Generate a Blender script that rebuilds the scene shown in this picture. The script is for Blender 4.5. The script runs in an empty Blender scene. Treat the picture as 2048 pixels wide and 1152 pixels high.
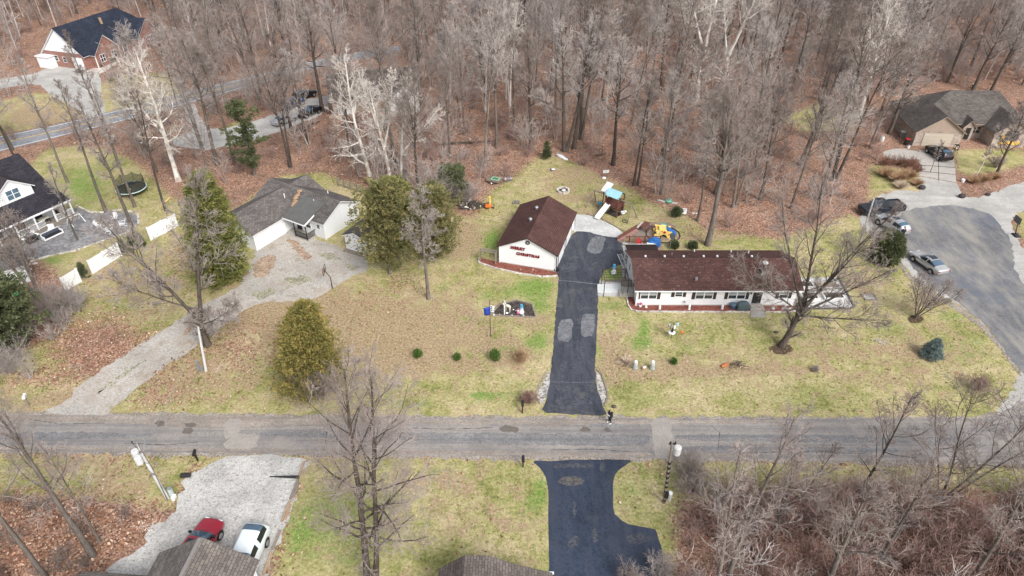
import bpy, bmesh, math, random
import numpy as np
from mathutils import Vector, Matrix

# ------------------------------------------------------------------ camera, sky, sun, exposure
sc = bpy.context.scene
COL = sc.collection
CAM_H, FPX, PITCH = 45.0, 1365.0, math.radians(36)
cam = bpy.data.objects.new("camera", bpy.data.cameras.new("camera"))
COL.objects.link(cam)
cam.location = (0, 0, CAM_H)
cam.rotation_euler = (math.pi / 2 - PITCH, 0, 0)
cam.data.sensor_width = 36
cam.data.lens = 36 * FPX / 2048
cam.data.clip_end = 3000
cam.data.clip_start = 0.5
sc.camera = cam

SUN_EL, SUN_AZ = 44.0, -32.0        # azimuth measured from -Y (behind the camera) towards -X
w = bpy.data.worlds.new("World")
sc.world = w
w.use_nodes = True
wn, wl = w.node_tree.nodes, w.node_tree.links
bg = wn["Background"]
sky = wn.new("ShaderNodeTexSky")
sky.sky_type = 'NISHITA'
sky.sun_disc = False
sky.sun_elevation = math.radians(SUN_EL)
sky.sun_rotation = math.radians(180 + SUN_AZ)
sky.air_density = 1.0
sky.dust_density = 4.0
sky.ozone_density = 1.0
hs = wn.new("ShaderNodeHueSaturation")     # overcast: the blue washed out of the sky
hs.inputs["Saturation"].default_value = 0.42
hs.inputs["Value"].default_value = 1.0
wl.new(sky.outputs[0], hs.inputs["Color"])
wl.new(hs.outputs[0], bg.inputs[0])
bg.inputs[1].default_value = 0.15
sun = bpy.data.objects.new("sun", bpy.data.lights.new("sun", 'SUN'))
COL.objects.link(sun)
sun.data.energy = 1.45
sun.data.angle = math.radians(19)
sun.data.color = (1.0, 0.99, 0.975)
sun.rotation_euler = (math.radians(90 - SUN_EL), 0, math.radians(-SUN_AZ))
sc.view_settings.view_transform = 'Standard'
sc.view_settings.look = 'None'
sc.view_settings.gamma = 1
sc.view_settings.exposure = 0.68
sc.cycles.max_bounces = 5
sc.cycles.diffuse_bounces = 3

# ------------------------------------------------------------------ helpers
cT, sT = math.cos(PITCH), math.sin(PITCH)
def g(px, py, z=0.0):
    """ground (or height z) point seen at a pixel of the 2048 px wide photograph"""
    u = (px - 1024) / FPX; v = -(py - 576) / FPX
    t = (z - CAM_H) / (-sT + v * cT)
    return (u * t, (cT + v * sT) * t)
def g3(px, py, z=0.0):
    x, y = g(px, py, z); return (x, y, z)
def height_at(py, Y):
    v = -(py - 576) / FPX
    return CAM_H + Y * (-sT + v * cT) / (cT + v * sT)

def tag(o, label=None, cat=None, group=None, kind=None):
    if label: o["label"] = label
    if cat: o["category"] = cat
    if group: o["group"] = group
    if kind: o["kind"] = kind
    return o
def empty(name, loc, rz=0.0, label=None, cat=None, group=None):
    o = bpy.data.objects.new(name, None)
    o.empty_display_size = 0.3
    o.location = (loc[0], loc[1], loc[2] if len(loc) > 2 else 0.0)
    o.rotation_euler = (0, 0, rz)
    COL.objects.link(o)
    return tag(o, label, cat, group)
def link_mesh(name, me, mat=None, parent=None, smooth=False):
    if mat is not None:
        for m in (mat if isinstance(mat, (list, tuple)) else [mat]): me.materials.append(m)
    if smooth:
        me.polygons.foreach_set("use_smooth", [True] * len(me.polygons))
    o = bpy.data.objects.new(name, me)
    COL.objects.link(o)
    if parent is not None: o.parent = parent
    return o
def copy_thing(root, loc, rz=None, scale=None, label=None, group=None, name=None):
    r = root.copy(); COL.objects.link(r)
    r.location = (loc[0], loc[1], loc[2] if len(loc) > 2 else 0.0)
    if rz is not None: r.rotation_euler = (0, 0, rz)
    if scale is not None: r.scale = scale if isinstance(scale, tuple) else (scale,) * 3
    if label: r["label"] = label
    if group: r["group"] = group
    for ch in list(root.children):
        c = ch.copy(); COL.objects.link(c); c.parent = r
        for q in ch.children:
            d = q.copy(); COL.objects.link(d); d.parent = c
    return r

class MB:
    """collects simple solids, then links them as ONE mesh object"""
    def __init__(s): s.v = []; s.f = []; s.mi = []; s.cur = 0; s.M = None
    def _add(s, vs, fs):
        b = len(s.v)
        if s.M is not None: vs = [tuple(s.M @ Vector(p)) for p in vs]
        s.v += [tuple(p) for p in vs]; s.f += [tuple(i + b for i in q) for q in fs]; s.mi += [s.cur] * len(fs)
        return s
    def box(s, x0, x1, y0, y1, z0, z1):
        return s._add([(x0,y0,z0),(x1,y0,z0),(x1,y1,z0),(x0,y1,z0),(x0,y0,z1),(x1,y0,z1),(x1,y1,z1),(x0,y1,z1)],
                      [(3,2,1,0),(4,5,6,7),(0,1,5,4),(1,2,6,5),(2,3,7,6),(3,0,4,7)])
    def prism(s, pts, d):
        """pts: closed polygon in 3D, extruded by vector d"""
        n = len(pts); a = [Vector(p) for p in pts]; b = [p + Vector(d) for p in a]
        nrm = Vector((0, 0, 0))
        for i in range(n): nrm += a[i].cross(a[(i + 1) % n])
        flip = nrm.dot(Vector(d)) > 0
        fs = [tuple(range(n)), tuple(reversed(range(n, 2 * n)))] + [(i, n + i, n + (i + 1) % n, (i + 1) % n) for i in range(n)]
        if flip: fs = [tuple(reversed(q)) for q in fs]
        return s._add([tuple(p) for p in a + b], fs)
    def tube(s, p0, p1, r0, r1=None, n=8):
        r1 = r0 if r1 is None else r1
        p0, p1 = Vector(p0), Vector(p1); d = (p1 - p0)
        if d.length < 1e-6: return s
        d.normalize(); ref = Vector((0, 0, 1)) if abs(d.z) < 0.9 else Vector((1, 0, 0))
        a = d.cross(ref).normalized(); b = d.cross(a)
        vs = []
        for p, r in ((p0, r0), (p1, r1)):
            for i in range(n):
                t = 2 * math.pi * i / n; vs.append(tuple(p + a * math.cos(t) * r + b * math.sin(t) * r))
        fs = [(i, (i + 1) % n, n + (i + 1) % n, n + i) for i in range(n)] + [tuple(reversed(range(n))), tuple(range(n, 2 * n))]
        return s._add(vs, fs)
    def path(s, pts, r, n=6):
        for a, b in zip(pts[:-1], pts[1:]): s.tube(a, b, r, r, n)
        return s
    def lathe(s, prof, c=(0, 0, 0), n=14):
        """prof: [(radius, z)] bottom to top"""
        vs = []; fs = []
        for r, z in prof:
            for i in range(n):
                t = 2 * math.pi * i / n; vs.append((c[0] + r * math.cos(t), c[1] + r * math.sin(t), c[2] + z))
        for k in range(len(prof) - 1):
            for i in range(n): fs.append((k*n+i, k*n+(i+1)%n, (k+1)*n+(i+1)%n, (k+1)*n+i))
        fs += [tuple(reversed(range(n))), tuple(range((len(prof)-1)*n, len(prof)*n))]
        return s._add(vs, fs)
    def ball(s, c, rx, ry=None, rz=None, n=10):
        ry = rx if ry is None else ry; rz = rx if rz is None else rz; m = max(4, n // 2 + 1); vs = []; fs = []
        for j in range(m + 1):
            ph = math.pi * (0.02 + 0.96 * j / m) - math.pi / 2
            for i in range(n):
                t = 2 * math.pi * i / n
                vs.append((c[0]+rx*math.cos(t)*math.cos(ph), c[1]+ry*math.sin(t)*math.cos(ph), c[2]+rz*math.sin(ph)))
        for j in range(m):
            for i in range(n): fs.append((j*n+i, j*n+(i+1)%n, (j+1)*n+(i+1)%n, (j+1)*n+i))
        fs += [tuple(reversed(range(n))), tuple(range(m*n, (m+1)*n))]
        return s._add(vs, fs)
    def poly(s, pts): return s._add(pts, [tuple(range(len(pts)))])
    def build(s, name, mat=None, parent=None, smooth=False, bevel=0.0, loc=None):
        me = bpy.data.meshes.new(name); me.from_pydata(s.v, [], s.f)
        o = link_mesh(name, me, mat, parent, smooth)
        if len(me.materials) > 1: me.polygons.foreach_set("material_index", s.mi)
        me.update()
        if bevel:
            m = o.modifiers.new("bevel", 'BEVEL'); m.width = bevel; m.segments = 2; m.limit_method = 'ANGLE'; m.angle_limit = math.radians(30)
            if smooth and hasattr(me, "set_sharp_from_angle"): pass
        if loc: o.location = loc
        return o

def mesh_np(name, V, Fq, mats=None, parent=None, smooth=True, tri=None):
    """fast mesh from numpy: V (n,3); Fq (m,4) quads and/or tri (k,3)"""
    me = bpy.data.meshes.new(name)
    Fq = np.zeros((0, 4), int) if Fq is None else Fq
    tri = np.zeros((0, 3), int) if tri is None else tri
    me.vertices.add(len(V)); me.vertices.foreach_set("co", np.asarray(V, np.float32).ravel())
    loops = np.concatenate([Fq.ravel(), tri.ravel()]).astype(np.int32)
    me.loops.add(len(loops)); me.loops.foreach_set("vertex_index", loops)
    nq, nt = len(Fq), len(tri)
    me.polygons.add(nq + nt)
    st = np.concatenate([np.arange(nq) * 4, nq * 4 + np.arange(nt) * 3]).astype(np.int32)
    me.polygons.foreach_set("loop_start", st)
    me.update(calc_edges=True)
    me.validate()
    return link_mesh(name, me, mats, parent, smooth)

# ------------------------------------------------------------------ materials
def new_mat(name):
    m = bpy.data.materials.new(name); m.use_nodes = True
    nt = m.node_tree; b = nt.nodes["Principled BSDF"]
    return m, nt.nodes, nt.links, b
def rgb(c): return (c[0], c[1], c[2], 1.0)
def ramp(N, pts):
    r = N.new("ShaderNodeValToRGB"); e = r.color_ramp.elements
    while len(e) < len(pts): e.new(0.5)
    for k, (p, c) in enumerate(pts):
        e[k].position = p; e[k].color = rgb(c) if not isinstance(c, float) else (c, c, c, 1)
    return r
def noise(N, L, vec, scale, detail=3, rough=0.6):
    n = N.new("ShaderNodeTexNoise"); n.inputs["Scale"].default_value = scale
    n.inputs["Detail"].default_value = detail; n.inputs["Roughness"].default_value = rough
    if vec is not None: L.new(vec, n.inputs["Vector"])
    return n.outputs["Fac"]
def coords(N, L, kind="Object", scale=(1, 1, 1)):
    tc = N.new("ShaderNodeTexCoord"); mp = N.new("ShaderNodeMapping")
    mp.inputs["Scale"].default_value = scale
    if kind == "World":
        ge = N.new("ShaderNodeNewGeometry"); L.new(ge.outputs["Position"], mp.inputs["Vector"])
    else: L.new(tc.outputs[kind], mp.inputs["Vector"])
    return mp.outputs[0]
def mixc(N, L, fac, a, b, blend='MIX'):
    m = N.new("ShaderNodeMix"); m.data_type = 'RGBA'; m.blend_type = blend
    for s_, v in ((m.inputs[0], fac), (m.inputs[6], a), (m.inputs[7], b)):
        if isinstance(v, (int, float)): s_.default_value = v
        elif isinstance(v, tuple): s_.default_value = rgb(v)
        else: L.new(v, s_)
    return m.outputs[2]
def math_(N, L, op, a, b=None, clamp=False):
    m = N.new("ShaderNodeMath"); m.operation = op; m.use_clamp = clamp
    for s_, v in ((m.inputs[0], a), (m.inputs[1], b)):
        if v is None: continue
        if isinstance(v, (int, float)): s_.default_value = v
        else: L.new(v, s_)
    return m.outputs[0]
def bump(N, L, b, h, strength=0.4, dist=0.03):
    bp = N.new("ShaderNodeBump"); bp.inputs["Strength"].default_value = strength; bp.inputs["Distance"].default_value = dist
    L.new(h, bp.inputs["Height"]); L.new(bp.outputs[0], b.inputs["Normal"])

def M(name, c, c2=None, scale=4.0, rough=0.7, metal=0.0, stretch=(1, 1, 1), bmp=0.0, spec=0.5, fine=0.0, world=False, coat=0.0):
    m, N, L, b = new_mat(name)
    b.inputs["Roughness"].default_value = rough; b.inputs["Metallic"].default_value = metal
    b.inputs["Specular IOR Level"].default_value = spec; b.inputs["Coat Weight"].default_value = coat
    c2 = c2 or tuple(k * 0.82 for k in c)
    v = coords(N, L, "World" if world else "Object", stretch)
    n1 = noise(N, L, v, scale, 4, 0.65)
    r = ramp(N, [(0.3, c2), (0.7, c)]); L.new(n1, r.inputs[0])
    out = r.outputs[0]
    if fine:
        n2 = noise(N, L, v, scale * 9, 2, 0.7)
        r2 = ramp(N, [(0.3, 1.0 - fine), (0.7, 1.0 + fine)]); L.new(n2, r2.inputs[0])
        out = mixc(N, L, 1.0, out, r2.outputs[0], 'MULTIPLY')
    L.new(out, b.inputs["Base Color"])
    if bmp: bump(N, L, b, noise(N, L, v, scale * 6, 3), bmp)
    return m

def mat_shingle(name, c, c2, c3=None, axis='x'):
    """roof shingles: staggered courses plus blotches"""
    m, N, L, b = new_mat(name); b.inputs["Roughness"].default_value = 0.95; b.inputs["Specular IOR Level"].default_value = 0.15
    v = coords(N, L, "Object")
    if axis == 'y':
        sp = N.new("ShaderNodeSeparateXYZ"); cb = N.new("ShaderNodeCombineXYZ"); L.new(v, sp.inputs[0])
        L.new(sp.outputs[1], cb.inputs[0]); L.new(sp.outputs[0], cb.inputs[1]); v = cb.outputs[0]
    br = N.new("ShaderNodeTexBrick"); L.new(v, br.inputs["Vector"])
    br.inputs["Scale"].default_value = 1.0; br.inputs["Brick Width"].default_value = 0.42; br.inputs["Row Height"].default_value = 0.19
    br.inputs["Mortar Size"].default_value = 0.018; br.inputs["Mortar Smooth"].default_value = 0.3; br.offset = 0.37
    br.inputs["Color1"].default_value = rgb(c); br.inputs["Color2"].default_value = rgb(c2)
    br.inputs["Mortar"].default_value = rgb(tuple(k * 0.55 for k in c2)); br.inputs["Bias"].default_value = 0.0
    big = ramp(N, [(0.35, 0.82), (0.65, 1.16)]); L.new(noise(N, L, v, 0.45, 4), big.inputs[0])
    fine = ramp(N, [(0.3, 0.75), (0.7, 1.3)]); L.new(noise(N, L, v, 9, 3, 0.8), fine.inputs[0])
    o = mixc(N, L, 1.0, br.outputs[0], big.outputs[0], 'MULTIPLY'); o = mixc(N, L, 1.0, o, fine.outputs[0], 'MULTIPLY')
    if c3:
        r = ramp(N, [(0.60, 0.0), (0.68, 1.0)]); L.new(noise(N, L, v, 3.0, 2), r.inputs[0]); o = mixc(N, L, r.outputs[0], o, c3)
    L.new(o, b.inputs["Base Color"]); bump(N, L, b, br.outputs["Fac"], -0.3, 0.01)
    return m

def mat_siding(name, c, step=0.2, vertical=False):
    m, N, L, b = new_mat(name); b.inputs["Roughness"].default_value = 0.55
    v = coords(N, L, "Object"); sp = N.new("ShaderNodeSeparateXYZ"); L.new(v, sp.inputs[0])
    src = sp.outputs[2]
    if vertical: src = math_(N, L, 'ADD', sp.outputs[0], sp.outputs[1])
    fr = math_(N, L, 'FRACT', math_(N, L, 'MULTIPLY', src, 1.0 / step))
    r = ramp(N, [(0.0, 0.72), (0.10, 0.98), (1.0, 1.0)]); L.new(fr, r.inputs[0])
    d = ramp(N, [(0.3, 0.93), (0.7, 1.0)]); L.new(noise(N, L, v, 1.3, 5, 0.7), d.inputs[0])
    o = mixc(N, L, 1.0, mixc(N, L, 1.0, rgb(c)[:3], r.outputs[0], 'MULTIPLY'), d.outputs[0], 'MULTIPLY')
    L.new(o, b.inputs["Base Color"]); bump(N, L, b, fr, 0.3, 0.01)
    return m

def mat_brick(name, c, c2, mortar, w_=0.24, h_=0.085, zmix=True):
    m, N, L, b = new_mat(name); b.inputs["Roughness"].default_value = 0.9
    v = coords(N, L, "Object"); sp = N.new("ShaderNodeSeparateXYZ"); L.new(v, sp.inputs[0])
    cb = N.new("ShaderNodeCombineXYZ"); L.new(math_(N, L, 'ADD', sp.outputs[0], sp.outputs[1]), cb.inputs[0]); L.new(sp.outputs[2], cb.inputs[1])
    br = N.new("ShaderNodeTexBrick"); L.new(cb.outputs[0], br.inputs["Vector"]); br.inputs["Scale"].default_value = 1
    br.inputs["Brick Width"].default_value = w_; br.inputs["Row Height"].default_value = h_; br.inputs["Mortar Size"].default_value = 0.012
    br.inputs["Color1"].default_value = rgb(c); br.inputs["Color2"].default_value = rgb(c2); br.inputs["Mortar"].default_value = rgb(mortar)
    f = ramp(N, [(0.3, 0.75), (0.7, 1.2)]); L.new(noise(N, L, v, 2.0, 5, 0.75), f.inputs[0])
    L.new(mixc(N, L, 1.0, br.outputs[0], f.outputs[0], 'MULTIPLY'), b.inputs["Base Color"])
    return m

def mat_speckle(name, cols, big=0.35, cell=9.0, rough=0.95, streak=None, stain=None, bmp=0.4):
    """gravel / chippings: small stones of several tones (cols dark..light), blotches, optional stains"""
    m, N, L, b = new_mat(name); b.inputs["Roughness"].default_value = rough; b.inputs["Specular IOR Level"].default_value = 0.25
    v = coords(N, L, "World")
    vo = N.new("ShaderNodeTexVoronoi"); vo.inputs["Scale"].default_value = cell; L.new(v, vo.inputs["Vector"])
    sp = N.new("ShaderNodeSeparateColor"); L.new(vo.outputs["Color"], sp.inputs[0])
    k = len(cols); r = ramp(N, [((i + 0.2) / k, c) for i, c in enumerate(cols)]); L.new(sp.outputs[0], r.inputs[0])
    bigr = ramp(N, [(0.38, 0.82), (0.62, 1.14)]); L.new(noise(N, L, v, big, 5, 0.7), bigr.inputs[0])
    o = mixc(N, L, 1.0, r.outputs[0], bigr.outputs[0], 'MULTIPLY')
    if streak:
        vs = coords(N, L, "World", streak[0]); rs = ramp(N, [(0.42, 0.0), (0.62, 1.0)]); L.new(noise(N, L, vs, 1.0, 5, 0.7), rs.inputs[0])
        o = mixc(N, L, math_(N, L, 'MULTIPLY', rs.outputs[0], streak[2]), o, streak[1])
    if stain:
        rs = ramp(N, [(stain[2], 0.0), (stain[2] + 0.1, 1.0)]); L.new(noise(N, L, v, stain[0], 6, 0.7), rs.inputs[0])
        o = mixc(N, L, math_(N, L, 'MULTIPLY', rs.outputs[0], stain[3]), o, stain[1])
    L.new(o, b.inputs["Base Color"]); bump(N, L, b, vo.outputs["Distance"], bmp, 0.02)
    return m

def mat_bark(name, c, c2, c3=None, vary=0.25):
    m, N, L, b = new_mat(name); b.inputs["Roughness"].default_value = 0.95; b.inputs["Specular IOR Level"].default_value = 0.15
    v = coords(N, L, "Object", (1, 1, 0.22)); r = ramp(N, [(0.35, c2), (0.62, c)]); L.new(noise(N, L, v, 3.5, 5, 0.75), r.inputs[0])
    o = r.outputs[0]
    if c3:
        rr = ramp(N, [(0.48, 0.0), (0.6, 1.0)]); L.new(noise(N, L, coords(N, L, "Object", (1, 1, .5)), 1.5, 4), rr.inputs[0]); o = mixc(N, L, rr.outputs[0], o, c3)
    oi = N.new("ShaderNodeObjectInfo"); rv = ramp(N, [(0.0, 1.0 - vary), (1.0, 1.0 + vary)]); L.new(oi.outputs["Random"], rv.inputs[0])
    L.new(mixc(N, L, 1.0, o, rv.outputs[0], 'MULTIPLY'), b.inputs["Base Color"])
    return m

def mat_twig(name, ca, cb):
    m, N, L, b = new_mat(name); b.inputs["Roughness"].default_value = 0.9; b.inputs["Specular IOR Level"].default_value = 0.15
    oi = N.new("ShaderNodeObjectInfo"); r = ramp(N, [(0.0, ca), (1.0, cb)]); L.new(oi.outputs["Random"], r.inputs[0])
    n = ramp(N, [(0.35, 0.7), (0.65, 1.25)]); L.new(noise(N, L, coords(N, L, "Object"), 0.8, 3), n.inputs[0])
    L.new(mixc(N, L, 1.0, r.outputs[0], n.outputs[0], 'MULTIPLY'), b.inputs["Base Color"])
    return m

def mat_leafy(name, dark, mid, light, scale=1.1):
    m, N, L, b = new_mat(name); b.inputs["Roughness"].default_value = 0.85; b.inputs["Specular IOR Level"].default_value = 0.2
    v = coords(N, L, "Object"); r = ramp(N, [(0.32, dark), (0.5, mid), (0.68, light)])
    n = math_(N, L, 'ADD', math_(N, L, 'MULTIPLY', noise(N, L, v, scale, 3), 0.65), math_(N, L, 'MULTIPLY', noise(N, L, v, scale * 9, 2), 0.35))
    L.new(n, r.inputs[0]); L.new(r.outputs[0], b.inputs["Base Color"])
    return m

def mat_ground():
    m, N, L, b = new_mat("ground_cover"); b.inputs["Roughness"].default_value = 1.0; b.inputs["Specular IOR Level"].default_value = 0.1
    v = coords(N, L, "World")
    def att(n):
        a = N.new("ShaderNodeAttribute"); a.attribute_name = n; return a.outputs["Fac"]
    fine = noise(N, L, v, 4.0, 6, 0.85); mid = noise(N, L, v, 0.9, 5, 0.7); big = noise(N, L, v, 0.16, 5, 0.65)
    # winter lawn: straw to olive
    gr = ramp(N, [(0.36, (0.16, 0.17, 0.055)), (0.43, (0.25, 0.25, 0.09)), (0.50, (0.345, 0.315, 0.145)), (0.58, (0.44, 0.365, 0.215))])
    mx = math_(N, L, 'ADD', math_(N, L, 'MULTIPLY', mid, 0.45), math_(N, L, 'MULTIPLY', big, 0.55)); L.new(mx, gr.inputs[0])
    gf = ramp(N, [(0.36, 0.55), (0.5, 1.0), (0.64, 1.45)]); L.new(fine, gf.inputs[0])
    grass = mixc(N, L, 1.0, gr.outputs[0], gf.outputs[0], 'MULTIPLY')
    # worn tan patches
    tr = ramp(N, [(0.36, (0.17, 0.115, 0.07)), (0.5, (0.32, 0.235, 0.145)), (0.64, (0.50, 0.39, 0.265))]); L.new(fine, tr.inputs[0])
    tf = math_(N, L, 'ADD', att("tan"), math_(N, L, 'MULTIPLY', math_(N, L, 'SUBTRACT', noise(N, L, v, 0.5, 9, 0.8), 0.5), 4.2)); 
    tfr = ramp(N, [(0.14, 0.0), (0.52, 0.92)]); L.new(tf, tfr.inputs[0]); grass = mixc(N, L, tfr.outputs[0], grass, tr.outputs[0])
    # lush green tufts
    lr = ramp(N, [(0.36, (0.06, 0.12, 0.02)), (0.5, (0.14, 0.24, 0.045)), (0.64, (0.24, 0.35, 0.08))]); L.new(fine, lr.inputs[0])
    lf = math_(N, L, 'ADD', att("lush"), math_(N, L, 'MULTIPLY', math_(N, L, 'SUBTRACT', mid, 0.5), 2.4))
    lfr = ramp(N, [(0.32, 0.0), (0.95, 0.85)]); L.new(lf, lfr.inputs[0]); grass = mixc(N, L, lfr.outputs[0], grass, lr.outputs[0])
    # leaf litter: each leaf a cell
    vo = N.new("ShaderNodeTexVoronoi"); vo.inputs["Scale"].default_value = 8.0; L.new(v, vo.inputs["Vector"])
    sp = N.new("ShaderNodeSeparateColor"); L.new(vo.outputs["Color"], sp.inputs[0])
    le = ramp(N, [(0.05, (0.085, 0.048, 0.036)), (0.3, (0.22, 0.122, 0.084)), (0.55, (0.335, 0.19, 0.132)), (0.8, (0.425, 0.285, 0.21)), (0.97, (0.58, 0.47, 0.39))])
    L.new(math_(N, L, 'ADD', math_(N, L, 'MULTIPLY', sp.outputs[0], 0.72), math_(N, L, 'MULTIPLY', fine, 0.28)), le.inputs[0])
    lb = ramp(N, [(0.35, 0.62), (0.65, 1.2)]); L.new(math_(N, L, 'ADD', math_(N, L, 'MULTIPLY', mid, .5), math_(N, L, 'MULTIPLY', big, .5)), lb.inputs[0])
    leaf = mixc(N, L, 1.0, le.outputs[0], lb.outputs[0], 'MULTIPLY')
    oc = ramp(N, [(0.5, 0.0), (0.66, 0.75)]); L.new(noise(N, L, v, 0.35, 4), oc.inputs[0])
    leaf = mixc(N, L, oc.outputs[0], leaf, mixc(N, L, 1.0, leaf, (0.80, 0.92, 1.0), 'MULTIPLY'))
    ff = math_(N, L, 'ADD', att("leaf"), math_(N, L, 'MULTIPLY', math_(N, L, 'SUBTRACT', math_(N, L, 'ADD', math_(N, L, 'MULTIPLY', mid, 0.5), math_(N, L, 'MULTIPLY', sp.outputs[1], 0.5)), 0.5), 1.1))
    ffr = ramp(N, [(0.42, 0.0), (0.58, 1.0)]); L.new(ff, ffr.inputs[0])
    o = mixc(N, L, ffr.outputs[0], grass, leaf)
    # bare soil rings
    so = ramp(N, [(0.3, (0.05, 0.035, 0.025)), (0.7, (0.13, 0.09, 0.065))]); L.new(fine, so.inputs[0])
    sf = ramp(N, [(0.4, 0.0), (0.6, 1.0)]); L.new(math_(N, L, 'ADD', att("soil"), math_(N, L, 'MULTIPLY', math_(N, L, 'SUBTRACT', mid, .5), 1.2)), sf.inputs[0])
    o = mixc(N, L, sf.outputs[0], o, so.outputs[0])
    L.new(o, b.inputs["Base Color"]); bump(N, L, b, fine, 0.7, 0.08)
    return m

MG = mat_ground()
WHITE = M("white_trim", (0.80, 0.81, 0.815), (0.73, 0.74, 0.745), 2.0, 0.5)
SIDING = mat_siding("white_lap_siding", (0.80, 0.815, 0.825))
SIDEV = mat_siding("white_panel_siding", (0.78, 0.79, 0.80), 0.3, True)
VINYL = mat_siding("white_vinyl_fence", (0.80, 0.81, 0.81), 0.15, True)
MAROON_R = mat_shingle("maroon_shingles", (0.108, 0.055, 0.047), (0.070, 0.038, 0.034), (0.14, 0.082, 0.072))
MAROON_RY = mat_shingle("maroon_shingles_garage", (0.100, 0.052, 0.046), (0.076, 0.040, 0.036), None, 'y')
GREY_RX = mat_shingle("grey_shingles", (0.16, 0.145, 0.135), (0.095, 0.085, 0.082), None, 'x')
GREY_RY = mat_shingle("grey_shingles_wing", (0.17, 0.15, 0.14), (0.10, 0.09, 0.085), None, 'y')
BROWN_R = mat_shingle("brown_grey_shingles", (0.135, 0.12, 0.108), (0.085, 0.075, 0.07), None, 'x')
NAVY_R = mat_shingle("blue_black_shingles", (0.035, 0.042, 0.062), (0.022, 0.027, 0.042), None, 'x')
DARK_R = mat_shingle("charcoal_shingles", (0.045, 0.042, 0.05), (0.026, 0.025, 0.032), None, 'x')
FLATROOF = M("rolled_roofing", (0.115, 0.115, 0.11), (0.085, 0.085, 0.082), 1.5, 0.95, fine=0.25)
BRICK = mat_brick("red_brick", (0.28, 0.09, 0.06), (0.19, 0.06, 0.045), (0.33, 0.26, 0.22))
STONE = mat_brick("pale_stone_veneer", (0.42, 0.35, 0.29), (0.27, 0.21, 0.18), (0.45, 0.42, 0.38), 0.45, 0.22)
TAN = M("tan_siding", (0.36, 0.28, 0.22), (0.31, 0.24, 0.19), 2, 0.7)
BEIGE = mat_siding("beige_door", (0.50, 0.44, 0.36), 0.5)
GLASS = M("window_glass", (0.045, 0.055, 0.065), (0.02, 0.026, 0.032), 1.6, 0.12, spec=0.8)
GLASSB = M("bluish_glass", (0.10, 0.17, 0.22), (0.05, 0.09, 0.12), 1.2, 0.12, spec=0.8)
BLIND = M("window_blind", (0.32, 0.35, 0.36), (0.22, 0.25, 0.27), 3, 0.5)
SHUT = M("dark_brown_shutter", (0.040, 0.026, 0.022), None, 5, 0.6)
BLACK = M("black_paint", (0.018, 0.018, 0.02), None, 4, 0.45)
IRON = M("black_iron", (0.03, 0.027, 0.026), (0.05, 0.035, 0.028), 5, 0.6)
GREYM = M("galvanised_metal", (0.42, 0.43, 0.44), (0.32, 0.33, 0.34), 5, 0.45, 0.6)
CONC = M("concrete", (0.44, 0.41, 0.37), (0.33, 0.31, 0.28), 1.2, 0.9, fine=0.15, world=True)
WALKC = M("pale_walk_concrete", (0.66, 0.67, 0.66), (0.55, 0.56, 0.56), 1.0, 0.85, fine=0.08, world=True)
WOODG = M("weathered_wood", (0.27, 0.23, 0.19), (0.17, 0.145, 0.12), 3, 0.9, stretch=(1, 1, 6), fine=0.2)
WOODR = M("stained_red_wood", (0.17, 0.06, 0.045), (0.10, 0.04, 0.032), 4, 0.8, fine=0.2)
WOODT = M("tan_timber", (0.40, 0.30, 0.20), (0.28, 0.20, 0.13), 4, 0.85, fine=0.2)
POLEG = M("silvered_pole_wood", (0.50, 0.48, 0.45), (0.36, 0.34, 0.32), 4, 0.85, stretch=(1, 1, .2), fine=0.15)
POLEW = M("whitened_pole", (0.62, 0.62, 0.60), (0.48, 0.48, 0.46), 4, 0.8, stretch=(1, 1, .2))
RED = M("red_plastic", (0.45, 0.03, 0.03), (0.33, 0.02, 0.02), 3, 0.5)
DKRED = M("dark_red_letters", (0.30, 0.012, 0.02), (0.2, 0.008, 0.015), 3, 0.6)
BLUE = M("blue_tarp", (0.025, 0.15, 0.44), (0.016, 0.10, 0.32), 3, 0.45, bmp=0.6)
YEL = M("yellow_plastic", (0.80, 0.50, 0.10), (0.72, 0.42, 0.08), 2, 0.5)
PYEL = M("pale_yellow_plastic", (0.80, 0.60, 0.20), (0.75, 0.52, 0.14), 2, 0.5)
ORG = M("orange_plastic", (0.70, 0.17, 0.03), (0.5, 0.12, 0.025), 3, 0.5)
TEAL = M("teal_plastic", (0.05, 0.40, 0.42), (0.03, 0.3, 0.32), 3, 0.5)
LBLUE = M("light_blue_canvas", (0.33, 0.58, 0.66), (0.26, 0.5, 0.58), 3, 0.7)
CYAN = M("bright_blue_fabric", (0.08, 0.33, 0.50), (0.06, 0.25, 0.42), 3, 0.7)
CREAM = M("cream_canvas", (0.66, 0.62, 0.53), (0.56, 0.52, 0.44), 3, 0.8)
GREENP = M("green_plastic", (0.03, 0.22, 0.12), (0.02, 0.15, 0.08), 3, 0.5)
TEALC = M("dark_teal_cover", (0.035, 0.065, 0.075), (0.10, 0.14, 0.15), 6, 0.6, bmp=0.8)
PINK = M("pink_plastic", (0.50, 0.12, 0.22), None, 3, 0.5)
SOIL = M("garden_soil", (0.065, 0.052, 0.042), (0.03, 0.024, 0.02), 5, 1.0, fine=0.5)
TYRE = M("tyre_rubber", (0.015, 0.015, 0.016), None, 5, 0.85)
RIM = M("alloy_rim", (0.45, 0.45, 0.46), (0.3, 0.3, 0.3), 5, 0.35, 0.7)
DGLASS = M("car_glass", (0.012, 0.014, 0.018), (0.02, 0.024, 0.03), 2, 0.08, spec=0.9)
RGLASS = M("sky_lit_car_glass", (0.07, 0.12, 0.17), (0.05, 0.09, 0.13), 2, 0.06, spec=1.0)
LAMPW = M("headlight_lens", (0.75, 0.77, 0.8), None, 3, 0.15)
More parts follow.
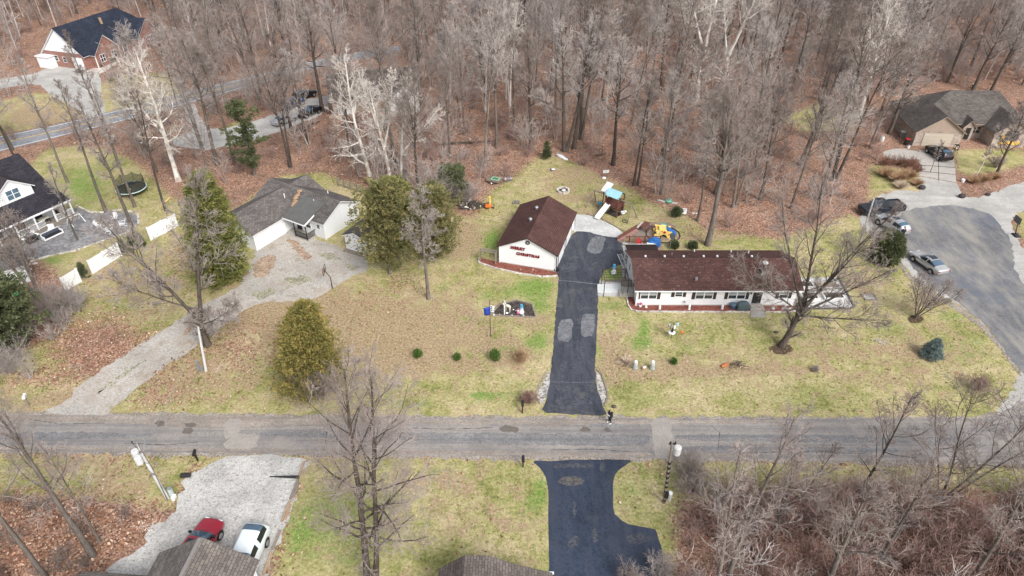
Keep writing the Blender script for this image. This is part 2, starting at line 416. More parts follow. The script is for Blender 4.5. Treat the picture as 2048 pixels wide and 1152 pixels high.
LAMPR = M("tail_light_lens", (0.35, 0.01, 0.015), None, 3, 0.2)
SKIN = M("skin", (0.55, 0.36, 0.27), (0.5, 0.32, 0.24), 6, 0.6)
HAIRM = M("dark_hair", (0.05, 0.03, 0.02), None, 6, 0.7)
BLONDE = M("fair_hair", (0.45, 0.36, 0.22), None, 6, 0.7)
CLOTHB = M("black_cloth", (0.018, 0.019, 0.026), (0.012, 0.012, 0.016), 6, 0.85)
SHOEW = M("white_shoe", (0.78, 0.78, 0.77), None, 6, 0.6)
MULCHR = mat_speckle("red_mulch", [(0.08, 0.028, 0.022), (0.18, 0.06, 0.045), (0.27, 0.10, 0.075), (0.21, 0.07, 0.055)], 0.8, 11)
MULCHB = mat_speckle("dark_mulch", [(0.02, 0.016, 0.014), (0.06, 0.05, 0.042), (0.12, 0.10, 0.085), (0.05, 0.04, 0.034)], 0.8, 9)
GRAVEL = mat_speckle("pale_gravel", [(0.32, 0.305, 0.28), (0.41, 0.40, 0.375), (0.455, 0.445, 0.42), (0.51, 0.50, 0.48)], 0.3, 15.0, stain=(3.2, (0.22, 0.175, 0.135), 0.53, 0.7))
GRAVELD = mat_speckle("drive_gravel", [(0.31, 0.285, 0.245), (0.40, 0.375, 0.335), (0.45, 0.425, 0.39), (0.51, 0.485, 0.45)], 0.25, 11.0, streak=((.5, .5, 1), (0.27, 0.21, 0.16), 0.55), stain=(0.6, (0.24, 0.21, 0.15), 0.54, 0.6))
GRAVELW = mat_speckle("white_river_stone", [(0.18, 0.165, 0.145), (0.29, 0.27, 0.245), (0.38, 0.36, 0.335), (0.48, 0.46, 0.43)], 0.6, 6.0)
GRAVELP = mat_speckle("pad_gravel", [(0.38, 0.375, 0.36), (0.44, 0.435, 0.42), (0.49, 0.485, 0.475), (0.55, 0.545, 0.535)], 0.3, 12.0)
STREET = mat_speckle("old_chip_seal", [(0.225, 0.205, 0.188), (0.255, 0.234, 0.214), (0.275, 0.252, 0.230), (0.30, 0.275, 0.252)], 0.15, 10.0,
                     streak=((0.035, 1.6, 1), (0.15, 0.147, 0.152), 0.75), stain=(0.22, (0.31, 0.275, 0.245), 0.52, 0.6))
SHOULD = mat_speckle("gravel_shoulder", [(0.19, 0.155, 0.12), (0.25, 0.21, 0.17), (0.29, 0.255, 0.215), (0.34, 0.305, 0.265)], 0.4, 9.0)
CULDE = mat_speckle("worn_dark_asphalt", [(0.125, 0.126, 0.133), (0.14, 0.141, 0.148), (0.155, 0.156, 0.162), (0.17, 0.170, 0.175)], 0.12, 8.0,
                    streak=((0.45, 0.13, 1), (0.30, 0.28, 0.245), 0.7), stain=(0.09, (0.108, 0.120, 0.152), 0.54, 0.7))
PALEC = mat_speckle("pale_chippings", [(0.345, 0.33, 0.305), (0.38, 0.37, 0.345), (0.41, 0.40, 0.375), (0.44, 0.43, 0.41)], 0.2, 9.0, streak=((.12, .9, 1), (0.29, 0.275, 0.25), 0.5), stain=(0.3, (0.22, 0.205, 0.19), 0.60, 0.5))
ASPH = mat_speckle("sealed_blue_black_asphalt", [(0.030, 0.034, 0.045), (0.036, 0.041, 0.054), (0.043, 0.049, 0.064), (0.052, 0.058, 0.075)], 0.25, 8.0, rough=0.75,
                   streak=((1.1, 0.16, 1), (0.095, 0.098, 0.11), 0.5), stain=(0.45, (0.115, 0.11, 0.112), 0.54, 0.6), bmp=0.2)
ASPH2 = mat_speckle("fresh_sealed_asphalt", [(0.024, 0.033, 0.053), (0.029, 0.039, 0.062), (0.034, 0.045, 0.070), (0.040, 0.052, 0.080)], 0.2, 8.0, rough=0.42,
                    streak=((1.1, 0.12, 1), (0.055, 0.062, 0.085), 0.6), stain=(0.35, (0.075, 0.075, 0.082), 0.56, 0.5), bmp=0.2)  # dark sealer; extra blue in the tones stands in for sky sheen
PATCH = mat_speckle("worn_asphalt_patch", [(0.10, 0.105, 0.115), (0.13, 0.135, 0.145), (0.155, 0.16, 0.17), (0.18, 0.185, 0.195)], 0.8, 8.0)
HIWAY = mat_speckle("highway_asphalt", [(0.16, 0.165, 0.18), (0.20, 0.205, 0.22), (0.24, 0.245, 0.26), (0.27, 0.275, 0.29)], 0.1, 6.0)
PAVER = mat_speckle("grey_patio_pavers", [(0.15, 0.145, 0.15), (0.19, 0.185, 0.19), (0.225, 0.22, 0.222), (0.27, 0.262, 0.26)], 0.5, 3.5)
PAINTW = M("road_paint_white", (0.75, 0.75, 0.73), (0.6, 0.6, 0.58), 1, 0.7)
PAINTY = M("road_paint_yellow", (0.62, 0.42, 0.10), (0.5, 0.34, 0.08), 1, 0.7)
STONEE = mat_speckle("edging_stone", [(0.28, 0.24, 0.2), (0.42, 0.38, 0.33), (0.55, 0.5, 0.45), (0.6, 0.57, 0.53)], 0.6, 3.5)
BARK = mat_bark("grey_brown_bark", (0.185, 0.158, 0.136), (0.08, 0.067, 0.058))
BARKD = mat_bark("dark_bark", (0.125, 0.102, 0.085), (0.052, 0.042, 0.036))
SYC = mat_bark("white_sycamore_bark", (0.76, 0.73, 0.68), (0.62, 0.58, 0.52), (0.42, 0.37, 0.32), 0.05)
TWIG = mat_twig("grey_twigs", (0.29, 0.245, 0.22), (0.44, 0.395, 0.37))
TWIGB = mat_twig("brown_twigs", (0.235, 0.19, 0.165), (0.35, 0.30, 0.275))
TWIGW = mat_twig("pale_twigs", (0.60, 0.54, 0.48), (0.66, 0.60, 0.54))
TWIGR = mat_twig("reddish_brush", (0.26, 0.155, 0.125), (0.36, 0.26, 0.23))
CEDAR_O = mat_leafy("olive_bronze_cedar", (0.07, 0.078, 0.038), (0.16, 0.155, 0.062), (0.34, 0.265, 0.11))
CEDAR_B = mat_leafy("golden_bronze_cedar", (0.08, 0.085, 0.03), (0.21, 0.185, 0.055), (0.42, 0.305, 0.10))
CEDAR_G = mat_leafy("green_cedar", (0.07, 0.085, 0.03), (0.16, 0.17, 0.05), (0.33, 0.31, 0.10))
CEDAR_D = mat_leafy("dark_juniper", (0.045, 0.06, 0.03), (0.09, 0.105, 0.05), (0.17, 0.18, 0.08))
SPRUCE = mat_leafy("blue_spruce_needles", (0.07, 0.105, 0.10), (0.17, 0.225, 0.21), (0.36, 0.43, 0.41), 3.5)
SHRUBG = mat_leafy("green_shrub_leaves", (0.035, 0.07, 0.015), (0.07, 0.13, 0.025), (0.13, 0.20, 0.045), 3)
DRYG = mat_leafy("dry_grass", (0.20, 0.12, 0.07), (0.38, 0.24, 0.14), (0.52, 0.37, 0.24), 2)
PALEG = mat_leafy("bleached_grass", (0.40, 0.30, 0.22), (0.55, 0.44, 0.34), (0.66, 0.57, 0.46), 2)
BARB = mat_leafy("bare_barberry", (0.13, 0.06, 0.04), (0.20, 0.10, 0.07), (0.28, 0.16, 0.11), 2)
STEELP = {}
def paint(name, c, metal=0.35): 
    return M(name, c, tuple(k * 0.93 for k in c), 1.5, 0.28, metal, coat=0.6)

# ------------------------------------------------------------------ ground: one sheet, lawn and woodland floor
def polyw(px): return np.array([g(x, y) for x, y in px])
def inside(P, poly):
    x, y = P[:, 0], P[:, 1]; n = len(poly); r = np.zeros(len(P), bool); j = n - 1
    for i in range(n):
        xi, yi = poly[i]; xj, yj = poly[j]
        c = ((yi > y) != (yj > y))
        xc = (xj - xi) * (y - yi) / ((yj - yi) if yj != yi else 1e-9) + xi
        r ^= c & (x < xc); j = i
    return r
def sdist(P, poly):
    d = np.full(len(P), 1e9); n = len(poly)
    for i in range(n):
        a = poly[i]; b = poly[(i + 1) % n]; ab = b - a; L2 = max(1e-9, (ab ** 2).sum())
        t = np.clip(((P - a) @ ab) / L2, 0, 1); q = a + t[:, None] * ab
        d = np.minimum(d, np.hypot(*(P - q).T))
    return np.where(inside(P, poly), d, -d)
def sstep(x, a, b):
    t = np.clip((x - a) / (b - a), 0, 1); return t * t * (3 - 2 * t)

LAWNS = [
 # behind the street: left yard, grey house yard, garage yard, ranch yard
 [(-500, 832), (-500, 800), (-60, 775), (40, 700), (110, 660), (150, 600), (110, 540), (60, 500), (20, 440), (60, 330), (92, 298), (150, 292), (205, 297), (255, 315), (290, 340), (330, 385), (380, 415), (470, 420), (560, 352), (640, 345), (720, 372), (770, 405), (830, 436), (900, 424), (940, 428), (985, 380), (1030, 352), (1072, 316), (1098, 310), (1150, 326), (1200, 352), (1262, 378), (1300, 405), (1372, 430), (1405, 458), (1480, 470), (1560, 478), (1640, 452), (1700, 430), (1730, 440), (1745, 440), (1800, 490), (1860, 570), (1960, 640), (2048, 730), (2300, 850), (2048, 845), (1024, 842)],
 [(-500, 905), (1024, 912), (2300, 935), (2300, 975), (2048, 985), (1700, 990), (1480, 985), (1360, 1010), (1350, 1090), (1340, 1300), (520, 1300), (590, 930), (380, 935), (350, 1010), (320, 1010), (250, 1000), (160, 985), (60, 985), (-500, 1010)],
 [(2030, 425), (2300, 400), (2300, 520), (2070, 500), (2040, 470)],
 [(1908, 300), (1960, 298), (2045, 300), (2060, 325), (1990, 345), (1935, 350), (1915, 340)],
 [(-80, 230), (60, 185), (170, 190), (230, 150), (330, 145), (370, 185), (300, 205), (170, 235), (-80, 285)],
 [(430, 265), (470, 245), (500, 250), (470, 275)],
 [(1560, 235), (1640, 205), (1720, 225), (1700, 262), (1600, 262)],
 [(1745, 330), (1840, 345), (1850, 385), (1765, 385), (1738, 400)],
]
def fspace(lo, a, b, hi, st, growth=1.25):
    c = list(np.arange(a, b + 1e-6, st)); s = st; x = b
    while x < hi: s *= growth; x += s; c.append(x)
    s = st; x = a; pre = []
    while x > lo: s *= growth; x -= s; pre.append(x)
    return np.array(pre[::-1] + c)
gx = fspace(-900, -75, 80, 900, 0.6, 1.12); gy = fspace(-300, 20, 110, 1500, 0.6, 1.12)
GX, GY = np.meshgrid(gx, gy, indexing='xy'); GP = np.stack([GX.ravel(), GY.ravel()], 1)
leafd = np.full(len(GP), -1e9)
for Lp in LAWNS: leafd = np.maximum(leafd, sdist(GP, polyw(Lp)))
leaf = 1 - sstep(leafd, -1.6, 1.6)
zc = np.maximum(GP[:, 1] * cT + CAM_H * sT, 1.0)
PX = 1024 + FPX * GP[:, 0] / zc; PY = 576 - FPX * (GP[:, 1] * sT - CAM_H * cT) / zc
def blobs(L):
    o = np.zeros(len(GP))
    for (x, y, rx, ry, s) in L: o += s * np.exp(-(((PX - x) / rx) ** 2 + ((PY - y) / ry) ** 2))
    return o
lush = 1.4 * blobs([(1070, 572, 45, 20, .75), (1000, 590, 60, 20, .4), (1080, 612, 25, 25, .6), (1075, 685, 28, 22, .75), (1010, 700, 30, 14, .35), (1288, 655, 14, 22, .85), (1280, 688, 30, 16, .7), (1225, 612, 25, 8, .6), (970, 792, 55, 10, .75), (850, 806, 25, 6, .6), (1035, 770, 30, 10, .4),
    (985, 480, 18, 25, .85), (885, 575, 14, 8, .6), (1370, 690, 20, 12, .5), (170, 372, 55, 45, .65), (100, 520, 30, 15, .6), (240, 615, 35, 20, .4), (700, 1010, 70, 60, .45), (600, 1060, 40, 70, .6), (690, 1100, 60, 40, .4), (1080, 980, 16, 40, .6), (1060, 1010, 25, 30, .5), (1260, 985, 40, 30, .4),
    (1690, 790, 200, 22, .16), (1560, 800, 200, 20, .14), (1900, 630, 30, 10, .6), (1930, 700, 60, 40, .35), (1780, 660, 50, 20, .35), (1600, 775, 120, 12, .14), (1300, 800, 80, 16, .25), (500, 1120, 0.1, 0.1, 0), (1700, 480, 30, 15, .4), (1225, 548, 22, 14, .8), (1160, 380, 20, 15, .3)])
tan = 1.3 * blobs([(250, 560, 110, 60, .35), (620, 640, 200, 80, .3), (1650, 700, 260, 30, .25), (960, 1020, 160, 60, .22), (1150, 400, 80, 50, .3), (1850, 700, 130, 70, .2), (130, 930, 120, 30, .3), (700, 660, 160, 70, .55), (820, 720, 160, 40, .5), (900, 640, 90, 50, .4), (380, 760, 130, 45, .45), (560, 610, 90, 40, .5), (1300, 740, 140, 22, .55), (1230, 690, 30, 50, .5), (1150, 345, 60, 20, .4), (1020, 700, 60, 30, .4), (1060, 640, 40, 18, .4), (1500, 740, 140, 14, .4), (850, 470, 50, 40, .4), (930, 470, 40, 60, .5), (1720, 560, 50, 30, .45), (1760, 760, 120, 15, .3), (100, 800, 150, 20, .5), (80, 230, 80, 30, .6), (260, 180, 60, 30, .5), (250, 970, 60, 30, .4), (900, 960, 80, 20, .3), (1390, 475, 100, 12, .35), (1330, 450, 30, 22, .5)])
leaf = np.clip(leaf + blobs([(170, 690, 100, 60, .8), (60, 760, 120, 25, .5), (330, 700, 120, 50, .42), (300, 800, 160, 20, .3), (500, 720, 80, 50, .36), (470, 640, 60, 30, .34), (390, 500, 40, 50, .3), (230, 640, 60, 60, .2), (200, 740, 60, 30, .3), (330, 770, 70, 40, .30), (360, 520, 40, 60, .35), (300, 560, 40, 20, .25), (720, 610, 60, 30, .25), (800, 565, 60, 30, .35), (560, 655, 50, 20, .2), (230, 950, 60, 25, .2), (1400, 470, 30, 10, .3), (1850, 560, 40, 16, .25), (270, 930, 60, 12, .25), (460, 690, 60, 20, .25), (940, 425, 60, 14, .3)]), 0, 1)
soil = blobs([(1563, 697, 22, 10, 1.5), (1831, 638, 16, 8, 1.4), (265, 386, 22, 9, .5), (1125, 381, 14, 6, .6), (60, 745, 6, 4, .0)])
nx_, ny_ = len(gx), len(gy)
idx = np.arange(nx_ * ny_).reshape(ny_, nx_)
Q = np.stack([idx[:-1, :-1].ravel(), idx[:-1, 1:].ravel(), idx[1:, 1:].ravel(), idx[1:, :-1].ravel()], 1)
V3 = np.concatenate([GP, np.zeros((len(GP), 1))], 1)
isl = leaf[Q].mean(1) < 0.5
for nm, sel in (("lawn", isl), ("ground", ~isl)):
    q = Q[sel]; used, inv = np.unique(q.ravel(), return_inverse=True)
    o = mesh_np(nm, V3[used], inv.reshape(-1, 4), MG, smooth=False)
    for an, arr in (("leaf", leaf), ("lush", lush), ("tan", tan), ("soil", soil)):
        a = o.data.attributes.new(an, 'FLOAT', 'POINT'); a.data.foreach_set("value", arr[used].astype(np.float32))
    tag(o, kind="structure")

# ------------------------------------------------------------------ roads, drives and beds
from mathutils.geometry import tessellate_polygon
def sheet(name, pts, z, mat, jit=0.12, step=0.5, seed=1, thick=0.0, kind="structure", px=True, smooth_n=1):
    """irregular-edged flat sheet; pts are photograph pixels (or world xy when px=False)"""
    W = [Vector(g(x, y)) for x, y in pts] if px else [Vector(p) for p in pts]
    for _ in range(smooth_n):        # Chaikin corner cutting
        W2 = []
        for i, a in enumerate(W):
            b = W[(i + 1) % len(W)]; W2 += [a * 0.8 + b * 0.2, a * 0.2 + b * 0.8]
        W = W2
    rnd = random.Random(seed); out = []
    for i, a in enumerate(W):
        b = W[(i + 1) % len(W)]; L = (b - a).length; n = max(1, min(400, int(L / step)))
        for k in range(n):
            p = a.lerp(b, k / n); out.append(Vector((p.x + rnd.gauss(0, jit * .6), p.y + rnd.gauss(0, jit * .6))))
    pts3 = [Vector((p.x, p.y, z)) for p in out]
    tri = tessellate_polygon([pts3]); vs = [tuple(p) for p in pts3]; fs = [tuple(t) for t in tri]
    fs = [f if (pts3[f[1]] - pts3[f[0]]).cross(pts3[f[2]] - pts3[f[0]]).z > 0 else tuple(reversed(f)) for f in fs]
    n = len(vs)
    if thick:
        vs += [(x, y, z - thick) for x, y, _ in vs]; fs += [(i, n + i, n + (i + 1) % n, (i + 1) % n) for i in range(n)]
    me = bpy.data.meshes.new(name); me.from_pydata(vs, [], fs)
    o = link_mesh(name, me, mat)
    if kind: tag(o, kind=kind)
    return o

sheet("road_shoulder", [(-900, 821), (0, 822), (512, 828), (1024, 832), (1536, 834), (1960, 832), (2048, 798), (2300, 780), (2700, 990), (2048, 936), (1536, 925), (1024, 920), (512, 913), (0, 908), (-900, 900)], 0.008, SHOULD, 0.22, .5, 3, smooth_n=0)
sheet("street", [(-900, 826), (0, 828), (512, 834), (1024, 838), (1536, 838), (1960, 838), (1990, 832), (2060, 795), (2250, 700), (2700, 800), (2700, 980), (2048, 928), (1536, 918), (1024, 913), (512, 907), (0, 902), (-900, 894)], 0.016, STREET, 0.10, .5, 4, smooth_n=0)
for k, p in enumerate([[(1302, 838), (1343, 838), (1346, 916), (1310, 916)], [(455, 836), (488, 838), (478, 872), (445, 880)], [(470, 868), (520, 868), (512, 900), (440, 895)]]):
    sheet("road_patch", p, 0.020 + .002 * k, STONEE if k < 0 else M("dusty_patch_%d" % k, (0.33, 0.30, 0.265), (0.27, 0.245, 0.22), 1.0, 0.95, fine=0.2, world=True), 0.15, .5, 9 + k)
STREETD = mat_speckle("worn_wheel_band", [(0.15, 0.148, 0.152), (0.185, 0.18, 0.18), (0.215, 0.208, 0.205), (0.245, 0.235, 0.23)], 0.3, 10.0, streak=((0.05, 2.5, 1), (0.115, 0.115, 0.12), .5))
STREETB = mat_speckle("dusty_road_edge", [(0.23, 0.19, 0.155), (0.275, 0.235, 0.20), (0.305, 0.265, 0.23), (0.335, 0.30, 0.265)], 0.3, 10.0, streak=((0.08, 1.6, 1), (0.20, 0.17, 0.145), .6))
for k, (pl, m_) in enumerate([([(-300, 829), (300, 831), (700, 837), (1024, 840), (1600, 840), (1600, 846), (1024, 851), (700, 846), (420, 858), (250, 846), (-300, 838)], STREETB), ([(-300, 897), (400, 903), (1024, 911), (1500, 914), (1500, 909), (1024, 903), (500, 897), (-300, 890)], STREETB), ([(-300, 868), (0, 866), (200, 864), (330, 870), (200, 878), (0, 880), (-300, 878)], STREETD), ([(505, 864), (700, 865), (1000, 867), (1295, 869), (1300, 876), (1298, 893), (1000, 889), (720, 876), (520, 872)], STREETD), ([(1346, 870), (1560, 868), (1760, 874), (1960, 876), (1960, 884), (1700, 886), (1350, 880)], STREETD), ([(1350, 892), (1600, 894), (1800, 898), (1800, 905), (1500, 904), (1350, 900)], STREETD), ([(1180, 848), (1290, 848), (1290, 853), (1180, 854)], STREETD)]):
    sheet("road_wear_band", pl, 0.0175 + .0004 * k, m_, 0.12, .35, 70 + k)
for k, (x, y, a, b_) in enumerate([(1170, 859, 12, 5), (1017, 858, 22, 6), (1030, 862, 8, 3), (375, 862, 12, 6), (320, 848, 12, 5), (380, 850, 14, 4), (1215, 860, 8, 4)]):
    sheet("road_stain", [(x - a, y), (x - a * .5, y - b_), (x + a * .5, y - b_), (x + a, y), (x + a * .5, y + b_), (x - a * .5, y + b_)], 0.0245 + 0.0005 * k, M("damp_stain_%d" % k, (0.15, 0.125, 0.105), (0.10, 0.085, 0.075), 1.5, 0.8, world=True), .1, .4, 20 + k)
sheet("side_street_gravel", [(1722, 452), (1716, 430), (1740, 405), (1765, 388), (1800, 380), (1845, 384), (1905, 392), (1960, 396), (2048, 360), (2300, 330), (2300, 425), (2060, 420), (2030, 428), (2022, 450), (2035, 480), (2048, 500), (2120, 520), (2500, 640), (2500, 800), (2048, 812), (1985, 836), (2046, 745), (2015, 700), (1975, 652), (1915, 608), (1862, 582), (1822, 548), (1792, 505), (1768, 480), (1740, 470)], 0.012, PALEC, 0.25, .5, 5)
sheet("side_street", [(1785, 440), (1820, 418), (1880, 410), (1935, 413), (1985, 430), (2015, 470), (2028, 505), (2030, 540), (2060, 590), (2200, 640), (2300, 700), (2200, 780), (2090, 790), (2040, 742), (2010, 700), (1970, 650), (1915, 604), (1865, 574), (1828, 540), (1800, 500), (1775, 470), (1740, 462), (1745, 440)], 0.024, CULDE, 0.18, .5, 6)
sheet("driveway_gravel_apron", [(1149, 429), (1172, 429), (1200, 438), (1246, 463), (1243, 482), (1200, 478), (1146, 470)], 0.012, GRAVELP, 0.06, .4, 7)
sheet("driveway", [(1081, 826), (1093, 800), (1100, 760), (1107, 690), (1112, 620), (1117, 570), (1117, 552), (1107, 545), (1125, 505), (1148, 462), (1175, 464), (1205, 472), (1240, 476), (1247, 500), (1248, 528), (1222, 536), (1207, 543), (1202, 556), (1196, 570), (1196, 600), (1193, 680), (1190, 740), (1193, 775), (1203, 805), (1216, 833), (1150, 829)], 0.028, ASPH, 0.06, .4, 8)
for k, p in enumerate([[(1118, 640), (1143, 638), (1146, 645), (1142, 684), (1118, 683), (1115, 676)], [(1163, 629), (1187, 628), (1191, 634), (1188, 672), (1164, 674), (1161, 666)], [(1186, 472), (1212, 474), (1207, 490), (1203, 506), (1185, 509), (1172, 500)]]):
    sheet("driveway_patch", p, 0.033, PATCH, 0.05, .3, 30 + k)
sheet("driveway_crack", [(1117, 560), (1150, 563), (1195, 568), (1195, 569.6), (1150, 564.6), (1117, 561.4)], 0.034, PATCH, 0.02, .3, 34)
sheet("driveway_crack", [(1101, 763), (1150, 765), (1191, 764), (1191, 765), (1150, 766), (1101, 764)], 0.034, PATCH, 0.02, .3, 35)
sheet("neighbour_driveway", [(1062, 921), (1110, 922), (1150, 920), (1200, 919), (1270, 920), (1240, 938), (1228, 952), (1226, 985), (1227, 1025), (1240, 1040), (1262, 1051), (1324, 1060), (1326, 1300), (1097, 1300), (1098, 1100), (1097, 1000), (1094, 960), (1084, 940)], 0.024, ASPH2, 0.04, .4, 10)
DUST = mat_speckle("dried_mud_film", [(0.062, 0.060, 0.066), (0.082, 0.078, 0.08), (0.10, 0.094, 0.094), (0.125, 0.115, 0.11)], 0.8, 7.0)
SCUFF = mat_speckle("scuffed_asphalt", [(0.045, 0.05, 0.064), (0.055, 0.06, 0.074), (0.066, 0.071, 0.086), (0.08, 0.084, 0.098)], 0.8, 7.0)
for k, (pl, m_) in enumerate([([(1115, 962), (1125, 954), (1150, 953), (1172, 960), (1165, 970), (1140, 971), (1122, 968)], DUST), ([(1200, 925), (1212, 924), (1208, 945), (1199, 940)], SCUFF), ([(1146, 1005), (1151, 1000), (1152, 1030), (1147, 1040)], SCUFF), ([(1135, 1078), (1158, 1070), (1160, 1092), (1138, 1100)], SCUFF), ([(1182, 1060), (1192, 1055), (1196, 1082), (1184, 1085)], SCUFF), ([(1098, 928), (1180, 926), (1190, 934), (1110, 938)], SCUFF), ([(1250, 1070), (1290, 1066), (1300, 1085), (1262, 1090)], SCUFF)]):
    sheet("asphalt_scuff", pl, 0.0285 + .0004 * k, m_, .09, .25, 110 + k)
for k, (pl) in enumerate([[(1125, 500), (1160, 512), (1200, 508), (1200, 509), (1160, 513.4), (1125, 501)], [(1150, 480), (1165, 500), (1180, 540), (1179, 541), (1163, 501), (1149, 481)], [(1108, 795), (1185, 800), (1185, 810), (1120, 815)], [(1112, 660), (1114, 620), (1116, 620), (1115, 660)], [(1120, 530), (1150, 525), (1160, 535), (1128, 548)], [(1122, 720), (1135, 722), (1133, 745), (1120, 742)], [(1160, 690), (1172, 692), (1170, 720), (1160, 716)]]):
    sheet("asphalt_scuff", pl, 0.0325 + .0003 * k, SCUFF, .06, .25, 120 + k)
CRACK = M("crack_dark", (.07, .062, .056), None, 3, .9, world=True)
for k, pl in enumerate([[(60, 838), (120, 848), (210, 846), (210, 847), (120, 849), (60, 839)], [(640, 842), (655, 862), (650, 893), (649, 893), (653.6, 862), (639, 842)], [(820, 856), (900, 858), (985, 855), (985, 856), (900, 859), (820, 857)], [(1420, 848), (1440, 866), (1436, 900), (1435, 900), (1438.6, 866), (1419, 848)], [(1505, 905), (1620, 903), (1740, 908), (1740, 909), (1620, 904), (1505, 906)], [(250, 886), (330, 890), (395, 884), (395, 885), (330, 891), (250, 887)], [(1100, 900), (1190, 898), (1260, 903), (1260, 904), (1190, 899), (1100, 901)]]):
    sheet("road_crack", pl, 0.0225 + .0003 * k, CRACK, .03, .25, 130 + k, smooth_n=0)
sheet("gravel_lot", [(360, 1000), (372, 955), (430, 922), (470, 908), (600, 914), (606, 925), (570, 1045), (540, 1110), (500, 1300), (150, 1300), (200, 1145), (290, 1085), (330, 1040), (352, 1015)], 0.014, GRAVEL, 0.42, .5, 11)
sheet("gravel_driveway", [(80, 827), (145, 797), (155, 773), (238, 714), (318, 664), (394, 616), (456, 586), (486, 566), (498, 545), (505, 505), (540, 485), (570, 462), (640, 478), (690, 500), (735, 515), (736, 540), (700, 555), (668, 575), (635, 598), (590, 603), (530, 602), (484, 623), (436, 656), (402, 687), (338, 728), (268, 780), (232, 810), (218, 832)], 0.014, GRAVELD, 0.24, .5, 12)
DIRTP = mat_speckle("rusty_dirt", [(0.20, 0.13, 0.085), (0.29, 0.20, 0.135), (0.36, 0.265, 0.19), (0.42, 0.33, 0.25)], 0.6, 9.0)
WEEDP = mat_speckle("weedy_gravel", [(0.17, 0.16, 0.085), (0.25, 0.235, 0.14), (0.32, 0.30, 0.22), (0.38, 0.36, 0.31)], 0.6, 9.0)
for k, (pl, m_) in enumerate([([(575, 476), (592, 480), (606, 492), (620, 512), (612, 520), (596, 508), (582, 494)], DIRTP), ([(514, 520), (540, 505), (556, 520), (540, 548), (514, 560), (505, 545)], DIRTP), ([(190, 782), (222, 762), (290, 718), (292, 721), (226, 767), (194, 788)], WEEDP), ([(640, 505), (668, 508), (690, 520), (660, 522), (640, 515)], WEEDP), ([(560, 560), (600, 550), (630, 556), (590, 572)], WEEDP), ([(362, 664), (392, 640), (400, 646), (372, 672)], DIRTP), ([(690, 530), (712, 528), (720, 538), (700, 544)], WEEDP), ([(500, 590), (540, 575), (560, 582), (520, 600)], WEEDP)]):
    sheet("weedy_patch", pl, .0165 + .0003 * k, m_, .28, .3, 90 + k)
sheet("highway", [(-700, 425), (0, 272), (110, 250), (240, 219), (393, 178), (500, 154), (620, 123), (720, 103), (800, 90), (806, 102), (720, 119), (620, 139), (500, 173), (393, 203), (240, 244), (110, 276), (0, 303), (-700, 485)], 0.02, HIWAY, 0.04, 1.0, 13)
def stripe(name, top, mat, wd, z=0.026):
    W = [Vector(g(x, y)) for x, y in top]; mb = MB()
    for a, b in zip(W[:-1], W[1:]):
        d = (b - a).normalized(); n = Vector((-d.y, d.x)) * wd / 2
        mb.poly([(a.x - n.x, a.y - n.y, z), (b.x - n.x, b.y - n.y, z), (b.x + n.x, b.y + n.y, z), (a.x + n.x, a.y + n.y, z)])
    tag(mb.build(name, mat), kind="structure")
stripe("highway_edge_line", [(-700, 428), (0, 274), (110, 252), (240, 221), (393, 180), (500, 156), (620, 125), (720, 105)], PAINTW, .2)
stripe("highway_edge_line", [(-700, 482), (0, 301), (110, 274), (240, 242), (393, 201), (500, 171), (620, 137)], PAINTW, .2)
stripe("highway_centre_line", [(-700, 455), (0, 287), (110, 262.3), (240, 231), (393, 189.6), (500, 163), (620, 130)], PAINTY, .3)
sheet("concrete_drive", [(95, 135), (150, 128), (185, 140), (205, 160), (200, 190), (215, 232), (180, 240), (150, 215), (100, 190), (75, 165), (0, 178), (-200, 215), (-200, 185), (0, 158), (70, 148)], 0.016, PALEC, 0.15, .6, 14)
sheet("gravel_lane", [(390, 206), (400, 240), (430, 262), (480, 250), (540, 232), (600, 200), (660, 190), (668, 205), (640, 232), (560, 262), (480, 290), (400, 300), (345, 290), (350, 275), (385, 262), (372, 235), (368, 212)], 0.012, GRAVEL, 0.3, .6, 15)
sheet("brick_walk", [(176, 137), (200, 132), (230, 118), (256, 102), (262, 108), (235, 126), (205, 146), (185, 157), (172, 150)], 0.018, STONEE, .1, .5, 16)
sheet("paver_patio", [(22, 470), (40, 505), (62, 522), (100, 510), (150, 500), (200, 482), (250, 466), (276, 448), (274, 428), (225, 422), (205, 427), (180, 427), (150, 413), (140, 440), (60, 462)], 0.03, PAVER, 0.06, .4, 17)
sheet("concrete_drive", [(1838, 300), (1905, 300), (1911, 345), (1912, 365), (1838, 352)], 0.03, CONC, .03, .5, 18, smooth_n=0)
for q in ([(1876, 300), (1877.3, 300), (1877.8, 362), (1876.5, 362)], [(1838, 330), (1910, 335), (1910, 336), (1838, 331)], [(1838, 342), (1911, 349), (1911, 350), (1838, 343)]):
    sheet("concrete_joint", q, 0.036, SOIL, 0.0, 1, 19, smooth_n=0)
sheet("concrete_drive", [(1836, 353), (1913, 366), (1925, 392), (1840, 388)], 0.026, PALEC, .05, .5, 21, smooth_n=0)
sheet("side_drive", [(1766, 302), (1800, 296), (1840, 303), (1840, 320), (1800, 322), (1768, 316)], 0.02, CONC, .1, .5, 22)
sheet("stepping_stone_edge", [(1737, 470), (1766, 484), (1790, 506), (1820, 549), (1860, 583), (1912, 609), (1972, 654), (2012, 701), (2044, 748), (2040, 752), (2006, 706), (1966, 660), (1906, 615), (1854, 590), (1812, 553), (1784, 512), (1760, 490)], 0.018, SHOULD, .12, .4, 23)
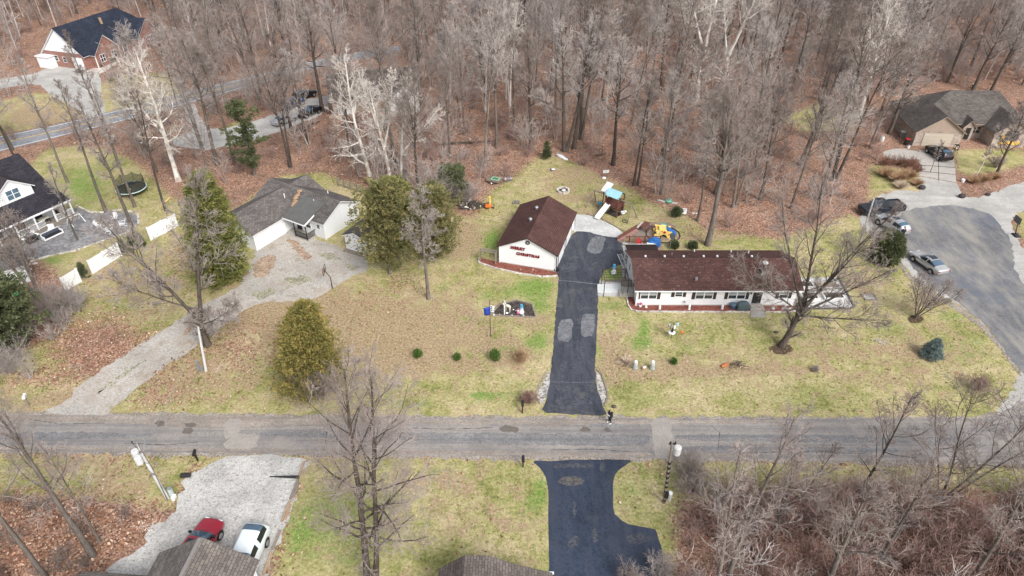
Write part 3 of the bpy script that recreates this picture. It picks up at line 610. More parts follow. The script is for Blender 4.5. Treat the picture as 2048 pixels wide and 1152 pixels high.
# mulch and stone beds
def rim(name, pts, w_, h_, mat, label, cat="edging", closed=False, seed=0, px=True, block=0.4, group=None):
    """row of edging blocks along a line"""
    W = [Vector(g(x, y)) if px else Vector((x, y)) for x, y in pts]; mb = MB(); rnd = random.Random(seed)
    if closed: W.append(W[0])
    for a, b in zip(W[:-1], W[1:]):
        L = (b - a).length; n = max(1, round(L / block)); d = (b - a).normalized(); ang = math.atan2(d.y, d.x)
        for k in range(n):
            c = a.lerp(b, (k + .5) / n); hh = h_ * rnd.uniform(.8, 1.15); ll = L / n * .47; ww = w_ * rnd.uniform(.42, .55)
            mb.M = Matrix.Translation((c.x, c.y, 0)) @ Matrix.Rotation(ang + rnd.uniform(-.06, .06), 4, 'Z')
            mb.box(-ll, ll, -ww, ww, -.02, hh)
    return tag(mb.build(name, mat), label, cat, group)
sheet("garage_mulch_bed", [(962, 515), (975, 520), (1000, 524), (1110, 543), (1116, 548), (1112, 553), (1085, 552), (1040, 546), (990, 535), (960, 526)], 0.03, MULCHR, .04, .4, 24)
rim("stone_edging", [(958, 517), (958, 526), (990, 537), (1040, 548), (1085, 554), (1115, 553)], .22, .14, WHITE and STONEE, "pale stone edging round the red mulch bed below the garage lettering", block=.35)
sheet("house_mulch_bed", [(1256, 588), (1273, 588), (1276, 611), (1596, 612), (1600, 622), (1540, 623), (1420, 622.5), (1275, 622), (1262, 618), (1257, 606)], 0.03, MULCHR, .03, .4, 25, smooth_n=0)
rim("bed_edging", [(1253, 592), (1256, 610), (1262, 619.5), (1275, 624), (1420, 624.5), (1500, 625)], .16, .14, STONEE, "tan block edging curving round the mulch bed at the driveway end of the ranch house", block=.5)
rim("bed_edging", [(1531, 625), (1575, 625), (1602, 622)], .16, .14, STONEE, "short tan block edging between the entry slab and the raised beds", block=.5)
sheet("dark_mulch_bed", [(980, 630), (1000, 610), (1031, 602), (1063, 610), (1071, 634)], 0.02, MULCHB, .02, .3, 26, smooth_n=0)
rim("bed_timber", [(979, 631), (1000, 609.5), (1031, 601), (1064, 609.5), (1072, 635.5)], .14, .14, WOODG, "weathered timber frame round the dark mulch bed in the front lawn", "edging", closed=True, block=1.6)
for k, p in enumerate([[(1076, 800), (1074, 790), (1083, 770), (1097, 745), (1103, 745), (1100, 770), (1092, 795), (1084, 810)], [(1192, 742), (1200, 750), (1208, 772), (1213, 792), (1207, 811), (1201, 803), (1194, 780)]]):
    sheet("river_stone_bed", p, 0.022, GRAVELW, .05, .3, 27 + k)
sheet("concrete_walk", [(1195, 569), (1252, 567), (1252, 586), (1195, 586)], 0.05, WALKC, .01, .6, 40, smooth_n=0, thick=.05)
sheet("walk_gravel", [(1195, 562), (1256, 560), (1256, 594), (1196, 593)], 0.02, GRAVEL, .05, .4, 41, smooth_n=0)
sheet("side_yard_stones", [(1243, 484), (1262, 482), (1264, 560), (1245, 560), (1243, 530)], 0.02, GRAVELW, .06, .4, 42, smooth_n=0)
sheet("play_pad", [(1264, 468), (1283, 443), (1350, 447), (1352, 470), (1330, 482), (1262, 484)], 0.012, M("bare_brown_earth", (0.27, 0.20, 0.15), (0.19, 0.14, 0.10), 1.2, 1.0, fine=.25, world=True), .12, .4, 43)
sheet("planter_gravel_pad", [(1594, 556), (1676, 555), (1709, 615), (1596, 617)], 0.02, GRAVELP, .04, .4, 44, smooth_n=0)
sheet("house_entry_slab", [(1502, 623), (1527, 623), (1532, 635), (1501, 635)], .06, CONC, 0, 1, 47, smooth_n=0, thick=.06)

# ------------------------------------------------------------------ trees
def nrm(a): return a / np.maximum(np.linalg.norm(a, axis=-1, keepdims=True), 1e-9)
def tubes(P, R, k):
    N, n, _ = P.shape; T = np.gradient(P, axis=1); T = nrm(T)
    md = nrm(P[:, -1] - P[:, 0]); ref = np.where(np.abs(md[:, 2:3]) > 0.75, np.array([[1., .2, 0]]), np.array([[0, 0, 1.]]))
    A = nrm(np.cross(T, ref[:, None, :])); B = np.cross(T, A)
    th = np.arange(k) * 2 * np.pi / k
    V = P[:, :, None, :] + R[:, :, None, None] * (A[:, :, None, :] * np.cos(th)[None, None, :, None] + B[:, :, None, :] * np.sin(th)[None, None, :, None])
    id_ = np.arange(N * n * k).reshape(N, n, k)
    a = id_[:, :-1, :]; b = np.roll(a, -1, 2); d = id_[:, 1:, :]; c = np.roll(d, -1, 2)
    return V.reshape(-1, 3), np.stack([a, b, c, d], -1).reshape(-1, 4)
def sprout(rng, P, R, m, t0, t1, ang, Lf, npts, wob, up, rr, minr, angj=12):
    """m children from every polyline; Lf(t, parent_length) -> length"""
    N, n, _ = P.shape; L = np.linalg.norm(np.diff(P, axis=1), axis=2).sum(1)
    t = t0 + (t1 - t0) * (np.arange(m)[None] + rng.random((N, m))) / m
    fi = t * (n - 1); i = np.clip(fi.astype(int), 0, n - 2); fr = (fi - i)[..., None]; r_ = np.arange(N)[:, None]
    base = P[r_, i] * (1 - fr) + P[r_, i + 1] * fr; tan = nrm(P[r_, i + 1] - P[r_, i])
    rad = R[r_, i] * (1 - fr[..., 0]) + R[r_, i + 1] * fr[..., 0]
    ref = np.where(np.abs(tan[..., 2:3]) > 0.8, np.array([1., 0, 0]), np.array([0, 0, 1.]))
    A = nrm(np.cross(tan, ref)); B = np.cross(tan, A)
    az = (np.arange(m)[None] * 2.4 + rng.random((N, 1)) * 6.28 + rng.normal(0, .5, (N, m)))[..., None]
    perp = A * np.cos(az) + B * np.sin(az)
    a = np.radians((ang(t) if callable(ang) else ang) + rng.normal(0, angj, (N, m)))[..., None]
    d = nrm(tan * np.cos(a) + perp * np.sin(a))
    Lc = Lf(t, L[:, None]) * rng.uniform(.65, 1.2, (N, m))
    Q = [base.reshape(-1, 3)]; d = d.reshape(-1, 3); st = (Lc.reshape(-1, 1)) / (npts - 1)
    for _ in range(npts - 1):
        Q.append(Q[-1] + d * st)
        d = d + rng.normal(0, wob, d.shape); d[:, 2] += up; d = nrm(d)
    Q = np.stack(Q, 1); tt = np.linspace(0, 1, npts)[None]
    r0 = np.maximum(rad.reshape(-1, 1) * rr, minr * 1.2)
    return Q, np.maximum(r0 * (1 - 0.75 * tt), minr)
def stem(rng, base, d, L, r, n=9, wob=.03, up=.03, tip=.12):
    d = nrm(np.array(d, float)); P = [np.array(base, float)]
    for _ in range(n - 1):
        P.append(P[-1] + d * L / (n - 1)); d = d + rng.normal(0, wob, 3); d[2] += up; d = nrm(d)
    t = np.linspace(0, 1, n); R = r * ((1 - t) ** .85 * (1 - tip) + tip); R[0] *= 1.25
    return np.array(P)[None], R[None]
def bare_tree_data(seed, h, r, spread, fb=.35, stems=None, n1=22, n2=8, n3=6, n4=0, low=58, high=20, tw=.016, up1=.09, wob1=.11, lean=(0, 0), prof=None, limb2=False):
    """arrays of the trunk-and-limb mesh and of the twig mesh"""
    rng = np.random.default_rng(seed)
    if stems is None: stems = [((0, 0, 0), (lean[0], lean[1], 1), h, r)]
    tv, tq, cv, cq = [], [], [], []
    def put(vl, ql, V, Qd):
        off = sum(len(x) for x in vl); vl.append(V); ql.append(Qd + off)
    prof = prof or (lambda t: np.clip(.72 + 1.35 * t - 1.75 * t * t, .22, 1.1))
    for (b, d, L, rr_) in stems:
        S = stem(rng, b, d, L, rr_); V, Qd = tubes(*S, 8); put(tv, tq, V, Qd)
        f = fb(b) if callable(fb) else fb
        P1 = sprout(rng, *S, n1, f, .98, lambda t: high + (low - high) * np.clip(1 - (t - f) / (1 - f), 0, 1), lambda t, LL: spread * (L / h) ** .5 * prof((t - f) / (1 - f)), 7, wob1, up1, .5, tw * 1.4)
        V, Qd = tubes(*P1, 5); put(tv, tq, V, Qd)
        P2 = sprout(rng, *P1, n2, .22, .98, 42, lambda t, LL: LL * .46 * (1.15 - .6 * t), 5, .14, .05, .55, tw * 1.1)
        V, Qd = tubes(*P2, 4); put(*((tv, tq) if limb2 else (cv, cq)), V, Qd)
        P3 = sprout(rng, *P2, n3, .2, 1.0, 40, lambda t, LL: LL * .55 * (1.1 - .4 * t), 4, .16, .05, .6, tw)
        V, Qd = tubes(*P3, 3); put(cv, cq, V, Qd)
        if n4:
            P4 = sprout(rng, *P3, n4, .25, 1.0, 38, lambda t, LL: LL * .6, 3, .16, .04, .7, tw * .8)
            V, Qd = tubes(*P4, 3); put(cv, cq, V, Qd)
    return (np.concatenate(tv), np.concatenate(tq)), (np.concatenate(cv), np.concatenate(cq))
def bare_tree(data, loc, rz, label, group=None, name="bare_tree", bark=None, twig=None, scale=1.0, cat="tree"):
    e = empty(name, loc, rz, label, cat, group); e.scale = (scale,) * 3
    mesh_np("trunk", *data[0], bark or BARK, e); mesh_np("crown", *data[1], twig or TWIG, e)
    return e
R0 = math.radians

def px_tree(bx, by, ty, label, seed, r=.3, spread=4, name="bare_tree", group=None, leanpx=None, **k):
    """tree whose foot is at pixel (bx, by) and whose top reaches row ty"""
    bark = k.pop("bark", None); twig = k.pop("twig", None); rz = k.pop("rz", 0.0)
    X, Y = g(bx, by); h = height_at(ty, Y)
    st = k.get("stems")
    if st: k["stems"] = [((a[0], a[1], a[2]), d, L * h, rr) for a, d, L, rr in st]
    return bare_tree(bare_tree_data(seed, h, r, spread, **k), (X, Y, 0), rz, label, group, name, bark, twig)

HERO = []
def hero(bx, by): HERO.append(g(bx, by))
# the big double-trunked tree on the near lawn
px_tree(745, 1168, 762, "huge bare tree with two close trunks rising from the near lawn", 11, spread=4.7, fb=.20, n1=26, n2=9, n3=7, n4=2, low=76, high=20, tw=.0105, up1=.07, bark=BARKD, twig=TWIGB,
        stems=[((-.3, 0, 0), (.06, .04, 1), .97, .26), ((.18, .1, 0), (.14, .05, 1), .98, .21)])
# big yard tree before the ranch house
px_tree(1563, 692, 395, "broad bare tree with a stout leaning trunk standing before the raised garden beds", 23, spread=3.9, n1=14, n2=8, n3=7, n4=2, fb=.14, low=50, high=22, tw=.0115, up1=.05, wob1=.13, bark=BARKD, twig=TWIG, name="shade_tree",
        stems=[((0, 0, 0), (.24, .02, 1), .36, .36), ((1.0, .1, 4.4), (-.42, .15, 1), .74, .14), ((1.05, .1, 4.5), (.0, .25, 1), .78, .16), ((1.1, .1, 4.6), (.5, .1, 1), .74, .15), ((1.05, 0, 4.3), (1.0, -.05, .8), .50, .13), ((.9, 0, 3.9), (1.2, -.35, .15), .46, .11), ((1.0, .1, 4.8), (.3, -.25, 1), .6, .14), ((.95, 0, 4.2), (-.95, .3, .6), .5, .10)])
# tree behind the ranch house
px_tree(1415, 490, 205, "tall straight bare tree rising just behind the ranch house roof", 31, r=.36, spread=5.5, fb=.42, n1=20, n2=8, n3=7, n4=3, tw=.014, bark=BARK, twig=TWIGB, lean=(.03, 0))
# oak on the gravel drive
px_tree(415, 690, 345, "forked bare oak leaning over the bend of the gravel driveway", 42, spread=4.4, fb=.22, n1=15, n2=9, n3=7, n4=2, tw=.014, wob1=.14, bark=BARKD, twig=TWIG, name="oak",
        stems=[((0, 0, 0), (.04, 0, 1), .22, .38), ((.1, 0, 3.2), (-.62, .05, 1), .66, .20), ((.15, 0, 3.2), (.22, .05, 1), .82, .21), ((.0, 0, 2.6), (.9, -.3, .5), .32, .07), ((0, 0, 4.6), (-1.2, -.2, .6), .42, .09)])
# leafless straight tree beside the cedars
px_tree(857, 598, 372, "slender straight bare tree with short side twigs near the middle of the front lawn", 53, r=.2, spread=2.3, fb=.38, n1=34, n2=7, n3=6, n4=2, low=88, high=60, tw=.011, up1=.0, bark=BARK, twig=TWIG)
# sycamores
SY = dict(bark=SYC, twig=TWIGW, tw=.013, n2=7, n3=6, n4=1, wob1=.17, limb2=True, group=None)
px_tree(744, 372, 98, "white-barked sycamore leaning away from the grey-roofed house, first of the trio", 61, spread=4.6, fb=.16, n1=26, low=80, high=35, name="sycamore", stems=[((0, 0, 0), (-.10, .02, 1), .99, .30)], **SY)
px_tree(782, 366, 130, "white-barked sycamore in the middle of the trio behind the cedars, splitting into upright limbs", 62, spread=3.6, fb=.2, n1=16, low=60, high=28, name="sycamore", stems=[((0, 0, 0), (-.05, 0, 1), .9, .27), ((-.2, 0, 5.5), (-.28, 0, 1), .6, .15), ((-.2, 0, 6), (.3, .1, 1), .6, .15)], **SY)
px_tree(803, 362, 140, "crooked white sycamore with one long low limb, nearest the brush pile", 63, spread=3.2, fb=.25, n1=14, low=65, high=30, name="sycamore", stems=[((0, 0, 0), (.08, 0, 1), .95, .22), ((.3, 0, 4.2), (.75, .1, .8), .55, .14)], **SY)
px_tree(357, 362, 108, "tall white sycamore between the trampoline and the highway", 64, spread=4.6, fb=.3, n1=26, low=75, high=35, name="sycamore", stems=[((0, 0, 0), (.0, .02, 1), .99, .36), ((0, 0, 7), (-.5, 0, 1), .4, .15)], **SY)
px_tree(1392, 205, 5, "white sycamore with bright forked limbs deep in the woods, above the playset", 65, spread=6, fb=.4, n1=14, low=70, high=35, name="sycamore", stems=[((0, 0, 0), (0, 0, 1), .55, .5), ((0, 0, 9), (-.5, 0, 1), .6, .3), ((0, 0, 10), (.1, .1, 1), .6, .3)], **SY)
px_tree(1438, 212, 0, "twin-limbed white sycamore deep in the woods, beyond the ranch house ridge", 66, spread=5.5, fb=.4, n1=14, low=75, high=35, name="sycamore", stems=[((0, 0, 0), (0, 0, 1), .5, .45), ((0, 0, 9), (.35, 0, 1), .6, .3), ((0, 0, 8), (-.25, .1, 1), .5, .2)], **SY)
px_tree(1715, 240, 15, "pale-limbed tree in the woods uphill of the parked pickup", 67, r=.4, spread=5.5, fb=.35, n1=24, low=60, high=30, name="sycamore", **SY)
px_tree(1020, 215, 10, "slim pale tree among the dark trunks above the grassy clearing tip", 68, r=.2, spread=3.0, fb=.35, n1=20, low=60, high=30, name="sycamore", **SY)
for p in ((745, 1168), (1563, 692), (1415, 490), (415, 690), (857, 598), (744, 372), (782, 366), (803, 362), (357, 362), (1392, 205), (1438, 212), (1715, 240), (1020, 215)): hero(*p)
# wood-edge trees
WE = dict(tw=.017, n2=8, n3=6, n4=2)
for (bx, by, ty, r, sp, lab, sd, kw) in [
    (1128, 303, 55, .30, 4.5, "dark multi-stemmed tree at the top corner of the grass clearing", 71, dict(bark=BARKD, stems=[((0, 0, 0), (-.06, 0, 1), .97, .30), ((.4, .1, 0), (.22, .1, 1), .95, .28), ((1.6, .8, 0), (.05, 0, 1), 1.0, .34), ((-.2, 0, 6.5), (-.8, 0, .3), .24, .12)], fb=.42, n1=14)),
    (1061, 297, 75, .26, 3.6, "single dark trunk just uphill of the small spruce", 72, dict(bark=BARKD, fb=.4)),
    (1226, 330, 95, .30, 4.2, "dark-barked tree on the wood edge above the white name board", 73, dict(bark=BARKD, fb=.4)),
    (1267, 371, 165, .22, 3.4, "pair of thin dark trunks on the wood edge above the playset roof", 74, dict(bark=BARKD, stems=[((0, 0, 0), (.04, 0, 1), 1, .2), ((.55, .1, 0), (.06, 0, 1), .96, .18)], fb=.4, n1=14)),
    (1322, 388, 160, .26, 4.0, "grey tree on the wood edge above the green tub", 75, dict(fb=.38)),
    (1432, 388, 150, .42, 6.2, "wide-crowned bare tree with many rising limbs on the wood edge behind the ranch house", 76, dict(fb=.12, n1=10, low=60, high=35, stems=[((0, 0, 0), (0, 0, 1), .5, .36), ((0, 0, 3.5), (.55, 0, 1), .75, .24), ((0, 0, 2.6), (.9, .1, 1), .6, .2), ((0, 0, 4.5), (-.45, .1, 1), .62, .2), ((0, 0, 6), (.1, .2, 1), .6, .16)])),
    (1395, 442, 250, .17, 2.6, "thin pale trunk between the green bush and the tree behind the ranch house", 77, dict(fb=.45)),
    (1520, 400, 190, .25, 4.0, "dark crooked tree in the woods uphill of the ranch house chimney", 78, dict(bark=BARKD, fb=.35)),
    (1640, 400, 170, .28, 4.6, "bare tree in the woods left of the parked pickup", 79, dict(fb=.3)),
    (1600, 330, 90, .3, 5, "leaning wide bare tree between the ranch house and the brown-roofed house", 80, dict(fb=.3, lean=(.12, 0))),
    (1860, 345, 285, .05, 1.1, "thin bare sapling at the wall of ornamental grass by the concrete drive", 81, dict(fb=.3, n1=12, n2=5)),
    (1952, 352, 292, .07, 1.0, "thin pale leaning sapling on the lawn of the brown-roofed house", 82, dict(fb=.5, n1=10, n2=5, lean=(.12, 0), bark=SYC)),
    (1992, 350, 215, .20, 3.4, "dark bare tree before the boarded window wing", 83, dict(bark=BARKD, fb=.3)),
    (1945, 182, 22, .3, 4.2, "thick leaning trunk behind the brown-roofed house", 84, dict(bark=BARKD, fb=.4, lean=(.06, 0))),
    (1981, 184, 25, .26, 4.5, "forked leaning tree behind the hip end of the brown roof", 85, dict(bark=BARKD, fb=.35, stems=[((0, 0, 0), (.05, 0, 1), 1, .26), ((.1, 0, 4), (.35, 0, 1), .6, .15)], n1=14)),
    (1778, 268, 80, .3, 5, "bare tree leaning toward the brown-roofed house beside its garage", 86, dict(fb=.25, lean=(.05, 0), bark=BARKD)),
    (212, 424, 165, .22, 2.4, "slim tall tree at the patio edge, its foot by the lawn curve", 87, dict(fb=.45, n1=16)),
    (272, 474, 190, .25, 2.5, "tall tree at the tip of the round patio by the white chairs", 88, dict(fb=.45, n1=18)),
    (270, 414, 150, .19, 2.2, "thin tree in front of the trampoline", 89, dict(fb=.45, n1=16)),
    (332, 422, 180, .17, 2.1, "thin dark tree on the lawn below the trampoline", 90, dict(fb=.45, n1=16, bark=BARKD)),
    (135, 365, 120, .19, 2.2, "slim tree rising behind the dark-roofed white house", 91, dict(fb=.45, n1=16)),
    (25, 300, 150, .25, 3.4, "dark trunk at the highway verge above the dark-roofed house", 92, dict(fb=.4, bark=BARKD)),
    (155, 480, 330, .12, 2.4, "small bare ornamental tree standing in the patio garden", 93, dict(fb=.2, n1=12)),
    (435, 330, 75, .3, 4, "thick grey trunk between the gravel lane and the olive cedar", 94, dict(fb=.45)),
    (405, 300, 60, .25, 3.6, "tall grey tree at the near side of the gravel lane", 95, dict(fb=.45)),
    (238, 330, 70, .2, 2.2, "thin tall tree at the leafy highway bank", 96, dict(fb=.5, n1=14)),
    (470, 330, 100, .24, 3.4, "grey tree standing just uphill of the bronze cedar", 97, dict(fb=.45)),
    (583, 262, 70, .24, 3.4, "dark trunk crossing in front of the silver parked car", 98, dict(fb=.45, bark=BARKD)),
    (645, 222, 30, .34, 4, "stout dark trunk beside the parked cars and pale house", 99, dict(fb=.45, bark=BARKD)),
    (610, 268, 60, .22, 3.4, "dark trunk crossing in front of the dark parked saloon", 100, dict(fb=.45, bark=BARKD)),
    ]:
    kw = dict(WE, **kw); n1 = kw.pop("n1", 22)
    px_tree(bx, by, ty, lab, sd, r=r, spread=sp, n1=n1, twig=TWIG if sd % 2 else TWIGB, **kw); hero(bx, by)
# near trees of the lower corners
for (bx, by, ty, r, sp, lab, sd, kw) in [
    (186, 1112, 822, .24, 3.6, "tall bare tree with a pale forked top in the leafy corner by the utility pole", 111, dict(fb=.42, lean=(.0, 0), n1=14)),
    (98, 1165, 890, .20, 3.0, "bare tree in the near leafy corner behind the tall pale-topped one", 112, dict(fb=.5, n1=12)),
    (20, 1190, 820, .26, 3.6, "thick-trunked tree at the near leafy corner, cut by the frame edge", 113, dict(fb=.4, n1=14)),
    (200, 1085, 905, .10, 2.6, "thin bushy young tree beside the tall tree of the near leafy corner", 114, dict(fb=.3, n1=12)),
    (335, 1000, 880, .04, .6, "thin whip of a sapling beside the leaning utility pole", 115, dict(fb=.4, n1=8, n2=4)),
    (70, 590, 395, .24, 3.4, "multi-trunked bare tree beside the small white outbuilding", 116, dict(fb=.3, n1=12, stems=[((0, 0, 0), (-.25, 0, 1), .95, .2), ((.4, 0, 0), (-.02, .1, 1), .9, .17), ((.1, .3, 0), (.15, 0, 1), .8, .15)])),
    (1447, 1185, 840, .19, 3.2, "largest bare tree of the reddish thicket, nearest the blue-black driveway", 117, dict(fb=.35, n1=16, n3=5, n4=2)),
    (1415, 1235, 905, .18, 2.6, "bare tree at the near corner of the thicket hanging over the blue-black driveway", 118, dict(fb=.3, n1=16)),
    (1700, 1015, 800, .13, 2.8, "leaning dark tree at the thicket edge, its twigs crossing the street", 119, dict(fb=.3, n1=18, bark=BARKD, lean=(.15, 0))),
    (1880, 1000, 785, .18, 4.6, "wide vase-shaped dark tree at the thicket edge before the street corner", 120, dict(fb=.15, n1=10, bark=BARKD, stems=[((0, 0, 0), (-.1, 0, 1), .95, .10), ((.2, 0, 0), (.35, 0, 1), .95, .10), ((.3, 0, 0), (.7, 0, 1), .85, .09), ((0, 0, 0), (-.45, 0, 1), .75, .07)])),
    (1640, 1195, 960, .22, 4.2, "pale bare tree with crossing limbs deep in the near thicket", 121, dict(fb=.3, n1=16)),
    (1745, 1150, 930, .16, 3.4, "grey bare tree in the middle of the near thicket", 122, dict(fb=.3, n1=14)),
    (1935, 1170, 905, .16, 3.8, "bushy grey tree at the far end of the near thicket", 123, dict(fb=.25, n1=18)),
    (2035, 1090, 850, .2, 4.2, "bushy tree of the near thicket, cut by the frame edge below the street corner", 124, dict(fb=.25, n1=16)),
    (1540, 1090, 880, .15, 3.0, "slim bare tree between the two largest of the near thicket", 125, dict(fb=.3, n1=14)),
    (1590, 1040, 880, .1, 2.4, "low bushy tree at the grass edge of the near thicket", 126, dict(fb=.2, n1=12)),
    (1830, 637, 562, .12, 2.3, "small vase-shaped bare tree in a soil ring on the corner lawn", 127, dict(fb=.15, n1=9, n2=6, tw=.009, low=28, high=18, bark=BARKD, stems=[((0, 0, 0), (a, b_, 1), .95, .06) for a, b_ in ((-.25, .1), (.15, .2), (.4, 0), (.6, .2), (.05, -.2), (.8, -.1), (-.1, .3))])),
    ]:
    kw = dict(dict(tw=.0115, n2=7, n3=6, n4=2), **kw); n1 = kw.pop("n1", 20)
    px_tree(bx, by, ty, lab, sd, r=r, spread=sp, n1=n1, twig=TWIGB, **kw); hero(bx, by)

# evergreen crowns: many small sprays spread through the crown's volume
def evergreen_data(seed, h, rad, z0, n, size, prof, lob=.22, flat=.5):
    rng = np.random.default_rng(seed); nb = max(40, n // 22); k = np.arange(n) % nb
    bz = np.sort(rng.random(nb) ** .85); bt = np.arange(nb) * 2.399 + rng.normal(0, .3, nb); bl = prof(bz) * rad * rng.uniform(1 - lob * 1.5, 1 + lob * .8, nb)
    t = rng.random(n) ** .6; rr = bl[k] * t; th = bt[k] + rng.normal(0, .16, n)
    zz = z0 + bz[k] * (h - z0) + rr * .28 * np.clip(bz[k] + .2, 0, 1) + rng.normal(0, .06 + .05 * rad * t, n)
    ctr = np.stack([rr * np.cos(th), rr * np.sin(th), np.clip(zz, .05, h)], 1)
    m = 7; out = np.stack([np.cos(th), np.sin(th), np.full(n, flat)], 1); out = nrm(out)
    c = np.repeat(ctr, m, 0) + rng.normal(0, size * .75, (n * m, 3)); o = nrm(np.repeat(out, m, 0) + rng.normal(0, .55, (n * m, 3)))
    s = size * rng.uniform(.6, 1.5, (n * m, 1)); side = nrm(np.cross(o, rng.normal(0, 1, (n * m, 3))))
    V = np.stack([c - side * s * .42, c + side * s * .42, c + o * s * 1.5], 1).reshape(-1, 3)
    return V, np.arange(len(V)).reshape(-1, 3)
def evergreen(bx, by, ty, rad, label, seed, mat, z0=.5, n=2600, size=.2, prof=None, name="cedar", loc=None, h=None, cat="tree", trunk=.18, group=None, lob=.22, leanx=0):
    X, Y = g(bx, by) if loc is None else loc; h = h or height_at(ty, Y)
    e = empty(name, (X, Y, 0), 0, label, cat, group)
    prof = prof or (lambda z: np.clip(1 - z, 0, 1) ** .75 * np.clip(.55 + z * 2.2, 0, 1))
    V, T = evergreen_data(seed, h, rad, z0, n, size, prof, lob)
    V[:, 0] += leanx * V[:, 2] / h
    mesh_np("crown", V, None, mat, e, smooth=False, tri=T)
    mb = MB(); mb.tube((0, 0, -.05), (leanx * .8, 0, h * .8), trunk, trunk * .3, 7); rnd = random.Random(seed)
    for k in range(10):
        z = h * rnd.uniform(.15, .7); a = rnd.uniform(0, 6.28); L = rad * .6
        mb.tube((0, 0, z), (math.cos(a) * L, math.sin(a) * L, z + L * .3), trunk * .25, .02, 4)
    mb.build("trunk", BARK, e); hero(bx, by) if loc is None else None
    return e
ov = lambda z: np.sqrt(np.clip(1 - (z * 1.75 - .75) ** 2, 0, 1)) * np.clip(.5 + z * 3, 0, 1)
evergreen(622, 766, 606, 3.7, "olive-bronze cedar shaped like a cone by the street, in front of the lawn", 1, CEDAR_B, z0=.15, n=8000, leanx=.9, size=.13, prof=lambda z: np.clip(1 - z, 0, 1) ** .62 * np.clip(.82 + z * 1.2, 0, 1), lob=.3)
evergreen(446, 562, 348, 3.5, "tall dark green cedar behind the forked oak by the grey house", 2, CEDAR_G, z0=.2, n=8500, leanx=.8, size=.17, prof=lambda z: np.clip(1 - z, 0, 1) ** .5 * np.clip(.7 + z * 1.5, 0, 1), lob=.3)
evergreen(780, 548, 364, 3.2, "broad bronze cedar half hiding the small white shed", 3, CEDAR_O, z0=1.3, n=3000, size=.15, prof=ov, lob=.45)
evergreen(800, 520, 362, 2.6, "green cedar top behind the bronze cedar by the shed", 4, CEDAR_G, z0=2, n=2600, size=.18, prof=ov, lob=.3)
evergreen(868, 522, 378, 3.3, "bronze-green cedar between the slender bare tree and the brush pile", 5, CEDAR_O, z0=1.0, n=3600, size=.15, prof=ov, lob=.45)
evergreen(510, 352, 205, 2.3, "thin olive cedar at the wood edge uphill of the grey house", 6, CEDAR_D, z0=1.5, n=1300, size=.18, prof=ov, lob=.6)
evergreen(20, 690, 562, 3.6, "olive cedar tangled with bare brush at the frame edge, near the white outbuilding", 7, CEDAR_D, z0=.2, n=3400, size=.2, prof=ov, lob=.35)
evergreen(1767, 522, 467, 1.75, "round dark juniper bush beside the silver car at the turning circle", 8, CEDAR_D, z0=.1, n=6500, size=.11, prof=lambda z: np.sqrt(np.clip(1 - (z * 1.25 - .28) ** 2, 0, 1)), name="juniper", lob=.14)
evergreen(1861, 714, 679, 1.2, "small blue spruce on the corner lawn", 9, SPRUCE, z0=.05, n=4200, size=.06, prof=lambda z: np.clip(1 - z, 0, 1) ** .85, name="blue_spruce", lob=.12, trunk=.06)
evergreen(1093, 318, 284, .95, "little dark spruce at the top tip of the grass clearing", 10, CEDAR_D, z0=.05, n=900, size=.1, name="spruce", trunk=.06)
for k, (bx, by, ty, r, lab) in enumerate([(836, 714, 701, .42, "smallest but one evergreen shrub in the lawn row, farthest from the driveway"), (915, 720, 708, .33, "tiniest evergreen shrub, in the middle of the lawn row"), (990, 722, 701, .52, "largest evergreen shrub of the lawn row, nearest the driveway"), (1347, 727, 720, .3, "low dark shrub on the lawn beside the statues")]):
    evergreen(bx, by, ty, r, lab, 200 + k, SHRUBG, z0=.02, n=260, size=.07, prof=ov, name="evergreen_shrub", cat="shrub", trunk=.03)
for k, (bx, by, ty, lab) in enumerate([(171, 556, 526, "young arborvitae between the short and the long white fence panels"), (248, 506, 480, "young arborvitae at the upper end of the long white fence panel"), (268, 500, 472, "young arborvitae between two others beside the fence gap"), (284, 493, 468, "young arborvitae touching the uppermost white fence panel")]):
    evergreen(bx, by, ty, .5, lab, 220 + k, CEDAR_D, z0=.05, n=420, size=.08, prof=lambda z: np.clip(1 - z, 0, 1) ** .5, name="arborvitae", cat="shrub", group="arborvitae along the white fence", trunk=.03)
for k, (bx, by, ty, r, lab) in enumerate([(1348, 496, 484, .5, "green bush behind the ranch house near the satellite dish"), (1385, 497, 486, .5, "green bush behind the ranch house near the tall tree foot"), (1352, 432, 418, .7, "green bush beside the white lawn sign"), (905, 400, 340, 2.6, "dark green cedar veiled by bare twigs above the brush pile"), (199, 134, 123, .7, "clipped bush under the first brick gable window"), (223, 125, 114, .8, "clipped bush under the second window of the brick gable")]):
    evergreen(bx, by, ty, r, lab, 240 + k, CEDAR_D, z0=.02, n=700 if r < 1 else 1500, size=.1 if r < 1 else .2, prof=ov, name="evergreen_shrub", cat="shrub", trunk=.04)

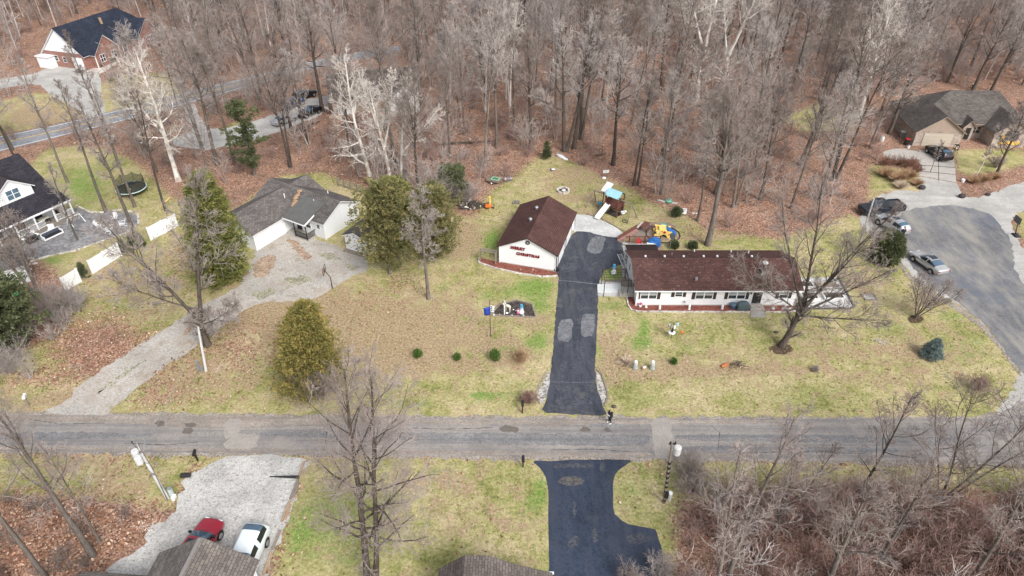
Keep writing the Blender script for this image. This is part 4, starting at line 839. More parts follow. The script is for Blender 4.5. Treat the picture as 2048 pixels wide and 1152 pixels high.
# bare shrubs and tufts
def bare_shrub_data(seed, h, n=26, spread=.7, tw=.012, n2=5, n3=4):
    rng = np.random.default_rng(seed); P, R = [], []
    for k in range(n):
        a = rng.random() * 6.28; s = spread * rng.random() ** .7
        p, r = stem(rng, (math.cos(a) * .12 * h * s, math.sin(a) * .12 * h * s, 0), (math.cos(a) * s, math.sin(a) * s, 1), h * rng.uniform(.7, 1.05), tw * 1.8, 5, .12, .04)
        P.append(p); R.append(r)
    P, R = np.concatenate(P), np.concatenate(R); V, Qd = tubes(P, R, 3); vs, qs = [V], [Qd]
    P2 = sprout(rng, P, R, n2, .25, .98, 38, lambda t, L: L * .42, 4, .16, .05, .7, tw * .8); V, Qd = tubes(*P2, 3); qs.append(Qd + len(vs[0])); vs.append(V)
    if n3:
        P3 = sprout(rng, *P2, n3, .25, 1, 38, lambda t, L: L * .5, 3, .16, .03, .8, tw * .7); V, Qd = tubes(*P3, 3); qs.append(Qd + sum(map(len, vs))); vs.append(V)
    return np.concatenate(vs), np.concatenate(qs)
def bare_shrub(bx, by, h, label, seed, mat=None, spread=.8, n=26, name="bare_shrub", cat="shrub", group=None, **k):
    X, Y = g(bx, by); V, Qd = bare_shrub_data(seed, h, n, spread, **k)
    o = mesh_np(name, V, Qd, mat or TWIGB); o.location = (X, Y, 0); return tag(o, label, cat, group)
bare_shrub(1057, 806, 1.05, "round reddish leafless barberry beside the stone bed and mailbox", 301, TWIGR, 1.0, 60, "barberry")
bare_shrub(1040, 722, 1.0, "dry brown perennial clump on the lawn left of the driveway", 302, DRYG, 1.1, 50, "dry_shrub")
bare_shrub(1955, 780, 1.4, "rusty brown leafless bush at the corner lawn edge by the side street", 303, TWIGR, .8, 50)
bare_shrub(1630, 742, .5, "low twiggy clump on the lawn before the leaning tree", 304, TWIGB, 1.1, 30)
bare_shrub(1252, 724, .8, "spiky bleached ornamental grass beside the white statues", 305, PALEG, 1.5, 70, "ornamental_grass", "plant", tw=.02, n2=0, n3=0) if False else None
def grass_tuft(bx, by, h, label, seed, mat, spread=1.0, n=220, name="ornamental_grass", cat="plant", group=None):
    rng = np.random.default_rng(seed); X, Y = g(bx, by)
    a = rng.random(n) * 6.28; s = spread * np.sqrt(rng.random(n)); d = nrm(np.stack([np.cos(a) * s, np.sin(a) * s, np.ones(n)], 1))
    b = np.stack([np.cos(a) * s * .2 * h, np.sin(a) * s * .2 * h, np.zeros(n)], 1); L = h * rng.uniform(.6, 1.1, (n, 1))
    m_ = b + d * L * .6; t = m_ + nrm(d + np.stack([np.cos(a) * s * .8, np.sin(a) * s * .8, -.4 * s], 1)) * L * .45
    P = np.stack([b, m_, t], 1); R = np.repeat(np.array([[.016, .018, .007]]) * max(.6, h), n, 0)
    V, Qd = tubes(P, R, 3); o = mesh_np(name, V, Qd, mat); o.location = (X, Y, 0); return tag(o, label, cat, group)
grass_tuft(1251, 727, .9, "spiky bleached ornamental grass beside the white statues", 311, PALEG, 1.5, 160)
for k, (x, y, h, m_, lab) in enumerate([(1768, 352, 1.5, DRYG, "orange ornamental grass clump farthest from the concrete drive"), (1792, 362, 1.6, DRYG, "orange ornamental grass clump below the twiggy bed by the drive"), (1815, 356, 1.5, DRYG, "pinkish ornamental grass clump next to the black drive boulder"), (1800, 376, 1.2, PALEG, "pale straw-coloured grass clump at the turning circle edge"), (1832, 370, 1.1, DRYG, "small ornamental grass clump touching the black boulder"), (1945, 366, 1.1, DRYG, "orange grass clump in the island bed nearest the concrete drive"), (1965, 362, 1.2, DRYG, "orange grass clump in the middle of the island bed"), (1988, 358, 1.1, DRYG, "orange grass clump in the island bed under the dark bare tree")]):
    grass_tuft(x, y, h, lab, 320 + k, m_, 1.0, 300)
for k, (x, y, h) in enumerate([(1772, 330, 1.3), (1795, 330, 1.4), (1818, 334, 1.4), (1835, 344, 1.1)]):
    bare_shrub(x, y, h, ["dark twiggy bush in the drive bed, nearest the woods", "dark twiggy bush second from the woods in the drive bed", "dark twiggy bush third from the woods in the drive bed", "dark twiggy bush at the drive corner of its bed"][k], 340 + k, BARB, 1.2, 40, group="bare bushes in the drive bed")
for k, (x, y, h, lab) in enumerate([(1000, 1152, 1.0, 0), (935, 408, 3.0, "tangle of bare brush beside the dark brush pile"), (880, 415, 4.5, "big bare bush behind the bronze cedar and brush pile"), (55, 668, 3.6, "pale bare bush tangled with the cedar at the frame edge"), (110, 640, 3.2, "grey bare bush beside the multi-trunked tree"), (25, 745, 2.6, "low bare bush below the edge cedar near the leaf bank"), (640, 795, 3.2, "pale leafless bush growing against the bronze cedar by the street"), (1318, 1152, 1.7, "reddish bare bush overhanging the blue-black driveway"), (1262, 1172, 1.6, "tawny bare bush at the near end of the blue-black driveway"), (1375, 955, 2.2, "pale leafless bush beside the utility pole with the transformer"), (1990, 335, 1.6, "brown bare bush below the boarded window"), (150, 615, 2.0, "low grey bush below the shortest white fence panel"), (1385, 985, 2.4, "leafless bush at the grass corner of the near thicket")]):
    if lab: bare_shrub(x, y, h, lab, 360 + k, TWIG if k % 2 else TWIGB, .75, 46 if h > 2.5 else 34, n2=6, n3=5)

# the woods: every tree of its own, from twelve grown kinds
KINDS = []
for k in range(12):
    h = 18.0; rng_ = random.Random(500 + k)
    dt = bare_tree_data(500 + k, h, rng_.uniform(.14, .26), rng_.uniform(3.8, 5.6), fb=rng_.uniform(.34, .5), n1=rng_.randint(13, 20), n2=7, n3=6, n4=2, low=rng_.uniform(44, 62), high=rng_.uniform(14, 24), tw=.0175, wob1=.12, up1=.10, lean=(rng_.uniform(-.09, .09), rng_.uniform(-.09, .09)),
        stems=None if k % 4 else [((0, 0, 0), (-.05, 0, 1), h, .24), ((.3, .1, 0), (.13, .05, 1), h * .93, .19)])
    KINDS.append(dt)
NOTREE = [polyw(p) for p in LAWNS] + [polyw(p) for p in [
    [(455, 515), (455, 395), (560, 345), (740, 395), (740, 500), (500, 520)], [(-30, 310), (120, 250), (240, 219), (393, 175), (620, 118), (660, 112), (664, 138), (640, 141), (630, 143), (620, 145), (393, 208), (240, 250), (110, 285), (0, 312)],
    [(45, 150), (75, 70), (215, 20), (305, 80), (300, 100), (180, 150)], [(60, 130), (210, 130), (240, 240), (180, 250), (60, 180), (-100, 200), (-100, 170)], [(340, 300), (340, 265), (410, 260), (540, 225), (600, 185), (675, 185), (680, 210), (560, 270), (480, 300)],
    [(1780, 330), (1780, 200), (1870, 175), (2060, 175), (2120, 300), (2060, 420), (1720, 420), (1730, 330)], [(630, 245), (630, 140), (700, 95), (820, 95), (830, 140), (790, 245)], [(-600, 1400), (-600, 830), (2500, 830), (2500, 1400)],
    [(1090, 330), (1090, 300), (1180, 330)], [(1716, 470), (1712, 392), (1760, 335), (1850, 335), (2300, 330), (2300, 900), (1950, 640)], [(-300, 120), (-20, 95), (60, 140), (60, 60), (340, 60), (345, 300), (250, 290), (-300, 330)], [(0, 600), (0, 440), (130, 390), (290, 440), (200, 560)]]]
rnd = random.Random(77); spots = []; tries = 0
cell = {}
def near(x, y, d, lst):
    return any((x - a) ** 2 + (y - b) ** 2 < d * d for a, b in lst)
while len(spots) < 262 and tries < 60000:
    tries += 1
    y = 76 + 122 * rnd.random() ** .95; half = (y * cT + CAM_H * sT) * 1024 / FPX + 9; x = rnd.uniform(-half, half)
    P_ = np.array([[x, y]])
    if any(sdist(P_, p)[0] > -1.0 for p in NOTREE): continue
    dmin = 6.6 if y > 100 else 6.0
    if near(x, y, dmin, spots) or near(x, y, 4.0, HERO): continue
    spots.append((x, y))
def zone(x, y):
    zc_ = y * cT + CAM_H * sT; px = 1024 + FPX * x / zc_; py = 576 - FPX * (y * sT - CAM_H * cT) / zc_
    far = py < 120
    if px < 330: return ("grey leafless tree in the woods beyond the brick house" if py < 110 else "grey leafless tree on the leafy strip along the yellow-lined road")
    if px < 650: return ("leafless tree in the woods beyond the yellow-lined road" if py < 130 else "leafless tree between the yellow-lined road and the grey-roofed house")
    if px < 900: return ("leafless tree deep in the woods beyond the white sycamores" if far else "leafless tree in the leafy woods around the white sycamores")
    if px < 1180: return ("leafless tree far uphill of the grass clearing" if far else "leafless tree in the orange leaf litter around the clearing tip")
    if px < 1500: return ("leafless tree far back in the woods above the playset" if far else "leafless tree in the leafy woods between playset and ranch house")
    if px < 1780: return ("leafless tree far back in the woods above the pickup" if far else "leafless tree in the woods uphill of the parked pickup")
    return "leafless tree in the woods behind the brown-roofed house"
protos = {}
for n_, (x, y) in enumerate(spots):
    k = rnd.randrange(12); sc_ = rnd.choice([rnd.uniform(.6, .85), rnd.uniform(.82, 1.22), rnd.uniform(.9, 1.3)]); lab = zone(x, y); rz = rnd.uniform(0, 6.28)
    if k not in protos:
        protos[k] = bare_tree(KINDS[k], (x, y, 0), rz, lab, lab.replace("leafless tree", "trees").replace("grey trees", "trees"), "bare_tree", BARK if k % 3 else BARKD, TWIG if k % 2 else TWIGB, sc_)
    else: copy_thing(protos[k], (x, y, 0), rz, sc_, lab, lab.replace("leafless tree", "trees").replace("grey trees", "trees"))
# beyond the trees one can tell apart the wood closes up into one mass
far_units = []
for k in range(6):
    (tv_, tq_), (cv_, cq_) = bare_tree_data(560 + k, 17.0, .15, 4.2, fb=.42, n1=14, n2=6, n3=5, n4=0, low=52, high=16, tw=.03, lean=(.03 * (k - 3), .02 * k))
    far_units.append((np.concatenate([tv_, cv_]), np.concatenate([tq_, cq_ + len(tv_)])))
rf_ = random.Random(91); fp = []; tries = 0
while len(fp) < 150 and tries < 20000:
    tries += 1; y = rf_.uniform(108, 200); half = (y * cT + CAM_H * sT) * 1024 / FPX + 6; x = rf_.uniform(-half, half)
    if any(sdist(np.array([[x, y]]), p)[0] > -1.0 for p in NOTREE) or near(x, y, 3.6, spots) or near(x, y, 4.5, fp) or near(x, y, 4, HERO): continue
    fp.append((x, y))
# undergrowth: saplings and brush nobody could count
def scatter(name, units, pts, mat, smin, smax, seed):
    rng = np.random.default_rng(seed); Vs, Qs, off = [], [], 0
    for (x, y) in pts:
        V, Qd = units[rng.integers(len(units))]; a = rng.random() * 6.28; s = rng.uniform(smin, smax); c, s_ = math.cos(a) * s, math.sin(a) * s
        W = np.stack([V[:, 0] * c - V[:, 1] * s_ + x, V[:, 0] * s_ + V[:, 1] * c + y, V[:, 2] * s], 1)
        Vs.append(W.astype(np.float32)); Qs.append(Qd + off); off += len(V)
    return tag(mesh_np(name, np.concatenate(Vs), np.concatenate(Qs), mat), kind="stuff")
def scatter_pts(n, region, avoid, seed, margin=-.3):
    rng = np.random.default_rng(seed); Wp = polyw(region); lo, hi = Wp.min(0), Wp.max(0); out = np.zeros((0, 2))
    while len(out) < n:
        P_ = lo + (hi - lo) * rng.random((4 * n, 2)); ok = inside(P_, Wp)
        for p in avoid: ok &= sdist(P_, p) < margin
        out = np.concatenate([out, P_[ok]])
        if ok.sum() == 0: break
    return out[:n]
scatter("woods", far_units, fp, TWIG, .75, 1.2, 92)
saps = [bare_shrub_data(600 + k, 4.2, 4, .3, .022, 6, 4) for k in range(6)]
brush = [bare_shrub_data(620 + k, 1.9, 12, .8, .014, 5, 3) for k in range(5)]
WOODR_ = [(-80, 290), (-300, 60), (-300, -20), (2350, -20), (2350, 500), (1700, 430), (1560, 480), (1405, 460), (1300, 402), (1150, 322), (1072, 312), (960, 390), (830, 430), (740, 395), (560, 350), (460, 420), (330, 380), (250, 300)]
scatter("undergrowth_saplings", saps, scatter_pts(900, WOODR_, NOTREE[:7] + NOTREE[8:14] + NOTREE[17:18], 5, -.5), TWIG, .7, 1.8, 6).name = "undergrowth"
scatter("undergrowth", brush, scatter_pts(1300, WOODR_, NOTREE[:7] + NOTREE[8:14] + NOTREE[17:18], 7, -.5), TWIGR, .5, 1.3, 8)
THICK = [(1372, 1040), (1430, 1000), (1700, 992), (2300, 985), (2300, 1350), (1330, 1350)]
scatter("undergrowth", brush, scatter_pts(260, THICK, [], 9), TWIGR, .8, 1.6, 10)
scatter("undergrowth", saps, scatter_pts(44, THICK, [], 11), TWIG, .5, 1.1, 12)
scatter("undergrowth", brush, scatter_pts(40, [(-200, 1010), (0, 1000), (250, 1030), (330, 1040), (200, 1140), (120, 1300), (-200, 1300)], [], 13), TWIGB, .3, .8, 14)
scatter("undergrowth", brush, scatter_pts(26, [(-100, 560), (90, 590), (180, 620), (150, 700), (60, 760), (-100, 780)], [], 15), TWIG, .8, 1.4, 16)
ROADS = [polyw(p) for p in [[(-900, 820), (2400, 828), (2400, 935), (-900, 908)], [(1065, 832), (1100, 745), (1116, 545), (950, 530), (950, 510), (1000, 520), (1050, 400), (1150, 400), (1150, 425), (1250, 460), (1255, 590), (1196, 600), (1195, 740), (1222, 780), (1216, 835)], [(1060, 915), (1275, 915), (1232, 955), (1230, 1025), (1265, 1048), (1330, 1056), (1330, 1300), (1092, 1300), (1092, 960)],
    [(350, 1010), (372, 950), (430, 920), (470, 905), (610, 905), (600, 960), (545, 1110), (500, 1300), (140, 1300), (200, 1140), (330, 1035)], [(85, 830), (150, 775), (325, 665), (400, 618), (495, 565), (500, 400), (560, 345), (740, 395), (745, 545), (640, 603), (480, 625), (330, 725), (218, 832)], [(1250, 440), (1360, 440), (1360, 485), (1600, 485), (1600, 550), (1715, 550), (1715, 622), (1535, 628), (1535, 638), (1498, 638), (1255, 626)],
    [(-50, 600), (-50, 300), (60, 290), (150, 400), (290, 415), (290, 465), (60, 600)], [(1712, 470), (1712, 392), (1760, 335), (1850, 335), (2300, 330), (2300, 900), (2046, 745), (1915, 606), (1820, 548), (1766, 482)], [(972, 637), (1031, 595), (1078, 637)]]]
def lawn_pts(n, seed, want):
    rng = np.random.default_rng(seed); lo, hi = np.array([-60, 20.]), np.array([66, 95.]); out = np.zeros((0, 2)); L0, L1 = polyw(LAWNS[0]), polyw(LAWNS[1])
    while len(out) < n:
        P_ = lo + (hi - lo) * rng.random((n, 2)); zc_ = P_[:, 1] * cT + CAM_H * sT; px_ = 1024 + FPX * P_[:, 0] / zc_; ok = (np.abs(px_ - 1024) < 1080) & (inside(P_, L0) | inside(P_, L1))
        for p in ROADS: ok &= ~inside(P_, p)
        xi = np.searchsorted(gx, P_[:, 0]) - 1; yi = np.searchsorted(gy, P_[:, 1]) - 1; lf = leaf[yi * nx_ + xi]
        ok &= (rng.random(len(P_)) < (lf * 1.4 + .05 if want == "leaf" else 1.0 - lf)); out = np.concatenate([out, P_[ok]])
    return out[:n]
def island_mat(name, cols):
    m, N, L, b = new_mat(name); b.inputs["Roughness"].default_value = .95; b.inputs["Specular IOR Level"].default_value = .1
    ge = N.new("ShaderNodeNewGeometry"); r = ramp(N, cols); L.new(ge.outputs["Random Per Island"], r.inputs[0])
    n_ = ramp(N, [(.4, .75), (.6, 1.2)]); L.new(noise(N, L, ge.outputs["Position"], .5, 4), n_.inputs[0]); L.new(mixc(N, L, 1.0, r.outputs[0], n_.outputs[0], 'MULTIPLY'), b.inputs["Base Color"]); return m
def blades(name, P_, hgt, wid, per, mat, seed):
    rng = np.random.default_rng(seed); n = len(P_) * per; c = np.repeat(P_, per, 0) + rng.normal(0, hgt * .5, (n, 2)); a = rng.random(n) * 6.28; h = hgt * rng.uniform(.5, 1.2, n); w_ = wid * rng.uniform(.6, 1.3, n)
    d = np.stack([np.cos(a), np.sin(a)], 1); t = rng.normal(0, .6, (n, 2)) * h[:, None]
    V = np.stack([np.column_stack([c - d * w_[:, None], np.full(n, .005)]), np.column_stack([c + d * w_[:, None], np.full(n, .005)]), np.column_stack([c + t, h])], 1).reshape(-1, 3)
    tag(mesh_np(name, V, None, mat, smooth=False, tri=np.arange(len(V)).reshape(-1, 3)), kind="stuff")
def fallen(name, P_, size, mat, seed):
    rng = np.random.default_rng(seed); n = len(P_); a = rng.random(n) * 6.28; s_ = size * rng.uniform(.6, 1.5, n)[:, None]; u = np.column_stack([np.cos(a), np.sin(a), rng.normal(0, .35, n)]) * s_; v = np.column_stack([-np.sin(a), np.cos(a), rng.normal(0, .35, n)]) * s_ * .7
    c = np.column_stack([P_, .03 + .05 * rng.random(n) + np.abs(u[:, 2]) + np.abs(v[:, 2])]); V = np.stack([c - u, c - v, c + u, c + v], 1).reshape(-1, 3)
    tag(mesh_np(name, V, np.arange(len(V)).reshape(-1, 4), mat, smooth=False), kind="stuff")
blades("grass", lawn_pts(15000, 41, "grass"), .13, .035, 3, island_mat("grass_blades", [(0.0, (.13, .17, .04)), (.35, (.24, .25, .08)), (.6, (.38, .33, .16)), (1.0, (.55, .46, .28))]), 42)
LEAFM = island_mat("fallen_leaf", [(0.0, (.12, .06, .04)), (.4, (.30, .15, .09)), (.75, (.42, .25, .165)), (.93, (.50, .36, .26)), (1.0, (.60, .49, .39))])
fallen("fallen_leaves", lawn_pts(7000, 43, "leaf"), .09, LEAFM, 44)
fallen("fallen_leaves", scatter_pts(26000, WOODR_, NOTREE[:7] + NOTREE[8:14] + NOTREE[17:18], 45, 0), .14, LEAFM, 46)
fallen("fallen_leaves", scatter_pts(4000, [(-100, 1010), (60, 1000), (250, 1020), (330, 1035), (200, 1140), (150, 1200), (-100, 1200)], [], 47), .09, LEAFM, 48)
# fallen trunks on the leaf litter
for k, (a, b_, r, lab) in enumerate([((880, 290), (1000, 286), .2, "long fallen log lying in the leaves above the brush pile"), ((1165, 222), (1235, 190), .22, "leaning fallen trunk uphill of the clearing tip"), ((780, 315), (815, 345), .16, "fallen trunk behind the white sycamores"), ((1395, 215), (1500, 178), .2, "pale fallen trunk deep in the woods above the ranch house"), ((1190, 313), (1210, 311), .12, "short dark log in the leaves above the white name board"), ((590, 395 - 130), (640, 248), .2, "dark log beside the parked cars")]):
    A, B_ = g(*a), g(*b_); mb = MB(); mb.tube((A[0], A[1], r), (B_[0], B_[1], r * 2.2), r, r * .5, 8)
    d = Vector((B_[0] - A[0], B_[1] - A[1], 0)); m_ = Vector((A[0], A[1], r)) + d * .6
    mb.tube(m_, m_ + Vector((d.y * .12, -d.x * .12, 1.2)), r * .35, .03, 5); mb.tube(m_ + d * .15, m_ + d * .15 + Vector((-d.y * .1, d.x * .1, .9)), r * .3, .03, 5)
    tag(mb.build("fallen_log", BARKD), lab, "log")

# ------------------------------------------------------------------ buildings
def house(name, org, ang, label, cat="house"):
    return empty(name, (org[0], org[1], 0), math.radians(ang), label, cat)
def gable(root, x0, x1, y0, y1, ze, zr, axis, wall, roof, oh=.3, t=.07, z0=0.0, ym=None, wname="wall", trim=WHITE, rake=None, parts=("wall", "fascia", "roof")):
    """gabled block: wall prism, white fascia chevron and shingled chevron above; axis = ridge direction; returns the roof"""
    rake = oh if rake is None else rake
    a0, a1, b0, b1 = (x0, x1, y0, y1) if axis == 'x' else (y0, y1, x0, x1)
    m = (b0 + b1) / 2 if ym is None else ym
    P = (lambda a, b, z: (a, b, z)) if axis == 'x' else (lambda a, b, z: (b, a, z))
    D = (lambda d: (d, 0, 0)) if axis == 'x' else (lambda d: (0, d, 0))
    if "wall" in parts:
        MB().prism([P(a0, b0, z0), P(a0, b1, z0), P(a0, b1, ze), P(a0, m, zr), P(a0, b0, ze)], D(a1 - a0)).build(wname, wall, root)
    sl0 = (zr - ze) / (m - b0); sl1 = (zr - ze) / (b1 - m)
    def chev(o, lo, hi, e):
        s = [(b0 - o, ze - o * sl0), (m, zr), (b1 + o, ze - o * sl1)]
        pts = [P(a0 - e, b, z + lo) for b, z in s] + [P(a0 - e, b, z + hi) for b, z in reversed(s)]
        return MB().prism(pts, D(a1 - a0 + 2 * e))
    if "fascia" in parts: chev(oh, .005, .14, rake).build("fascia", trim, root)
    return chev(oh + .03, .142, .142 + t, rake + .03).build("roof", roof, root)
def fbox(face, c, a0, a1, z0, z1, d0, d1):
    """box on a face: 'S' y=c facing -y, 'N' y=c facing +y, 'E' x=c facing +x, 'W' x=c facing -x; d = distance out of the wall"""
    if face == 'S': return (a0, a1, c - d1, c - d0, z0, z1)
    if face == 'N': return (a0, a1, c + d0, c + d1, z0, z1)
    if face == 'E': return (c + d0, c + d1, a0, a1, z0, z1)
    return (c - d1, c - d0, a0, a1, z0, z1)
def window(root, face, c, a, w_, z0, h_, frame=WHITE, glass=GLASS, shut=None, n=1, bars=True, blind=False):
    """framed window; n sashes side by side"""
    mb = MB(); a0, a1 = a - w_ / 2, a + w_ / 2; z1 = z0 + h_; t = .07
    mb.box(*fbox(face, c, a0 - t, a1 + t, z0 - t, z0, .002, .06)); mb.box(*fbox(face, c, a0 - t, a1 + t, z1, z1 + t, .002, .06))
    mb.box(*fbox(face, c, a0 - t, a0, z0, z1, .002, .06)); mb.box(*fbox(face, c, a1, a1 + t, z0, z1, .002, .06))
    for k in range(1, n): x = a0 + w_ * k / n; mb.box(*fbox(face, c, x - .045, x + .045, z0, z1, .003, .058))
    if bars: mb.box(*fbox(face, c, a0, a1, z0 + h_ * .48, z0 + h_ * .53, .004, .05))
    f = mb.build("window", frame, root)
    MB().box(*fbox(face, c, a0 + .001, a1 - .001, z0 + .001, z1 - .001, .001, .03)).build("pane", glass, f)
    if blind: MB().box(*fbox(face, c, a0 + .03, a1 - .03, z0 + h_ * .56, z1 - .03, .031, .036)).build("blind", BLIND, f)
    if shut:
        for s in (-1, 1):
            x = a + s * (w_ / 2 + t + .19); MB().box(*fbox(face, c, x - .17, x + .17, z0 - t, z1 + t, .002, .045)).build("shutter", shut, f)
    return f
def door(root, face, c, a, w_, z0, h_, mat, frame=WHITE, handle=True, name="door"):
    mb = MB(); a0, a1 = a - w_ / 2, a + w_ / 2; z1 = z0 + h_
    mb.box(*fbox(face, c, a0, a1, z0, z1, .002, .05)); d = mb.build(name, mat, root)
    fr = MB(); fr.box(*fbox(face, c, a0 - .1, a0 - .002, z0, z1 + .1, .002, .07)).box(*fbox(face, c, a1 + .002, a1 + .1, z0, z1 + .1, .002, .07)).box(*fbox(face, c, a0 - .001, a1 + .001, z1 + .002, z1 + .1, .002, .068)); fr.build("door_frame", frame, d)
    if handle: MB().box(*fbox(face, c, a1 - .12, a1 - .07, z0 + h_ * .45, z0 + h_ * .5, .05, .1)).build("handle", GREYM, d)
    return d
def garage_door(root, face, c, a, w_, h_, mat=SIDING, frame=WHITE, rows=4):
    mb = MB()
    for k in range(rows):
        z0 = .04 + h_ * k / rows; mb.box(*fbox(face, c, a - w_ / 2, a + w_ / 2, z0, z0 + h_ / rows - .025, .002, .05))
    mb.box(*fbox(face, c, a - w_ / 2, a + w_ / 2, .03, h_, .001, .02))
    d = mb.build("garage_door", mat, root)
    t = .1; fr = MB(); fr.box(*fbox(face, c, a - w_ / 2 - t, a - w_ / 2 - .003, 0, h_ + t, .002, .07)).box(*fbox(face, c, a + w_ / 2 + .003, a + w_ / 2 + t, 0, h_ + t, .002, .07)).box(*fbox(face, c, a - w_ / 2, a + w_ / 2, h_ + .045, h_ + t, .002, .07)); fr.build("door_frame", frame, d)
    return d
def corner_trim(root, pts, z1, mat=WHITE, w_=.07):
    for x, y in pts: MB().box(x - w_, x + w_, y - w_, y + w_, 0, z1).build("corner_trim", mat, root)

# ranch house
ZE, ZR, Y0, Y1, X0, X1 = 2.2, 3.58, 58.72, 65.85, 13.4, 30.6
H = house("ranch_house", (X0, Y0), 0, "long white ranch house with a maroon shingled roof and dark shutters facing the street")
W_, D_ = X1 - X0, Y1 - Y0
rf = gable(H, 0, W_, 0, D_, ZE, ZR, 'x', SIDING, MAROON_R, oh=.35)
MB().box(-.02, W_ + .02, -.02, D_ + .02, 0, .12).build("foundation", CONC, H)
window(H, 'S', 0, 1.25, 1.65, .95, .98, shut=SHUT, n=2, blind=True)
window(H, 'S', 0, 4.45, .72, 1.25, .62, shut=SHUT, blind=False)
window(H, 'S', 0, 7.2, 1.75, .95, .98, shut=SHUT, n=2, blind=True)
window(H, 'S', 0, 10.7, 1.75, .95, .98, shut=SHUT, n=2, blind=True)
window(H, 'S', 0, 15.7, .85, 1.05, .9, shut=SHUT, blind=True)
door(H, 'S', 0, 12.9, 1.0, .34, 1.88, BLACK)
window(H, 'W', 0, 2.1, 1.0, .9, 1.1, blind=True); window(H, 'W', 0, 5.3, .8, 1.0, .9)
window(H, 'E', W_, 2.4, 1.0, .9, 1.1, blind=True)
MB().box(12.1, 12.24, -.16, -.002, 1.62, 1.82).build("porch_light", BLACK, H)
MB().tube((.9 + 4.2, -.01, .55), (5.3, -.06, .55), .12, .12, 8).build("dryer_vent", GREYM, H)
st = MB(); st.box(12.15, 13.7, -1.02, -.025, 0, .16).box(12.25, 13.6, -.75, -.026, .16, .32); st.build("entry_step", CONC, H)
corner_trim(H, [(0, 0), (W_, 0)], ZE)
gut = MB()
gut.box(-.38, W_ + .38, -.46, -.385, ZE - .08, ZE + .03); gut.build("gutter", WHITE, H)
MB().tube((0.12, -.07, 0), (0.12, -.07, ZE - .1), .04, .04, 6).build("downspout", WHITE, H)
RIDGE_Y = D_ / 2
for x in (1.3, 3.4, 5.5, 7.7, 9.2, 10.8, 13.0):
    z = ZR + .21 - .38 * .55; MB().box(x - .1, x + .1, RIDGE_Y + .45, RIDGE_Y + .65, z - .05, z + .17).build("roof_vent", WHITE, H)
for x, y in ((4.4, RIDGE_Y + 1.4), (11.5, RIDGE_Y + 2.9), (13.3, RIDGE_Y + 2.4), (7.4, RIDGE_Y + 3.2)):
    z = ZR + .21 - .385 * (y - RIDGE_Y); MB().tube((x, y, z - .1), (x, y, z + .28), .07, .07, 8).build("roof_vent", WHITE if x > 5 else GREYM, H)
z = ZR + .21 - .385 * (RIDGE_Y - .95)
MB().box(6.2, 6.46, .82, 1.08, z - .12, z + .22).build("roof_vent", GREYM, H)
yc = 1.75; zc_ = ZR + .2 - .385 * (RIDGE_Y - yc); ch = MB(); ch.prism([(13.35, yc - .35, zc_ - .25), (13.95, yc - .35, zc_ - .25), (13.86, yc - .2, zc_ + .35), (13.44, yc - .2, zc_ + .35)], (0, .5, 0)); c_ = ch.build("chimney", GREYM, rf)
MB().tube((13.65, yc, zc_ + .3), (13.65, yc, zc_ + 1.25), .15, .15, 12).build("chimney_pipe", BLACK, H)
MB().lathe([(.12, 0), (.29, .03), (.29, .1), (.05, .17)], (13.65, yc, zc_ + 1.25), 14).build("chimney_cap", WHITE, H)
# rear porch roof over the deck
A = g(1261, 501, 2.3); B_ = g(1323, 489, 2.3)
MB().prism([(-.1, D_ + .38, 2.15), (-.1, D_ + 2.0, 1.95), (-.1, D_ + 2.0, 2.05), (-.1, D_ + .38, 2.27)], (3.6, 0, 0)).build("porch_roof", mat_shingle("dark_brown_shingles", (.045, .03, .028), (.03, .022, .02)), H)
MB().box(-.12, 3.52, D_ + 2.0, D_ + 2.06, 1.9, 2.07).build("porch_fascia", WHITE, H)
for x in (0.0, 1.7, 3.4): MB().box(x - .05, x + .05, D_ + 1.85, D_ + 1.95, 0, 1.95).build("porch_post", WHITE, H)

# garage with the lettering
GA = math.degrees(math.atan2(65.25 - 67.12, 4.96 + 1.45))
H = house("garage", (-1.45, 67.12), GA, "white gabled garage with a maroon roof and red lettering on its gable", "garage")
GW, GD = 6.75, 9.7
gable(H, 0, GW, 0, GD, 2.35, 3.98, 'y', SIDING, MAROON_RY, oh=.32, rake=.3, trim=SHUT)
MB().box(-.02, GW + .02, -.02, GD + .02, 0, .12).build("foundation", CONC, H)
corner_trim(H, [(0, 0), (GW, 0), (0, GD), (GW, GD)], 2.3, WHITE, .06)
for y in (2.7, 6.9): garage_door(H, 'E', GW, y, 3.0, 2.1, WHITE, BLACK)
for y in (.75, 4.8, 8.9): MB().box(GW + .002, GW + .15, y - .07, y + .07, 1.75, 1.98).build("wall_lamp", BLACK, H)
MB().lathe([(.27, 0), (.27, .05), (.2, .07)], (0, 0, 0), 18).build("gable_vent", BLACK, H).matrix_local = Matrix.Translation((GW / 2, -.003, 3.33)) @ Matrix.Rotation(math.pi / 2, 4, 'X')
MB().lathe([(.13, 0), (.1, .02)], (0, 0, 0), 14).build("vent_louver", GREYM, H).matrix_local = Matrix.Translation((GW / 2, -.08, 3.33)) @ Matrix.Rotation(math.pi / 2, 4, 'X')
MB().tube((GW + .12, -.1, 0), (GW + .12, -.1, 2.2), .045, .045, 6).build("downspout", BLACK, H)
for k, y in enumerate((4.0, 6.9)): 
    z = 3.98 + .2 - (1.63 / (GW / 2)) * .75
    MB().tube((GW / 2 - .75, y, z - .1), (GW / 2 - .75, y, z + .3), .14, .14, 10).tube((GW / 2 - .75, y, z + .3), (GW / 2 - .75, y, z + .42), .24, .16, 10).build("roof_vent", GREYM, H)
ca, sa = math.cos(R0(GA)), math.sin(R0(GA))
def gl(x, y, z): return (-1.45 + x * ca - y * sa, 67.12 + x * sa + y * ca, z)
